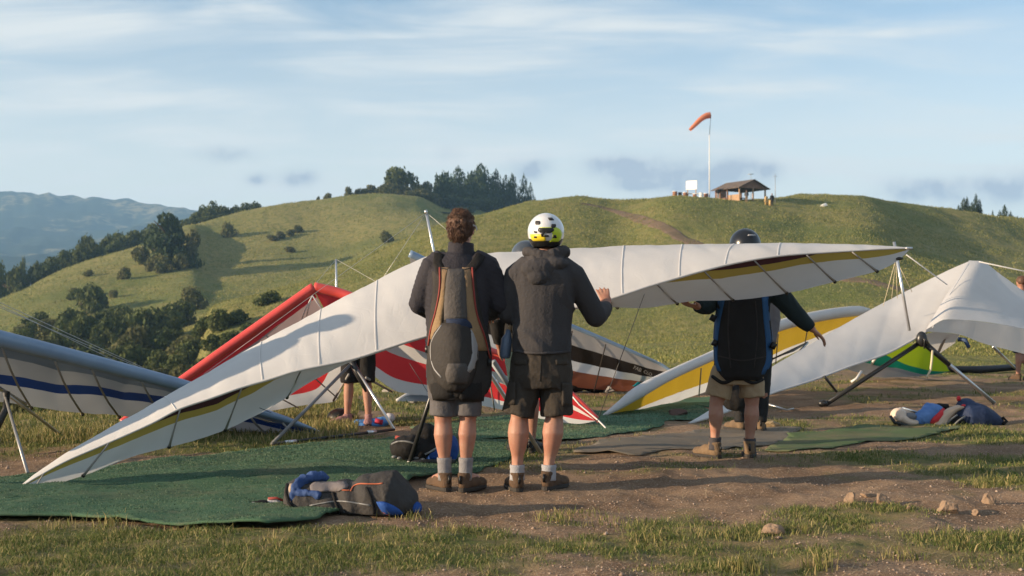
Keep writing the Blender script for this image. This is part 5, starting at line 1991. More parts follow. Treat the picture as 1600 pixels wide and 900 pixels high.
# ---- A: man with the tan and grey harness, seen from behind ------------------
YA = 8.28
A = lambda x, y, d=0.0: P(x, y, YA + d)
pa = person(G(712, 764), 'man with brown hair, charcoal jacket and tan panelled harness, back to the camera')
body = MB()
hc = A(721, 357)
qa = head_shape(body, hc, (.25, 1, -.15))
body.tube([A(719, 405), A(720, 385), A(721, 368, .01)], [.062, .056, .058], 14)
torso_rings(body, [(713, 600, 38, .10), (714, 560, 36, .10), (715, 500, 38, .10), (716, 440, 42, .10), (718, 412, 36, .085), (719, 398, 16, .06)], YA)
arms = {}
for sgn, S, E, Wp, Hd in ((-1, A(676, 418), A(656, 474, .02), A(690, 496, .32), (.10, .9, -.15)), (1, A(762, 418), A(783, 474, .02), A(764, 492, .34), (-.05, .9, -.1))):
    body.tube([S, S.lerp(E, .5), E], [.052, .047, .040], 12)
    body.tube([E, E.lerp(Wp, .4), Wp], [.041, .038, .027], 12)
    hand(body, Wp, Hd, (0, -.1, -1), .55, 1.0, -sgn)
    arms[sgn] = (S, E, Wp)
legsA = [(A(697, 585), A(692, 655), A(695, 733, .01), (-.5, .87)), (A(733, 585), A(731, 655), A(727, 733), (.5, .87))]
for h_, k_, a_, d_ in legsA:
    leg_tube(body, h_, k_, a_, d_, 1.0, .062)
bo = blob(body, 'body', M_SKIN, pa, .007, 5)
eyes(qa, pa)
# hair: a cap with thick locks
hb = MB()
hb.ell(qa(0, -.016, .022), (.086, .100, .092), 18, 12)
hb.ell(qa(0, -.058, -.030), (.072, .052, .070), 14, 10)
hb.ell(qa(-.012, -.02, .085), (.055, .06, .035), 12, 8)
hair = blob(hb, 'hair', M_HAIR, pa, .007, 3, lambda p: .007 * mnoise.noise((p.x * 45, p.y * 45, p.z * 30)) + .005 * mnoise.noise((p.x * 110, p.y * 110, p.z * 60)))
lk = MB()
r_ = random.Random(4)
hv = [v for v in hair.data.vertices]
for _ in range(2200):
    v = r_.choice(hv)
    if v.co.y > hc.y + .035 and v.co.z < hc.z + .03:
        continue
    n_ = v.normal
    dn = Vector((r_.uniform(-.6, .6), r_.uniform(-.3, .3), -1 if v.co.z < hc.z + .05 else .2))
    t_ = (dn - n_ * dn.dot(n_)).normalized()
    L0 = r_.uniform(.014, .036)
    p0 = v.co - n_ * .003
    cw = t_.cross(n_) * r_.uniform(-.012, .012)
    lk.tube([p0, p0 + t_ * L0 * .5 + n_ * .008 + cw, p0 + t_ * L0 + n_ * r_.uniform(.0, .012) + cw * .3], [.0022, .0019, .0004], 4, cap=False)
lk.build('locks', M_HAIR, hair)
MB().tube([qa(.084, -.035, .012), qa(.090, .02, .012), qa(.082, .075, .008)], [(.004, .011)] * 3, 8, up=UPV).build('glasses_arm', M_PIPE_W, pa)
# jacket
jk = MB()
torso_rings(jk, [(713, 606, 45, .145), (713, 585, 47, .150), (714, 540, 47, .142), (714, 490, 49, .145, .0), (715, 450, 53, .148), (716, 425, 53, .140), (717, 410, 44, .120), (719, 399, 30, .095)], YA)
for sgn in (-1, 1):
    S, E, Wp = arms[sgn]
    jk.tube([A(716 + sgn * 22, 408), S, S.lerp(E, .35), S.lerp(E, .75), E], [.085, .082, .078, .072, .068], 16)
    jk.ell(E, .070, 12, 8)
    jk.tube([E, E.lerp(Wp, .5), E.lerp(Wp, .9)], [.068, .062, .048], 14)
jk.tube([A(719, 412), A(720, 396), A(721, 379, .004)], [(.100, .092), (.086, .084), (.082, .080)], 18, up=(0, 1, 0))


def dispA(p):
    quilt = .0028 * abs(math.sin((p.z * 1.0 + p.x * .55) * math.pi / .034)) if p.x < A(683, 440).x or p.x > A(752, 440).x else 0
    return folds(.008, 8, 1.0)(p) + quilt


jackA = blob(jk, 'jacket', M_JACKA, pa, .0085, 4, dispA)
sh_ = MB()
torso_rings(sh_, [(713, 622, 43, .145), (713, 598, 46, .155), (713, 570, 45, .145)], YA)
for h_, k_, a_, d_ in legsA:
    sh_.tube([h_ + UPV * .02, h_.lerp(k_, .45), h_.lerp(k_, .80), h_.lerp(k_, .92)], [(.090, .100), (.091, .098), (.088, .094), (.089, .094)], 16, up=(0, 1, 0))
shortA = blob(sh_, 'shorts', M_SHORT_G, pa, .0085, 4, folds(.007, 9, 5.0, .6))
for (h_, k_, a_, d_), hx in zip(legsA, ((702, 762), (729, 764))):
    sock(pa, k_.lerp(a_, .76) + Vector((0, .0, 0)), a_ - UPV * .07, .043, .041, M_SOCK_G)
    hg = G(*hx)
    hp = Vector((a_.x, a_.y, 0)) - Vector((d_[0], d_[1], 0)).normalized() * .045
    shoe(pa, a_, Vector((hp.x, hp.y, gz(hp.x, hp.y))), d_, 1.02)
# harness
hn = empty('harness', pa.location)
hn.parent = pa
hn.location = (0, 0, 0)
bv = bvh_of(jackA, shortA)
shell = patch('back_shell', bv, [(424, 676, 742), (450, 677, 745), (490, 673, 752), (525, 669, 763), (560, 668, 768), (594, 669, 768), (612, 673, 762), (622, 682, 750)], M_HARN, hn, .010, .030, 16, 26, .010, .004, 2.0)
# split the lower end into two leg pieces with a dark gap
bv2 = bvh_of(jackA, shortA, shell)
patch('side_panel', bv2, [(418, 686, 702), (436, 688, 697), (460, 686, 696), (490, 679, 692), (510, 674, 690), (530, 672, 686)], M_TAN, hn, .010, .008, 6, 16, .006, .002, 3.0)
patch('side_panel', bv2, [(418, 722, 737), (440, 726, 738), (470, 728, 741), (500, 730, 748), (530, 733, 758), (548, 745, 764)], M_TAN, hn, .010, .008, 6, 16, .006, .002, 4.0)
patch('centre_panel', bv2, [(420, 700, 724), (440, 697, 727), (470, 694, 729), (500, 694, 730)], M_HARN_G, hn, .012, .012, 8, 14, .006, .003, 5.0)
patch('blue_tab', bv2, [(498, 697, 728), (506, 698, 736), (513, 700, 738)], mat('navy_cloth', (.014, .024, .055), .8), hn, .016, .01, 6, 5, .006)
pouch = patch('pouch', bv2, [(505, 690, 728), (520, 678, 740), (545, 674, 746), (575, 675, 744), (598, 684, 736), (612, 700, 722)], M_HARN, hn, .008, .075, 14, 16, .010, .006, 6.0)
bv3 = bvh_of(jackA, shortA, shell, pouch)
patch('pouch_flap', bv3, [(568, 700, 728), (585, 696, 734), (600, 700, 730)], M_HARN_G, hn, .006, .012, 8, 8, .005, .003, 7.0)
seam_on('piping', bv3, [(690, 508), (676, 530), (673, 552), (678, 575), (690, 590)], .0055, M_PIPE_W, hn)
patch('pale_panel', bv3, [(515, 735, 741), (535, 737, 747), (555, 737, 747), (575, 730, 742), (583, 727, 733)], M_PIPE_W, hn, .006, .004, 5, 10, .005)
seam_on('piping', bv2, [(687, 418), (687, 450), (681, 485), (673, 515), (669, 540)], .006, M_PIPE_R, hn, .020)
seam_on('piping', bv2, [(738, 418), (740, 450), (745, 490), (757, 525), (766, 560)], .006, M_PIPE_R, hn, .020)
seam_on('piping', bv2, [(686, 418), (700, 422), (712, 424), (725, 422), (738, 418)], .006, M_HARN, hn, .014)
for xs in (((686, 396), (684, 410), (690, 424), (697, 436)), ((752, 398), (744, 410), (734, 422), (727, 434))):
    c = [project(bv, *q, .010, None)[0] for q in xs]
    c = [q for q in c if q is not None]
    MB().tube(c, [(.032, .007)] * len(c), 10, up=(0, -1, .4)).build('strap', M_BLACKCLOTH, hn)
for q in ((668, 546), (764, 548), (765, 566)):
    p_ = A(q[0], q[1], -.05)
    MB().box(p_, (.03, .03, .045)).build('buckle', M_BLACKP, hn)
for x0, x1, zb in ((674, 712, 625), (716, 757, 627)):
    patch('leg_loop', bvh_of(shortA), [(592, x0 - 1, x1), (610, x0, x1), (zb, x0 + 3, x1 - 2)], M_BLACKCLOTH, hn, .014, .016, 8, 8, .008, .004, x0 * .1)

# ---- B: man with the white helmet --------------------------------------------
YB = 8.28
B = lambda x, y, d=0.0: P(x, y, YB + d)
pb_ = person(G(838, 766), 'man in slate hooded jacket and dark cargo shorts wearing a white and lime helmet')
body = MB()
hc = B(853, 366, .01)
qb = head_shape(body, hc, (.05, 1, -.12))
body.tube([B(851, 410), B(852, 392), B(853, 376)], [.062, .058, .058], 14)
torso_rings(body, [(846, 600, 38, .10), (847, 560, 36, .10), (848, 500, 38, .10), (850, 440, 42, .10), (851, 415, 36, .085), (852, 400, 16, .06)], YB)
arms = {}
for sgn, S, E, Wp, Hd, pn, cu in ((-1, B(806, 432), B(794, 488, .04), B(806, 500, .32), (.1, .9, .1), (0, -.1, -1), .5), (1, B(896, 432), B(931, 494, .08), B(949, 478, .40), (-.20, .45, .85), (0, 1, -.35), .25)):
    body.tube([S, S.lerp(E, .5), E], [.052, .047, .040], 12)
    body.tube([E, E.lerp(Wp, .4), Wp], [.041, .038, .028], 12)
    hand(body, Wp, Hd, pn, cu, 1.05, -sgn if sgn < 0 else 1, .16)
    arms[sgn] = (S, E, Wp)
legsB = [(B(824, 585), B(811, 652), B(808, 733), (-.22, 1)), (B(866, 585), B(866, 652), B(857, 733), (.50, .85))]
for h_, k_, a_, d_ in legsB:
    leg_tube(body, h_, k_, a_, d_, 1.04, .068)
blob(body, 'body', M_SKIN, pb_, .007, 5)
eyes(qb, pb_)
hb = MB()
hb.ell(qb(0, -.040, -.040), (.068, .055, .060), 14, 10)
hr = blob(hb, 'hair', mat('auburn_hair', (.16, .075, .042), .6, (.10, .045, .026), 30, .5, 90), pb_, .006, 2, lambda p: .004 * mnoise.noise((p.x * 90, p.y * 90, p.z * 40)))
jk = MB()
torso_rings(jk, [(847, 551, 46, .150), (847, 540, 47, .152), (847, 510, 46, .142), (848, 470, 49, .145), (849, 445, 52, .145), (850, 425, 51, .135), (851, 410, 40, .115), (852, 400, 28, .095)], YB)
for sgn in (-1, 1):
    S, E, Wp = arms[sgn]
    jk.tube([B(850 + sgn * 22, 416), S, S.lerp(E, .35), S.lerp(E, .75), E], [.085, .082, .080, .076, .072], 16)
    jk.ell(E, .073, 12, 8)
    jk.tube([E, E.lerp(Wp, .5), E.lerp(Wp, .88)], [.072, .062, .044], 14)
# creases fall from the right shoulder to the left hip


def dispB(p):
    u = (p.x * .75 + p.z * .66)
    cr = .011 * max(0, 1 - abs(mnoise.noise((u * 6.0, p.y * 2, (p.x - p.z) * 1.6))) * 4.5) ** 1.5 if abs(p.x - B(850, 480).x) < .19 else 0
    return folds(.006, 5, 9.0, .75)(p) + cr * 1.4


jackB = blob(jk, 'jacket', M_JACKB, pb_, .0085, 4, dispB)
hd = MB()
for i in range(20):
    a = 2 * math.pi * i / 20
    hd.ell(B(853, 397) + Vector((.118 * math.cos(a), .085 * math.sin(a) + .0, -.012 * math.sin(a) - .004 + .018 * math.cos(a * 2))), (.040, .036, .034 + .008 * (math.cos(a) > .3)), 10, 8)
hd.ell(B(842, 420, -.115), (.118, .052, .068), 16, 10)
hd.ell(B(842, 432, -.135), (.075, .036, .055), 14, 10)
hd.ell(B(868, 412, -.09), (.085, .06, .045), 14, 10)
blob(hd, 'hood', M_JACKB, pb_, .0085, 4, folds(.009, 13, 3.0))
bvj = bvh_of(jackB)
seam_on('hem_band', bvj, [(803, 548), (825, 551), (848, 552), (870, 551), (893, 548)], .010, M_JACKB, pb_, .002)
sh_ = MB()
torso_rings(sh_, [(846, 606, 45, .145), (846, 585, 49, .155), (846, 560, 46, .145), (847, 545, 44, .140)], YB)
for (h_, k_, a_, d_), dx in zip(legsB, (-.008, .012)):
    o_ = Vector((dx, 0, 0))
    sh_.tube([h_ + UPV * .02, h_.lerp(k_, .45) + o_, h_.lerp(k_, .78) + o_ * 1.3, h_.lerp(k_, .94) + o_ * 1.5], [(.100, .108), (.104, .108), (.103, .106), (.105, .106)], 16, up=(0, 1, 0))
shortB = blob(sh_, 'shorts', M_SHORT_B, pb_, .0080, 2, folds(.015, 8.5, 15.0, .85))
bvs = bvh_of(shortB)
for rows in ([(598, 796, 806), (612, 793, 806), (632, 793, 805)], [(598, 878, 893), (614, 878, 894), (634, 878, 893)]):
    patch('cargo_pocket', bvs, rows, M_SHORT_B, pb_, .006, .012, 7, 9, .008, .003, rows[0][1])
for rows in ([(562, 803, 824), (570, 804, 823)], [(562, 868, 888), (570, 869, 887)]):
    patch('pocket_flap', bvs, rows, M_SHORT_B, pb_, .004, .003, 7, 4, .005)
seam_on('centre_seam', bvs, [(846, 556), (845, 575), (844, 596)], .003, M_BLACKCLOTH, pb_, .001)
for (h_, k_, a_, d_) in legsB:
    sock(pb_, k_.lerp(a_, .91), a_ - UPV * .07, .043, .046, M_SOCK_W)
    hp = Vector((a_.x, a_.y, 0)) - Vector((d_[0], d_[1], 0)).normalized() * .045
    shoe(pb_, a_, Vector((hp.x, hp.y, gz(hp.x, hp.y))), d_, 1.04)
# water bottle and small pouch on his left hip
wb = MB()
wb.tube([B(795, 515, .02), B(794, 522, .02), B(792, 530, .02), B(789, 556, .02), B(789, 560, .02)], [.016, .020, .036, .036, .028], 12)
bt_ = wb.build('bottle', mat('blue_grey_bottle', (.10, .14, .21), .4), pb_)
MB().tube([B(797, 508, .02), B(796, 519, .02)], [.012, .014], 8).build('bottle_cap', M_TAN, bt_)
MB().tube([B(800, 505, .01), B(797, 512, .02), B(800, 520, .02)], .005, 6).build('bottle_loop', M_BLACKP, bt_)
# helmet
hl = empty('helmet', (0, 0, 0))
hl.parent = pb_
hs = dome('shell', hc + Vector((0, -.008, .012)), (.05, 1, 0), (.116, .140, .122), M_HELM_W, hl, 124, 76)
ds = dome('lower_shell', hc + Vector((0, -.006, .004)), (.05, 1, 0), (.118, .142, .128), M_BLACKP, hl, 140, 78, .006)
for v in ds.data.vertices:
    v.co += (hc - v.co) * .06
bh = bvh_of(hs)
patch('lime_print', bh, [(366, 828, 850), (374, 829, 853), (380, 831, 852)], M_YELP, hl, .007, 0, 10, 5, .0015, dmax=.2)
patch('lime_print', bh, [(355, 842, 869), (359, 860, 876), (370, 864, 879), (380, 856, 877)], M_LIMEP, hl, .007, 0, 8, 12, .0015, dmax=.2)
patch('vent', bh, [(356, 842, 864), (360, 840, 866), (364, 845, 860)], M_BLACKP, hl, .008, 0, 10, 5, .0015)
patch('vent', bh, [(340, 856, 863), (344, 858, 866)], M_BATTEN_D, hl, .0078, 0, 5, 3, .0015)
for x, y in ((840, 348), (865, 353)):
    patch('vent', bh, [(y - 3, x - 3, x + 3), (y, x - 4, x + 4), (y + 3, x - 3, x + 2)], M_BATTEN_D, hl, .0078, 0, 5, 4, .0015)
for rows in ([(362, 846, 853), (365, 845, 850), (370, 846, 849)], [(362, 853, 858), (364, 852, 858)], [(367, 849, 857), (370, 850, 858)], [(367, 865, 869), (372, 864, 870)], [(369, 835, 838), (372, 834, 839)], [(361, 834, 838), (364, 835, 838)]):
    patch('black_print', bh, rows, M_BLACKP, hl, .009, 0, 4, 3, .0012)

# ---- C: man under the right wing ---------------------------------------------
YC = 10.12
C = lambda x, y, d=0.0: P(x, y, YC + d)
pc = person(G(1145, 714), 'man in black helmet, blue edged harness and khaki shorts holding up the right wing')
body = MB()
hc = C(1164, 386)
qc = head_shape(body, hc, (-.05, 1, -.1))
body.tube([C(1163, 428), C(1164, 405)], [.062, .058], 14)
torso_rings(body, [(1152, 590, 32, .10), (1156, 560, 30, .10), (1160, 500, 32, .10), (1163, 445, 34, .10), (1164, 425, 18, .07)], YC)
arms = {}
for sgn, S, E, Wp, Hd, pn, cu in ((-1, C(1127, 440), C(1106, 478, -.05), C(1088, 479, -.22), (-.75, -.5, .15), (0, .1, 1), .35), (1, C(1199, 440), C(1243, 490, .0), C(1271, 516, -.02), (.75, -.05, -.65), (-.6, 0, -.7), .45)):
    body.tube([S, S.lerp(E, .5), E], [.052, .047, .040], 12)
    body.tube([E, E.lerp(Wp, .4), Wp], [.041, .038, .028], 12)
    hand(body, Wp, Hd, pn, cu, 1.05, sgn, .10)
    arms[sgn] = (S, E, Wp)
legsC = [(C(1132, 580), C(1119, 630), C(1117, 689), (-.55, .8)), (C(1172, 580), C(1175, 630), C(1171, 691), (.15, 1))]
for h_, k_, a_, d_ in legsC:
    leg_tube(body, h_, k_, a_, d_, 1.0, .060)
blob(body, 'body', M_SKIN, pc, .008, 5)
eyes(qc, pc)
jk = MB()
torso_rings(jk, [(1152, 588, 38, .150), (1156, 560, 40, .15), (1159, 500, 42, .145), (1162, 460, 42, .145), (1163, 442, 40, .13), (1164, 428, 24, .10)], YC)
for sgn in (-1, 1):
    S, E, Wp = arms[sgn]
    jk.tube([C(1163 + sgn * 18, 436), S, S.lerp(E, .5), E], [.085, .084, .080, .070], 16)
    jk.ell(E, .070, 12, 8)
    jk.tube([E, E.lerp(Wp, .5), E.lerp(Wp, .90)], [.070, .060, .045], 14)
jackC = blob(jk, 'jacket', M_JACKC, pc, .010, 4, folds(.009, 9, 21))
sh_ = MB()
torso_rings(sh_, [(1152, 600, 36, .145), (1153, 580, 38, .15), (1155, 565, 36, .145)], YC)
for (h_, k_, a_, d_), dx in zip(legsC, (-.006, .006)):
    o_ = Vector((dx, 0, 0))
    sh_.tube([h_ + UPV * .02, h_.lerp(k_, .5) + o_, h_.lerp(k_, .80) + o_], [(.098, .11), (.100, .106), (.102, .106)], 16, up=(0, 1, 0))
shortC = blob(sh_, 'shorts', M_KHAKI, pc, .009, 3, folds(.012, 8, 33, .7))
for (h_, k_, a_, d_) in legsC:
    sock(pc, k_.lerp(a_, .90), a_ - UPV * .07, .044, .047, M_SOCK_D)
    hp = Vector((a_.x, a_.y, 0)) - Vector((d_[0], d_[1], 0)).normalized() * .045
    shoe(pc, a_, Vector((hp.x, hp.y, gz(hp.x, hp.y))), d_, 1.08, M_SHOE_T, .095)
hl = empty('helmet', (0, 0, 0))
hl.parent = pc
hs = dome('shell', hc + Vector((0, -.004, .016)), (-.05, 1, 0), (.120, .142, .128), M_HELM_K, hl, 122, 76)
bh = bvh_of(hs)
patch('white_print', bh, [(366, 1169, 1180), (368.5, 1168, 1181)], M_PIPE_W, hl, .007, 0, 6, 3, .0012)
hn = empty('harness', (0, 0, 0))
hn.parent = pc
bv = bvh_of(jackC, shortC)
shell = patch('back_shell', bv, [(462, 1122, 1200), (490, 1119, 1202), (530, 1116, 1206), (560, 1116, 1207), (580, 1122, 1200), (594, 1134, 1186)], M_BLACKCLOTH, hn, .012, .05, 14, 18, .010, .005, 2)
bv2 = bvh_of(jackC, shortC, shell)
M_BLUE_H = mat('blue_harness_edge', (.012, .075, .20), .7, bump=.4, bscale=50)
patch('blue_edge', bv2, [(462, 1123, 1134), (500, 1117, 1126), (530, 1115, 1122), (560, 1116, 1121), (580, 1121, 1127)], M_BLUE_H, hn, .008, .006, 5, 14, .007)
patch('blue_edge', bv2, [(462, 1190, 1200), (500, 1193, 1203), (530, 1196, 1207), (560, 1197, 1207), (585, 1188, 1196)], M_BLUE_H, hn, .008, .006, 5, 14, .007)
for pts in ([(1140, 470), (1138, 520), (1142, 575)], [(1180, 470), (1183, 520), (1178, 575)], [(1122, 556), (1160, 563), (1200, 556)]):
    seam_on('webbing', bv2, pts, .006, M_HARN, hn, .003)
for q in ((1114, 497), (1117, 536), (1208, 540)):
    MB().box(C(q[0], q[1], -.08), (.045, .03, .05), Matrix.Rotation(.5, 3, 'Y')).build('buckle', M_BLACKP, hn)
for x0, x1 in ((1113, 1146), (1156, 1194)):
    seam_on('leg_strap', bvh_of(shortC), [(x0, 588), ((x0 + x1) / 2, 598), (x1, 592)], .014, M_BLACKCLOTH, hn, .004)

# ---- D: person in a grey puffy jacket beyond him -----------------------------
YD = 12.45
D = lambda x, y, d=0.0: P(x, y, YD + d)


def simple_person(root, Y, cx, foot, jm, lm, skin, shoes, scale=1.0, vox=.012, bare=True, bend=None, armR=None, armL=None, knees=None, face=(0, 1, 0), hairm=None, half=15):
    """A full figure whose detail is mostly hidden; px are photo columns at depth Y."""
    s = Y / FPX
    x0 = (cx - 800) * s
    g_ = gz(x0, Y)
    q = lambda x, z, d=0.0: Vector((x0 + x * scale, Y + d, g_ + z * scale))
    b = MB()
    sh = bend or (lambda z: (0, 0, z))
    T = lambda x, z: q(x + sh(z)[0], sh(z)[2], sh(z)[1])
    hh = head_shape(b, T(0, 1.62), face, scale)
    b.tube([T(0, 1.42), T(0, 1.56)], [.06 * scale, .055 * scale], 12)
    ts = [T(0, z) for z in (.90, 1.05, 1.25, 1.40, 1.46)]
    b.tube(ts, [(.14 * scale, .10 * scale), (.13 * scale, .09 * scale), (.15 * scale, .10 * scale), (.12 * scale, .08 * scale), (.06 * scale, .05 * scale)], 16, up=(0, 1, .05))
    ar = []
    for sgn, a in ((-1, armL), (1, armR)):
        S = T(.19 * sgn, 1.40)
        E, Wp = a if a else (T(.25 * sgn, 1.12), T(.23 * sgn, .88) + Vector((0, .1, 0)))
        b.tube([S, E], [.048 * scale, .038 * scale], 10)
        b.tube([E, Wp], [.038 * scale, .026 * scale], 10)
        hand(b, Wp, (Wp - E).normalized(), (-sgn, .2, 0), .5, scale, sgn)
        ar.append((S, E, Wp))
    lg = []
    for i, sgn in enumerate((-1, 1)):
        kx, ax, dd = (knees[i] if knees else (.10 * sgn, .10 * sgn, (.25 * sgn, 1)))
        H, K_, A_2 = T(.09 * sgn, .90), q(kx, .48), q(ax, .09)
        leg_tube(b, H, K_, A_2, dd, scale, .056, (-face[0], -face[1], 0))
        lg.append((H, K_, A_2, dd))
    blob(b, 'body', skin, root, vox, 4)
    eyes(hh, root, scale)
    j = MB()
    j.tube([T(0, z) for z in (.84, .95, 1.15, 1.32, 1.42, 1.48)], [(.18 * scale, .14 * scale), (.18 * scale, .14 * scale), (.18 * scale, .135 * scale), (.19 * scale, .13 * scale), (.15 * scale, .11 * scale), (.08 * scale, .08 * scale)], 18, up=(0, 1, .05))
    for S, E, Wp in ar:
        j.tube([S, S.lerp(E, .5), E], [.078 * scale, .072 * scale, .064 * scale], 12)
        j.ell(E, .064 * scale, 10, 8)
        j.tube([E, E.lerp(Wp, .9)], [.064 * scale, .046 * scale], 12)
    jo = blob(j, 'jacket', jm, root, vox, 3, folds(.010, 10, cx))
    t = MB()
    t.tube([T(0, .80), T(0, .92)], [(.165 * scale, .13 * scale), (.165 * scale, .13 * scale)], 16, up=(0, 1, .05))
    for H, K_, A_2, dd in lg:
        if bare:
            t.tube([H, H.lerp(K_, .9), K_.lerp(A_2, .05)], [(.10 * scale, .105 * scale), (.092 * scale, .098 * scale), (.092 * scale, .098 * scale)], 14, up=(0, 1, 0))
        else:
            t.tube([H, K_, K_.lerp(A_2, .5), A_2], [.095 * scale, .075 * scale, .065 * scale, .056 * scale], 14)
    blob(t, 'shorts' if bare else 'trousers', lm, root, vox, 3, folds(.010, 9, cx + 3))
    for H, K_, A_2, dd in lg:
        hp = Vector((A_2.x, A_2.y, 0)) - Vector((dd[0], dd[1], 0)).normalized() * .045
        shoe(root, A_2, Vector((hp.x, hp.y, gz(hp.x, hp.y))), dd, scale, shoes)
    hb = MB()
    hb.ell(hh(0, -.012, .024), (.084 * scale, .098 * scale, .088 * scale), 14, 10)
    if hairm:
        blob(hb, 'hair', hairm, root, vox, 2, folds(.006, 40, cx))
    return hh, jo


M_TROUS = mat('black_trousers', (.010, .010, .011), .8, bump=.4, bscale=40)
pd_ = person(G(1172, 671), 'person in grey puffy jacket and black trousers standing behind the khaki shorts man')
xD = lambda px: (px - 1178) * YD / FPX
simple_person(pd_, YD, 1178, 671, M_JACKD, M_TROUS, M_SKIN2, M_SHOE_T, 1.0, .012, False, None, (D(1209, 500), D(1205, 540, -.05)), None, [(xD(1158), xD(1156), (-.5, .8)), (xD(1192), xD(1188), (.2, 1))], hairm=M_HAIR)
hb = MB()
hb.ell(D(1149, 618, -.12), (.15, .10, .15), 16, 10)
hb.ell(D(1153, 590, -.10), (.10, .09, .17), 16, 10)
hp_ = blob(hb, 'harness_pod', M_BLACKCLOTH, pd_, .012, 3, folds(.01, 8, 3))
MB().tube([D(1136, 612, -.21), D(1138, 604, -.22), D(1140, 598, -.22)], [.012, .016, .010], 8).build('red_strap', mat('crimson_cloth', (.40, .02, .05), .7), hp_)

# ---- E: person hidden behind the white helmet man ----------------------------
YE_ = 10.55
pe = person(G(822, 705), 'person in dark helmet and teal shorts mostly hidden behind the white helmet man')
xE = lambda px: (px - 822) * YE_ / FPX
hh, jo = simple_person(pe, YE_, 822, 705, M_BLACKCLOTH, mat('dark_teal_shorts', (.012, .030, .030), .85, bump=.4, bscale=50), M_SKIN2, mat('black_boot', (.02, .02, .018), .7, bump=.4, bscale=60), .985, .012, True, None, None, None,
                       [(xE(812), xE(812), (-.4, .9)), (xE(833), xE(831), (.35, .9))])
hl = empty('helmet', (0, 0, 0))
hl.parent = pe
dome('shell', hh(0, -.004, .022), (0, 1, 0), (.122, .142, .126), mat('slate_helmet_shell', (.05, .06, .075), .3, coat=.3), hl, 122, 76)

# ---- F: person bending under the red glider ----------------------------------
YF = 13.1
pf_ = person(G(560, 662), 'bare legged person in black shorts bending under the red striped glider')
xF = lambda px: (px - 560) * YF / FPX


def bendF(z):
    k = max(0, z - .88)
    a = min(k / .2, 1) * 1.15
    return (k * .1, -k * math.sin(a), .88 + k * math.cos(a) if z > .88 else z)


simple_person(pf_, YF, 560, 662, M_BLACKCLOTH, M_BLACKCLOTH, M_SKIN, mat('pink_grey_shoe', (.34, .17, .16), .7, (.22, .12, .12), 10), .95, .012, True, bendF, (P(572, 540, 12.7), P(578, 520, 12.45)), (P(545, 540, 12.7), P(548, 515, 12.45)),
              [(xF(545), xF(542), (-.75, -.6)), (xF(574), xF(577), (.1, -1))], (0, -.75, -.65), hairm=M_HAIR)

# ---- G: person at the right edge ----------------------------------------------
# ---- unseen person added at left to cast the shadow along the white wing ----
po = empty('person', Vector((-3.95, 8.14, gz(-3.95, 8.14))), 'person in dark clothes added unseen beyond the left edge to shade the white wing', 'person')
simple_person(po, 8.14, 800 - 3.95 * FPX / 8.14, 0, M_BLACKCLOTH, M_SHORT_B, M_SKIN, M_SHOE, 1.02, .014, True, None, (Vector((-3.73, 8.26, 1.12)), Vector((-3.75, 8.46, .95))), (Vector((-4.18, 8.26, 1.12)), Vector((-4.16, 8.46, .95))), hairm=M_HAIR)

YG = 21.5
pg = person(G(1594, 596), 'person with brown hair and bare legs at the right edge beyond the white glider')
xG = lambda px: (px - 1596) * YG / FPX
simple_person(pg, YG, 1596, 596, mat('grey_blue_shirt', (.10, .14, .22), .8), mat('navy_shorts', (.02, .03, .06), .8), M_SKIN, M_SHOE, 1.02, .018, True, hairm=M_HAIR, knees=[(xG(1591), xG(1590), (-.3, .9)), (xG(1602), xG(1603), (.3, .9))])

# ---- three far figures at the shelter ------------------------------------------
for px, dy, lab, jm, lm, f_ in ((1122.5, -2.5, 'far person in dark top standing left of the hilltop shelter', M_BLACKCLOTH, M_PIPE_W, (1, .2, 0)),
                                (1167, -4.0, 'far person in brown top standing in front of the open shelter end', M_SHORT_G, M_TAN, (.3, 1, 0)),
                                (1207, -4.0, 'far person in dark top standing at the right end of the hilltop shelter', M_BLACKCLOTH, M_TROUS, (-1, .1, 0))):
    p = at_hill(px, dy)
    r0 = empty('person', p, lab, 'person', 'people at the hilltop shelter')
    simple_person(r0, p.y, 800 + p.x * FPX / p.y, 0, jm, lm, M_SKIN, M_SHOE, .92, .03, False, None, None, None, None, f_, hairm=M_HAIR)
# ------------------------------------------------------------------ bags and harnesses on the ground
def lump(name, label, parts, mats_piping=(), cat='bag'):
    pass


# dark harness bag in front
c0 = G(545, 800)
bag = empty('harness_bag', c0, 'dark grey harness bag with blue lining and orange piping lying on the mat edge', 'harness bag')
Yb = c0.y
Q = lambda x, y, d=0.0: P(x, y, Yb + d)
mb = MB()
mb.tube([Q(452, 782, .15), Q(470, 786, .12), Q(505, 788, .10), Q(545, 788, .08), Q(580, 784, .05), Q(612, 780, .02), Q(640, 792, .02), Q(652, 800, .02)],
        [(.07, .07), (.12, .115), (.135, .125), (.14, .13), (.165, .155), (.165, .165), (.10, .09), (.04, .03)], 18, up=(0, 0, 1))
mb.ell(Q(598, 772, .05), (.17, .14, .12), 16, 10)
mb.ell(Q(480, 772, .22), (.14, .13, .10), 14, 10)
mb.ell(Q(560, 775, .12), (.25, .14, .09), 14, 10)


def fold_bag(p):
    a = folds(.014, 6, 2.0, .7)(p) + folds(.007, 17, 5.0, .85)(p)
    u = (p.x - Q(540, 0).x)
    return a + .012 * math.sin(u * 42 + p.z * 22 + 3 * mnoise.noise((p.x * 4, p.y * 4, p.z * 4))) * math.exp(-(u / .13) ** 2)


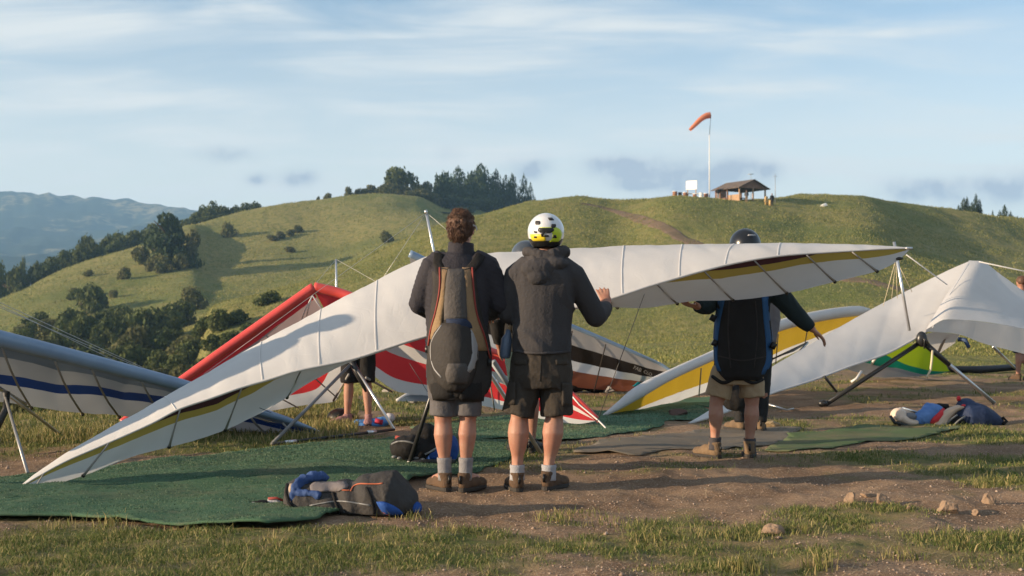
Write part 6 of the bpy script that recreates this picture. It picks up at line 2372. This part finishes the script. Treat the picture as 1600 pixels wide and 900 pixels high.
bagm = blob(mb, 'bag_body', mat('dark_grey_nylon', (.038, .034, .032), .75, (.050, .046, .043), 4, .5, 60, spec=.3), bag, .010, 3, fold_bag)
g0 = gz(c0.x, c0.y)
for v in bagm.data.vertices:
    if v.co.z < g0 + .012:
        v.co.z = g0 + .012 - (g0 + .012 - v.co.z) * .1
bv = bvh_of(bagm)
mb = MB()
mb.tube([Q(461, 792, .02), Q(459, 775, .03), Q(463, 762, .05), Q(474, 750, .10), Q(488, 745, .14), Q(505, 745, .16), Q(514, 749, .16)], [.015, .025, .030, .032, .030, .028, .014], 10)
mb.tube([Q(466, 770, .02), Q(482, 770, .0), Q(492, 772, -.01), Q(500, 776, -.02)], [.02, .018, .020, .022], 10)
blob(mb, 'blue_lining', mat('faded_blue_cloth', (.018, .048, .15), .8, (.04, .08, .21), 9, .5, 50), bag, .008, 2, folds(.016, 17, 1.0, .8))
mb = MB()
mb.ell(Q(455, 774, .06), (.028, .05, .075), 12, 8)
blob(mb, 'cream_pad', mat('cream_cloth', (.55, .40, .29), .8, bump=.4, bscale=50), bag, .010, 3)
MB().tube([Q(449, 756, .05), Q(447, 770, .02), Q(451, 786, .0), Q(459, 794, -.02)], [.010] * 4, 8).build('strap', M_BLACKCLOTH, bag)
patch('grey_inner_panel', bv, [(753, 492, 540), (760, 484, 545), (768, 486, 528)], mat('mauve_grey_cloth', (.15, .13, .13), .85, bump=.4, bscale=50), bag, .008, .012, 12, 6, .008, .006)
for pts in ([(496, 752), (512, 757), (526, 763), (540, 766), (548, 766)], [(548, 767), (552, 760), (560, 756), (575, 756), (590, 756), (598, 755)], [(590, 785), (596, 797), (606, 804), (618, 808)]):
    seam_on('piping', bv, pts, .0045, mat('muted_orange_piping', (.42, .11, .05), .7), bag, .004)
seam_on('strap', bv, [(520, 770), (524, 784), (530, 800), (534, 812)], .010, M_BLACKCLOTH, bag, .004)
seam_on('strap', bv, [(572, 762), (580, 780), (584, 800), (582, 812)], .010, M_BLACKCLOTH, bag, .004)
seam_on('zip', bv, [(484, 790), (505, 786), (530, 783), (556, 786), (580, 790)], .005, M_TUBEGREY, bag, .003)
patch('blue_panel', bv, [(784, 588, 600), (792, 592, 618), (800, 598, 628), (806, 606, 632)], M_BLUECLOTH, bag, .006, .012, 8, 8, .006, .004)
MB().ell(Q(650, 793, -.02), (.035, .04, .035), 10, 8).build('blue_toggle', M_BLUECLOTH, bag)
# gloves and strap at its left end
c1 = G(425, 792)
gl = empty('glove_pair', c1, 'black gloves with white and red cuff beside the dark harness bag', 'gloves')
Q1 = lambda x, y, d=0.0: P(x, y, c1.y + d)
mb = MB()
mb.tube([Q1(446, 789, .03), Q1(432, 784, .03), Q1(418, 783, .02)], [(.03, .014), (.035, .024), (.03, .022)], 10, up=UPV)
blob(mb, 'white_cuff', mat('white_cloth', (.55, .53, .54), .8, bump=.4, bscale=50), gl, .007, 3)
MB().tube([Q1(444, 783, .0), Q1(432, 778, .0), Q1(419, 779, .0)], .008, 6).build('red_trim', M_PIPE_R, gl)
mb = MB()
mb.ell(Q1(410, 788, .0), (.05, .045, .026), 12, 8)
for k in range(4):
    mb.tube([Q1(408, 787, .02 * k - .03), Q1(398, 785 + k * .9, .02 * k - .03), Q1(392, 787 + k * 1.2, .02 * k - .03)], [.014, .012, .009], 7)
blob(mb, 'glove', M_BLACKCLOTH, gl, .006, 3, folds(.004, 25, 3))
for q in ((396, 787), (404, 791), (408, 790)):
    MB().ell(Q1(*q, -.05), (.014, .01, .010), 8, 6).build('pale_patch', M_PIPE_W, gl)

# black and blue pack behind man A
c2 = G(668, 722)
bp = empty('backpack', c2, 'black and blue pack on the green mat behind the man in grey shorts', 'pack')
Q2 = lambda x, y, d=0.0: P(x, y, c2.y + d)
mb = MB()
mb.ell(Q2(640, 700, .0), (.15, .14, .10), 16, 10)
mb.ell(Q2(665, 688, .10), (.13, .13, .13), 16, 10)
mb.ell(Q2(656, 706, .02), (.17, .14, .075), 16, 10)
mb.ell(Q2(622, 702, .0), (.06, .10, .07), 12, 8)
b2 = blob(mb, 'pack_body', M_BLACKCLOTH, bp, .010, 3, folds(.014, 9, 4))
mb = MB()
mb.ell(Q2(702, 702, .03), (.075, .12, .115), 14, 10)
mb.ell(Q2(680, 712, -.03), (.10, .08, .052), 14, 10)
blob(mb, 'blue_side', M_BLUECLOTH, bp, .010, 3, folds(.010, 9, 5))
bv = bvh_of(b2)
seam_on('strap', bv, [(612, 694), (622, 690), (636, 690), (650, 694)], .008, M_TUBEGREY, bp)
MB().tube([Q2(664, 710, -.12), Q2(672, 706, -.12), Q2(684, 699, -.10)], .008, 6).build('pale_cord', M_PIPE_W, bp)
MB().tube([Q2(618, 683, .05), Q2(632, 686, .03), Q2(646, 687, .02)], [.014, .018, .012], 7).build('red_cord', M_PIPE_R, bp)
for q in ((616, 714), (624, 716), (650, 716), (660, 718)):
    MB().ell(Q2(*q, -.14), (.022, .014, .012), 8, 6).build('buckle', M_TUBEGREY, bp)

# helmet and blue jacket at the feet of the bending person
c3 = G(536, 659)
hm_ = empty('helmet', c3, 'black and white helmet on the ground by the bare feet under the red glider', 'helmet')
Q3 = lambda x, y, d=0.0: P(x, y, c3.y + d)
dome('shell', Q3(531, 654), (.9, -.4, 0), (.125, .125, .10), M_BLACKP, hm_, 110, 70, .01)
MB().tube([Q3(521, 652, -.10), Q3(524, 659, -.13), Q3(535, 661, -.13)], [.014, .018, .012], 8).build('white_rim', M_PIPE_W, hm_)
c4 = G(580, 664)
jg = empty('jacket', c4, 'light blue jacket with white end dropped on the ground under the red glider', 'jacket')
Q4 = lambda x, y, d=0.0: P(x, y, c4.y + d)
mb = MB()
mb.tube([Q4(556, 660, .05), Q4(572, 664, .0), Q4(590, 661, .02), Q4(606, 657, .05)], [(.10, .03), (.16, .05), (.14, .055), (.06, .04)], 14, up=UPV)
blob(mb, 'cloth', mat('light_blue_cloth', (.06, .20, .50), .7, (.09, .25, .52), 6, .5, 50), jg, .012, 3, folds(.016, 11, 6))
mb = MB()
mb.ell(Q4(609, 653, .05), (.055, .06, .05), 12, 8)
blob(mb, 'white_end', mat('white_cloth', (.55, .53, .54), .8), jg, .012, 3, folds(.01, 14, 6))
MB().tube([Q4(586, 658, -.10), Q4(598, 660, -.10)], [.03, .024], 8).build('maroon_patch', mat('crimson_cloth', (.40, .02, .05), .7), jg)

# pile of harness, helmet and jacket at right
c5 = G(1395, 664)
Q5 = lambda x, y, d=0.0: P(x, y, c5.y + d)
h5 = empty('helmet', G(1400, 664), 'cream white helmet lying on the ground at the left end of the harness pile', 'helmet')
mb = MB()
mb.ell(Q5(1404, 650, .02), (.085, .10, .085), 14, 10)
mb.tube([Q5(1406, 652, -.04), Q5(1420, 660, -.05), Q5(1434, 662, -.05)], [(.06, .05), (.06, .045), (.04, .035)], 12, up=UPV)
mb.tube([Q5(1404, 640, .05), Q5(1420, 644, .05), Q5(1432, 648, .05)], [.03, .03, .02], 10)
blob(mb, 'shell', mat('cream_plastic', (.62, .48, .37), .45), h5, .009, 4, folds(.004, 10, 3))
MB().tube([Q5(1391, 650, -.06), Q5(1398, 660, -.10), Q5(1412, 664, -.11), Q5(1430, 668, -.10)], [.016, .020, .020, .012], 8).build('lower_trim', M_BLACKP, h5)
MB().ell(Q5(1422, 651, -.02), (.07, .07, .04), 10, 8).build('grey_lining', mat('grey_lining', (.16, .16, .17), .9), h5)
MB().tube([Q5(1410, 637, .06), Q5(1424, 641, .03), Q5(1434, 644, .02)], [(.022, .008)] * 3, 8, up=UPV).build('visor', mat('pale_blue_visor', (.30, .36, .44), .3), h5)
j5 = empty('jacket', G(1450, 667), 'bright blue jacket crumpled between the cream helmet and the harness', 'jacket')
mb = MB()
mb.tube([Q5(1428, 661, .0), Q5(1443, 654, .0), Q5(1458, 648, .03), Q5(1468, 640, .06)], [(.06, .06), (.11, .09), (.12, .13), (.08, .07)], 14, up=UPV)
blob(mb, 'cloth', mat('sky_blue_cloth', (.07, .17, .42), .7, (.11, .22, .46), 7, .5, 50), j5, .010, 3, folds(.018, 12, 8))
MB().tube([Q5(1456, 662, -.10), Q5(1462, 656, -.12), Q5(1470, 648, -.09), Q5(1474, 640, -.02)], [.03, .036, .034, .022], 10).build('red_collar', mat('scarlet_cloth', (.55, .025, .03), .7), j5)
MB().tube([Q5(1464, 634, .04), Q5(1474, 636, .02), Q5(1482, 634, .02)], [.03, .036, .02], 9).build('black_cuff', M_BLACKCLOTH, j5)
n5 = empty('harness_bag', G(1520, 667), 'navy and cream harness with red tips lying at the right below the metal strut', 'harness bag')
mb = MB()
mb.tube([Q5(1496, 655, .02), Q5(1510, 650, .02), Q5(1530, 652, .03), Q5(1552, 658, .04), Q5(1566, 662, .04)], [(.10, .10), (.16, .15), (.16, .145), (.11, .09), (.05, .04)], 16, up=UPV)
mb.ell(Q5(1510, 636, .05), (.11, .10, .09), 12, 8)
nb = blob(mb, 'bag_body', mat('navy_nylon', (.012, .022, .060), .7, (.018, .035, .09), 4, .5, 60), n5, .010, 3, folds(.012, 8, 9))
mb = MB()
rows = []
for t in range(9):
    f = t / 8
    x0, y0 = np.interp(f, [0, .4, .7, 1], [1458, 1464, 1478, 1496]), np.interp(f, [0, .4, .7, 1], [668, 655, 640, 634])
    x1, y1 = np.interp(f, [0, .4, .7, 1], [1478, 1484, 1494, 1508]), np.interp(f, [0, .4, .7, 1], [668, 654, 643, 636])
    rows.append([Q5(x0 + (x1 - x0) * k / 5, y0 + (y1 - y0) * k / 5, -.14 + .10 * f - .04 * math.sin(math.pi * k / 5)) for k in range(6)])
MB().grid(rows).build('cream_flap', mat('cream_cloth', (.55, .40, .29), .8), n5, True, .02)
mb = MB()
mb.ell(Q5(1492, 660, -.03), (.11, .10, .075), 14, 10)
blob(mb, 'black_panel', M_BLACKCLOTH, n5, .010, 3, folds(.012, 14, 4))
for pts in ([(1478, 664), (1486, 655), (1496, 648)], [(1488, 666), (1498, 657), (1508, 650)]):
    MB().tube([Q5(x, y, -.14) for x, y in pts], .009, 6).build('strap', M_TUBEGREY, n5)
MB().ell(Q5(1498, 623, .05), (.022, .03, .03), 10, 8).build('red_tip', mat('scarlet_cloth', (.55, .025, .03), .7), n5)
MB().ell(Q5(1506, 634, -.03), (.026, .03, .016), 10, 8).build('red_tip', mat('scarlet_cloth', (.55, .025, .03), .7), n5)
MB().tube([Q5(1560, 658, .0), Q5(1568, 653, .0), Q5(1573, 658, -.02), Q5(1566, 663, -.03)], [.02, .018, .016, .02], 8).build('strap_end', M_BLACKCLOTH, n5)
# small things far in the middle
p = G(886, 614)
sb_ = empty('equipment_bag', p, 'dark equipment bag on the grass under the black striped glider', 'bag')
mb = MB()
mb.ell(p + Vector((.0, 0, .14)), (.38, .2, .16), 14, 9).ell(p + Vector((.42, .1, .12)), (.25, .2, .13), 12, 8).ell(p + Vector((-.35, 0, .10)), (.2, .2, .12), 12, 8)
blob(mb, 'bag_body', M_BLACKCLOTH, sb_, .02, 3, folds(.03, 6, 4))
MB().tube([p + Vector((.55, -.15, .10)), p + Vector((.85, -.1, .03))], [.10, .03], 8).build('white_flap', M_PIPE_W, sb_)
p = G(1232, 643)
st_ = empty('stirrup', p, 'thin silver strut with wire fitting on the ground right of the white wing tip', 'strut')
MB().tube([p + Vector((-.25, .1, .10)), p + Vector((-.02, 0, .03)), p + Vector((.06, -.02, .05))], [.014, .012, .010], 6).build('rod', M_ALU, st_)
MB().tube([p + Vector((-.32, .12, .12)), p + Vector((-.24, .1, .10))], [.02, .02], 6).build('blue_grip', mat('pale_blue_grip', (.15, .35, .5), .5), st_)

# ------------------------------------------------------------------ rocks
M_ROCK = mat('tan_rock', (.31, .215, .145), .9, (.22, .15, .10), 9, .9, 26, spec=.15, bdist=.02)
M_ROCKP = mat('pale_rock', (.55, .48, .40), .9, (.42, .36, .29), 6, .6, 14, spec=.15, bdist=.02)


def rock(px, py, w, h, label, m=None, seed=0, group=None, cat='rock'):
    p = G(px, py)
    s = p.y / FPX
    rx, rz_ = w * s / 2, h * s
    bm = bmesh.new()
    bmesh.ops.create_icosphere(bm, subdivisions=4, radius=1.0)
    r = random.Random(seed)
    cuts = [(Vector((r.gauss(0, 1), r.gauss(0, 1), r.gauss(.2, .8))).normalized(), r.uniform(.45, .85)) for _ in range(9)]
    for v in bm.verts:
        c = v.co.copy()
        for n_, d_ in cuts:
            e_ = c.dot(n_) - d_
            if e_ > 0:
                c -= n_ * e_ * .92
        c *= 1 + .10 * mnoise.noise(c * 2.5 + Vector((seed, 0, 0))) + .05 * mnoise.noise(c * 7 + Vector((0, seed, 0)))
        v.co = Vector((c.x * rx, c.y * rx * .8, (c.z * .62 + .38) * rz_))
    me = bpy.data.meshes.new('rock')
    for f in bm.faces:
        f.smooth = False
    bm.to_mesh(me)
    bm.free()
    me.materials.append(m or M_ROCK)
    o = bpy.data.objects.new('rock', me)
    COL.objects.link(o)
    o.location = p - Vector((0, 0, rz_ * .12))
    tag(o, label, cat, group or 'rocks on the bare earth')
    return o


rock(1328, 791, 24, 19, 'squat tan rock standing leftmost of the four on the bare earth', None, 11)
rock(1379, 793, 34, 19, 'long leaning tan rock second from left on the bare earth', None, 12)
rock(1482, 805, 44, 22, 'largest jagged tan rock on the bare earth at right', None, 13)
rock(1545, 792, 22, 22, 'upright tan rock at the far right of the bare earth', None, 14)
rock(1526, 806, 16, 12, 'small tan rock between the largest and the far right one', None, 15)
rock(1421, 804, 9, 7, 'tiny tan stone just left of the largest jagged rock', None, 16)
rock(1208, 832, 44, 20, 'half buried tan rock among grass tufts in the right foreground', None, 17)
rock(1356, 783, 30, 7, 'flat tan stone lying between the two left rocks', None, 18)
rock(1207, 667, 30, 13, 'lumpy sandy clod on the grey mat edge behind the khaki shorts man', mat('sandy_clod', (.34, .25, .14), .95, (.24, .17, .09), 14, .8, 40), 19)
rock(880, 658, 44, 17, 'pale tan boulder under the red wing tip beside the cargo shorts', M_ROCKP, 20)
rock(602, 613, 14, 8, 'small white stone in the grass under the red glider', M_ROCKP, 21)
rock(645, 629, 14, 10, 'dark stone by the striped sail edge behind the man in grey shorts', M_BATTEN, 22)
rock(1425, 589, 26, 14, 'tan boulder beside the green glider at right', M_ROCKP, 23)
rock(1058, 648, 40, 12, 'dark brown clod on the green mat left of the khaki shorts man', mat('dark_clod', (.10, .06, .045), .95, bump=.8, bscale=30), 24)
o = rock(800, 700, 4, 2, 'white boulder on the hilltop grass right of the shelter', M_WHITE, 25)
hh_ = hit(1287, 323)
o.location = hh_
o.scale = (hh_.y / FPX * 11 / (4 * G(800, 700).y / FPX),) * 2 + (hh_.y / FPX * 6 / (2 * G(800, 700).y / FPX),)
del o['group']

# ------------------------------------------------------------------ grass and gravel
def blades(name, roots, hgt, wid, lean, m, seed, vary=.28):
    r = np.random.default_rng(seed)
    n = len(roots)
    az = r.random(n) * 6.283
    la = r.random(n) * 6.283
    ld = np.stack([np.cos(la), np.sin(la)], 1) * (lean * (.3 + r.random(n)))[:, None]
    wv = np.stack([np.cos(az), np.sin(az), np.zeros(n)], 1) * (wid * (.6 + .8 * r.random(n)))[:, None]
    h = hgt * (.45 + .9 * r.random(n) ** 1.5)
    z = np.zeros(n)
    b0 = roots - wv - np.array([0, 0, .006])
    b1 = roots + wv - np.array([0, 0, .006])
    m_ = roots + np.stack([ld[:, 0] * h * .35, ld[:, 1] * h * .35, h * .6], 1)
    t_ = roots + np.stack([ld[:, 0] * h, ld[:, 1] * h, h * .95], 1)
    v = np.stack([b0, b1, m_ + wv * .75, m_ - wv * .75, t_], 1).reshape(-1, 3)
    i = np.arange(n)[:, None] * 5
    f = np.concatenate([i + np.array([[0, 1, 2]]), i + np.array([[0, 2, 3]]), i + np.array([[3, 2, 4]])], 0)
    tint = np.repeat(np.clip(.5 + vary * r.normal(size=n), 0, 1), 5)
    tipf = np.tile(np.array([0, 0, .5, .5, 1.0]), n)
    o = np_mesh(name, v, f, m, None, False, {'tint': tint, 'tipf': tipf})
    o['kind'] = 'stuff'
    return o


def grass_mat(name, g1, g2, dry):
    m = bpy.data.materials.new(name)
    m.use_nodes = True
    nt = m.node_tree
    N, L = nt.nodes.new, nt.links.new
    b = nt.nodes['Principled BSDF']
    b.inputs['Roughness'].default_value = .7
    b.inputs['Specular IOR Level'].default_value = .2
    a = N('ShaderNodeAttribute'); a.attribute_name = 'tint'
    r = N('ShaderNodeValToRGB')
    L(a.outputs['Fac'], r.inputs[0])
    e = r.color_ramp.elements
    e[0].position, e[0].color = .15, (*g1, 1)
    e[1].position, e[1].color = .85, (*dry, 1)
    k = e.new(.55)
    k.color = (*g2, 1)
    L(r.outputs[0], b.inputs['Base Color'])
    t = N('ShaderNodeBsdfTranslucent')
    L(r.outputs[0], t.inputs[0])
    ms = N('ShaderNodeMixShader')
    ms.inputs[0].default_value = .3
    L(b.outputs[0], ms.inputs[1]); L(t.outputs[0], ms.inputs[2])
    L(ms.outputs[0], nt.nodes['Material Output'].inputs[0])
    return m


M_GR = grass_mat('short_grass', (.070, .110, .024), (.145, .170, .048), (.38, .31, .14))
M_GR2 = grass_mat('long_grass', (.11, .135, .034), (.22, .20, .070), (.46, .36, .17))

_near = TREE_BVH
XI = np.linspace(-9, 11, 401)
YI = np.linspace(4.6, 34, 589)
gx, gy = np.meshgrid(XI, YI, indexing='ij')
_th = np.arctan2(gx, gy)
_rr = np.hypot(gx, gy)
# bilinear look-up of the terrain grid
_ti = np.interp(_th, TH[:len(left) + len(dense) + len(right)], np.arange(len(left) + len(dense) + len(right)))
_ri = np.interp(_rr, RAD, np.arange(len(RAD)))


def ground_z(x, y):
    th, r = np.arctan2(x, y), np.hypot(x, y)
    k = len(left) + len(dense) + len(right)
    ti, ri = np.interp(th, TH[:k], np.arange(k)), np.interp(r, RAD, np.arange(len(RAD)))
    a, c = np.minimum(ti.astype(int), k - 2), np.minimum(ri.astype(int), len(RAD) - 2)
    fa, fc = ti - a, ri - c
    return (Zg[a, c] * (1 - fa) + Zg[a + 1, c] * fa) * (1 - fc) + (Zg[a, c + 1] * (1 - fa) + Zg[a + 1, c + 1] * fa) * fc


def inside(px, py, poly):
    res = np.zeros(len(px), bool)
    k = len(poly)
    for i in range(k):
        x0, y0 = poly[i]
        x1, y1 = poly[(i + 1) % k]
        c = ((y0 > py) != (y1 > py)) & (px < (x1 - x0) * (py - y0) / (y1 - y0 + 1e-9) + x0)
        res ^= c
    return res


MATPOLY = [[(-220, 750), (0, 743), (150, 731), (300, 714), (430, 700), (530, 692), (640, 687), (792, 690), (800, 712), (740, 742), (640, 752), (560, 790), (500, 813), (420, 826), (330, 822), (250, 816), (120, 806), (-220, 815)],
           [(640, 668), (745, 655), (900, 646), (1000, 641), (1090, 637), (1120, 648), (1030, 667), (955, 679), (880, 692), (790, 686), (745, 688), (660, 684)],
           [(975, 643), (1060, 622), (1190, 618), (1150, 632), (1080, 641)],
           [(885, 703), (1010, 683), (1110, 670), (1245, 667), (1250, 676), (1200, 698), (1000, 711), (900, 709)],
           [(1195, 703), (1240, 676), (1350, 668), (1500, 671), (1445, 684), (1330, 695), (1230, 705)]]


def scatter(n, x0, x1, y0, y1, seed, thr=.25, per=14, spread=.045, bias=1.0):
    """Clumped grass roots where the cover says grass, off the mats."""
    r = np.random.default_rng(seed)
    yy = y0 + (y1 - y0) * r.random(n)
    a = x0 + (x1 - x0) * r.random(n)
    xx = a * yy
    c = cover_of(xx, yy) * np.clip((fbm(xx * 5.5 + 3, yy * 5.5, 3) - .33) * 4.5, 0, 1)
    ok = c > thr + (1 - thr) * r.random(n) ** bias * .9
    xx, yy, c = xx[ok], yy[ok], c[ok]
    k = r.poisson(per, len(xx)) + 3
    X_ = np.repeat(xx, k) + r.normal(size=k.sum()) * spread
    Y_ = np.repeat(yy, k) + r.normal(size=k.sum()) * spread
    sz = np.repeat(.45 + 1.1 * r.random(len(xx)) ** 2 * (.4 + .6 * c), k)
    px = 800 + FPX * X_ / Y_
    py = 489 + FPX * CAM_H / Y_
    bad = np.zeros(len(X_), bool)
    jx, jy = r.normal(size=len(px)) * 5, np.abs(r.normal(size=len(px))) * 2.5
    for q in MATPOLY:
        bad |= inside(px + jx, py - jy, q)
    X_, Y_, sz = X_[~bad], Y_[~bad], sz[~bad]
    return np.stack([X_, Y_, ground_z(X_, Y_)], 1), sz


pts, sz = scatter(12000, -.44, .44, 5.1, 8.9, 1, .18, 14, .040)
blades('short_grass', pts, .030 * sz, .0020, .9, M_GR, 1)
pts, sz = scatter(9000, -.44, .44, 8.9, 14, 2, .15, 13, .06)
blades('short_grass', pts, .036 * sz, .0030, .8, M_GR, 2)
pts, sz = scatter(7000, -.46, .46, 14, 30, 3, .12, 12, .12)
blades('short_grass', pts, .05 * sz, .005, .7, M_GR, 3)
# taller seeding grass along the left edge of the plateau
r = np.random.default_rng(9)
n = 52000
yy = 11.2 + 7.0 * r.random(n)
xx = (-.46 + .34 * r.random(n)) * yy
px = 800 + FPX * xx / yy
py = 489 + FPX * CAM_H / yy
dens = np.clip((fbm(xx * 1.2, yy * 1.2, 3) - .30) * 3, .0, 1) * np.clip((710 - .06 * px - py) / 14 + 1, 0, 1)
ok = r.random(n) < dens
pts = np.stack([xx[ok], yy[ok], ground_z(xx[ok], yy[ok])], 1)
blades('long_grass', pts, .085 * (.6 + .6 * fbm(pts[:, 0] * 2, pts[:, 1] * 2, 2)), .0042, .45, M_GR2, 10)
# grass on the far slopes
def slope_grass(n, r0, r1, h, w_, seed):
    q = np.random.default_rng(seed)
    rr_ = np.exp(np.log(r0) + (np.log(r1) - np.log(r0)) * q.random(n) ** .8)
    th_ = np.arctan((np.linspace(-40, 1640, n)[q.permutation(n)] - 800) / FPX)
    x_, y_ = np.sin(th_) * rr_, np.cos(th_) * rr_
    k_ = fbm(x_ * .12, y_ * .12, 4)
    ok_ = q.random(n) < np.clip((k_ - .28) * 3.2, .1, 1)
    x_, y_, rr_ = x_[ok_], y_[ok_], rr_[ok_]
    p_ = np.stack([x_, y_, ground_z(x_, y_)], 1)
    return blades('slope_grass', p_, h * (.5 + fbm(x_ * .3, y_ * .3, 2)) * np.sqrt(rr_ / r0), w_ * 1.0, .8, M_GR4, seed, .17)


M_GR4 = grass_mat('slope_grass', (.120, .160, .040), (.225, .220, .070), (.40, .34, .14))
slope_grass(150000, 34, 90, .085, .014, 51)
slope_grass(200000, 90, 210, .13, .032, 52)
slope_grass(110000, 200, 380, .22, .07, 53)
# individual larger tufts in the foreground
ro, hs = [], []
for px, py, n, h, s in [(1165, 890, 150, .13, .05), (1275, 885, 90, .12, .04), (865, 812, 70, .09, .05), (640, 806, 60, .08, .06), (180, 818, 60, .10, .05), (1250, 832, 60, .08, .04), (1530, 760, 120, .10, .07), (1560, 750, 120, .11, .08),
                        (1500, 735, 80, .08, .08), (1150, 838, 90, .07, .09), (1120, 838, 80, .07, .08), (1010, 840, 60, .08, .06), (100, 820, 70, .09, .08), (330, 818, 60, .07, .08), (700, 830, 80, .07, .08), (560, 845, 80, .07, .1), (420, 850, 80, .07, .1),
                        (1410, 870, 70, .07, .06), (1500, 850, 90, .07, .09), (1590, 850, 90, .08, .08), (900, 800, 90, .06, .1), (960, 815, 80, .06, .09)]:
    p = G(px, py)
    q = r.normal(size=(n, 2)) * s + np.array([p.x, p.y])
    ro.append(np.stack([q[:, 0], q[:, 1], ground_z(q[:, 0], q[:, 1])], 1))
    hs.append(np.full(n, h * .68))
blades('long_grass', np.vstack(ro), np.concatenate(hs), .0028, .6, M_GR2, 11)
# dry straw lying about
n = 5200
yy = 5.2 + 7 * r.random(n) ** 1.4
xx = (-.44 + .88 * r.random(n)) * yy
az_ = r.random(n) * 6.283
ln_ = .015 + .04 * r.random(n) ** 2
dx_, dy_ = np.cos(az_) * ln_, np.sin(az_) * ln_
wx_, wy_ = -np.sin(az_) * .0011, np.cos(az_) * .0011
z0, z1 = ground_z(xx - dx_, yy - dy_) + .006, ground_z(xx + dx_, yy + dy_) + .006 + .012 * r.random(n)
v = np.stack([np.stack([xx - dx_ - wx_, yy - dy_ - wy_, z0], 1), np.stack([xx - dx_ + wx_, yy - dy_ + wy_, z0], 1), np.stack([xx + dx_ + wx_, yy + dy_ + wy_, z1], 1), np.stack([xx + dx_ - wx_, yy + dy_ - wy_, z1], 1)], 1).reshape(-1, 3)
st_o = np_mesh('dry_straw', v, np.arange(n * 4).reshape(n, 4), mat('straw', (.46, .36, .20), .8, (.30, .22, .12), 30))
st_o['kind'] = 'stuff'
# short pile of the green mats
MATS_ALL = [(MATPOLY[0], 60000, .033), (MATPOLY[1], 9000, .014)]
tp_v = []
for q, n, up_ in MATS_ALL:
    g3d = np.array([tuple(G(*p)) for p in q])
    xx = g3d[:, 0].min() + np.ptp(g3d[:, 0]) * r.random(n * 2)
    yy = g3d[:, 1].min() + np.ptp(g3d[:, 1]) * r.random(n * 2)
    ok = inside(800 + FPX * xx / yy, 489 + FPX * CAM_H / yy, q) & (np.abs(xx / yy) < .46)
    ms_ = [o for o in COL.objects if o.name.startswith('launch_mat')]
    zt_ = np.full(ok.sum(), -9.0)
    for o in ms_:
        bb = BVHTree.FromPolygons([v_.co.copy() for v_ in o.data.vertices], [tuple(p_.vertices) for p_ in o.data.polygons])
        for i_, (x_, y_) in enumerate(zip(xx[ok], yy[ok])):
            h_ = bb.ray_cast(Vector((x_, y_, 3)), Vector((0, 0, -1)))
            if h_[0] is not None:
                zt_[i_] = max(zt_[i_], h_[0].z + .010)
    gd = zt_ > -5
    tp_v.append(np.stack([xx[ok][gd], yy[ok][gd], zt_[gd]], 1))
M_PILE = grass_mat('turf_pile', (.068, .135, .080), (.100, .170, .105), (.17, .22, .14))
tp_ = np.vstack(tp_v)
blades('turf_pile', tp_, np.full(len(tp_), .0075), .0030, 1.2, M_PILE, 30)
# gravel and crumbs of earth
n = 16000
yy = 5.2 + 9 * r.random(n) ** 1.6
xx = (-.44 + .88 * r.random(n)) * yy
c = cover_of(xx, yy)
px = 800 + FPX * xx / yy
py = 489 + FPX * CAM_H / yy
bad = c > .55
for q in MATPOLY:
    bad |= inside(px, py, q) & (r.random(n) > .02)
xx, yy = xx[~bad], yy[~bad]
n = len(xx)
oct_ = np.array([[1, 0, 0], [-1, 0, 0], [0, 1, 0], [0, -1, 0], [0, 0, 1], [0, 0, -1]], float)
ofc = np.array([[0, 2, 4], [2, 1, 4], [1, 3, 4], [3, 0, 4], [2, 0, 5], [1, 2, 5], [3, 1, 5], [0, 3, 5]])
s = .0025 + .0065 * r.random(n) ** 3 + .013 * (r.random(n) > .985) * r.random(n)
v = oct_[None] * (s[:, None, None] * (.6 + .8 * r.random((n, 6, 1)))) * np.array([1, 1, .7])
a = r.random(n) * 6.28
ca, sa = np.cos(a)[:, None], np.sin(a)[:, None]
v = np.stack([v[..., 0] * ca - v[..., 1] * sa, v[..., 0] * sa + v[..., 1] * ca, v[..., 2]], -1)
v += np.stack([xx, yy, ground_z(xx, yy) + s * .3], 1)[:, None]
f = (np.arange(n)[:, None, None] * 6 + ofc[None]).reshape(-1, 3)
M_GRAV = mat('gravel', (.27, .19, .14), .95, (.40, .31, .25), 40, spec=.1, split=(.45, .6))
gr = np_mesh('gravel', v.reshape(-1, 3), f, M_GRAV)
gr['kind'] = 'stuff'
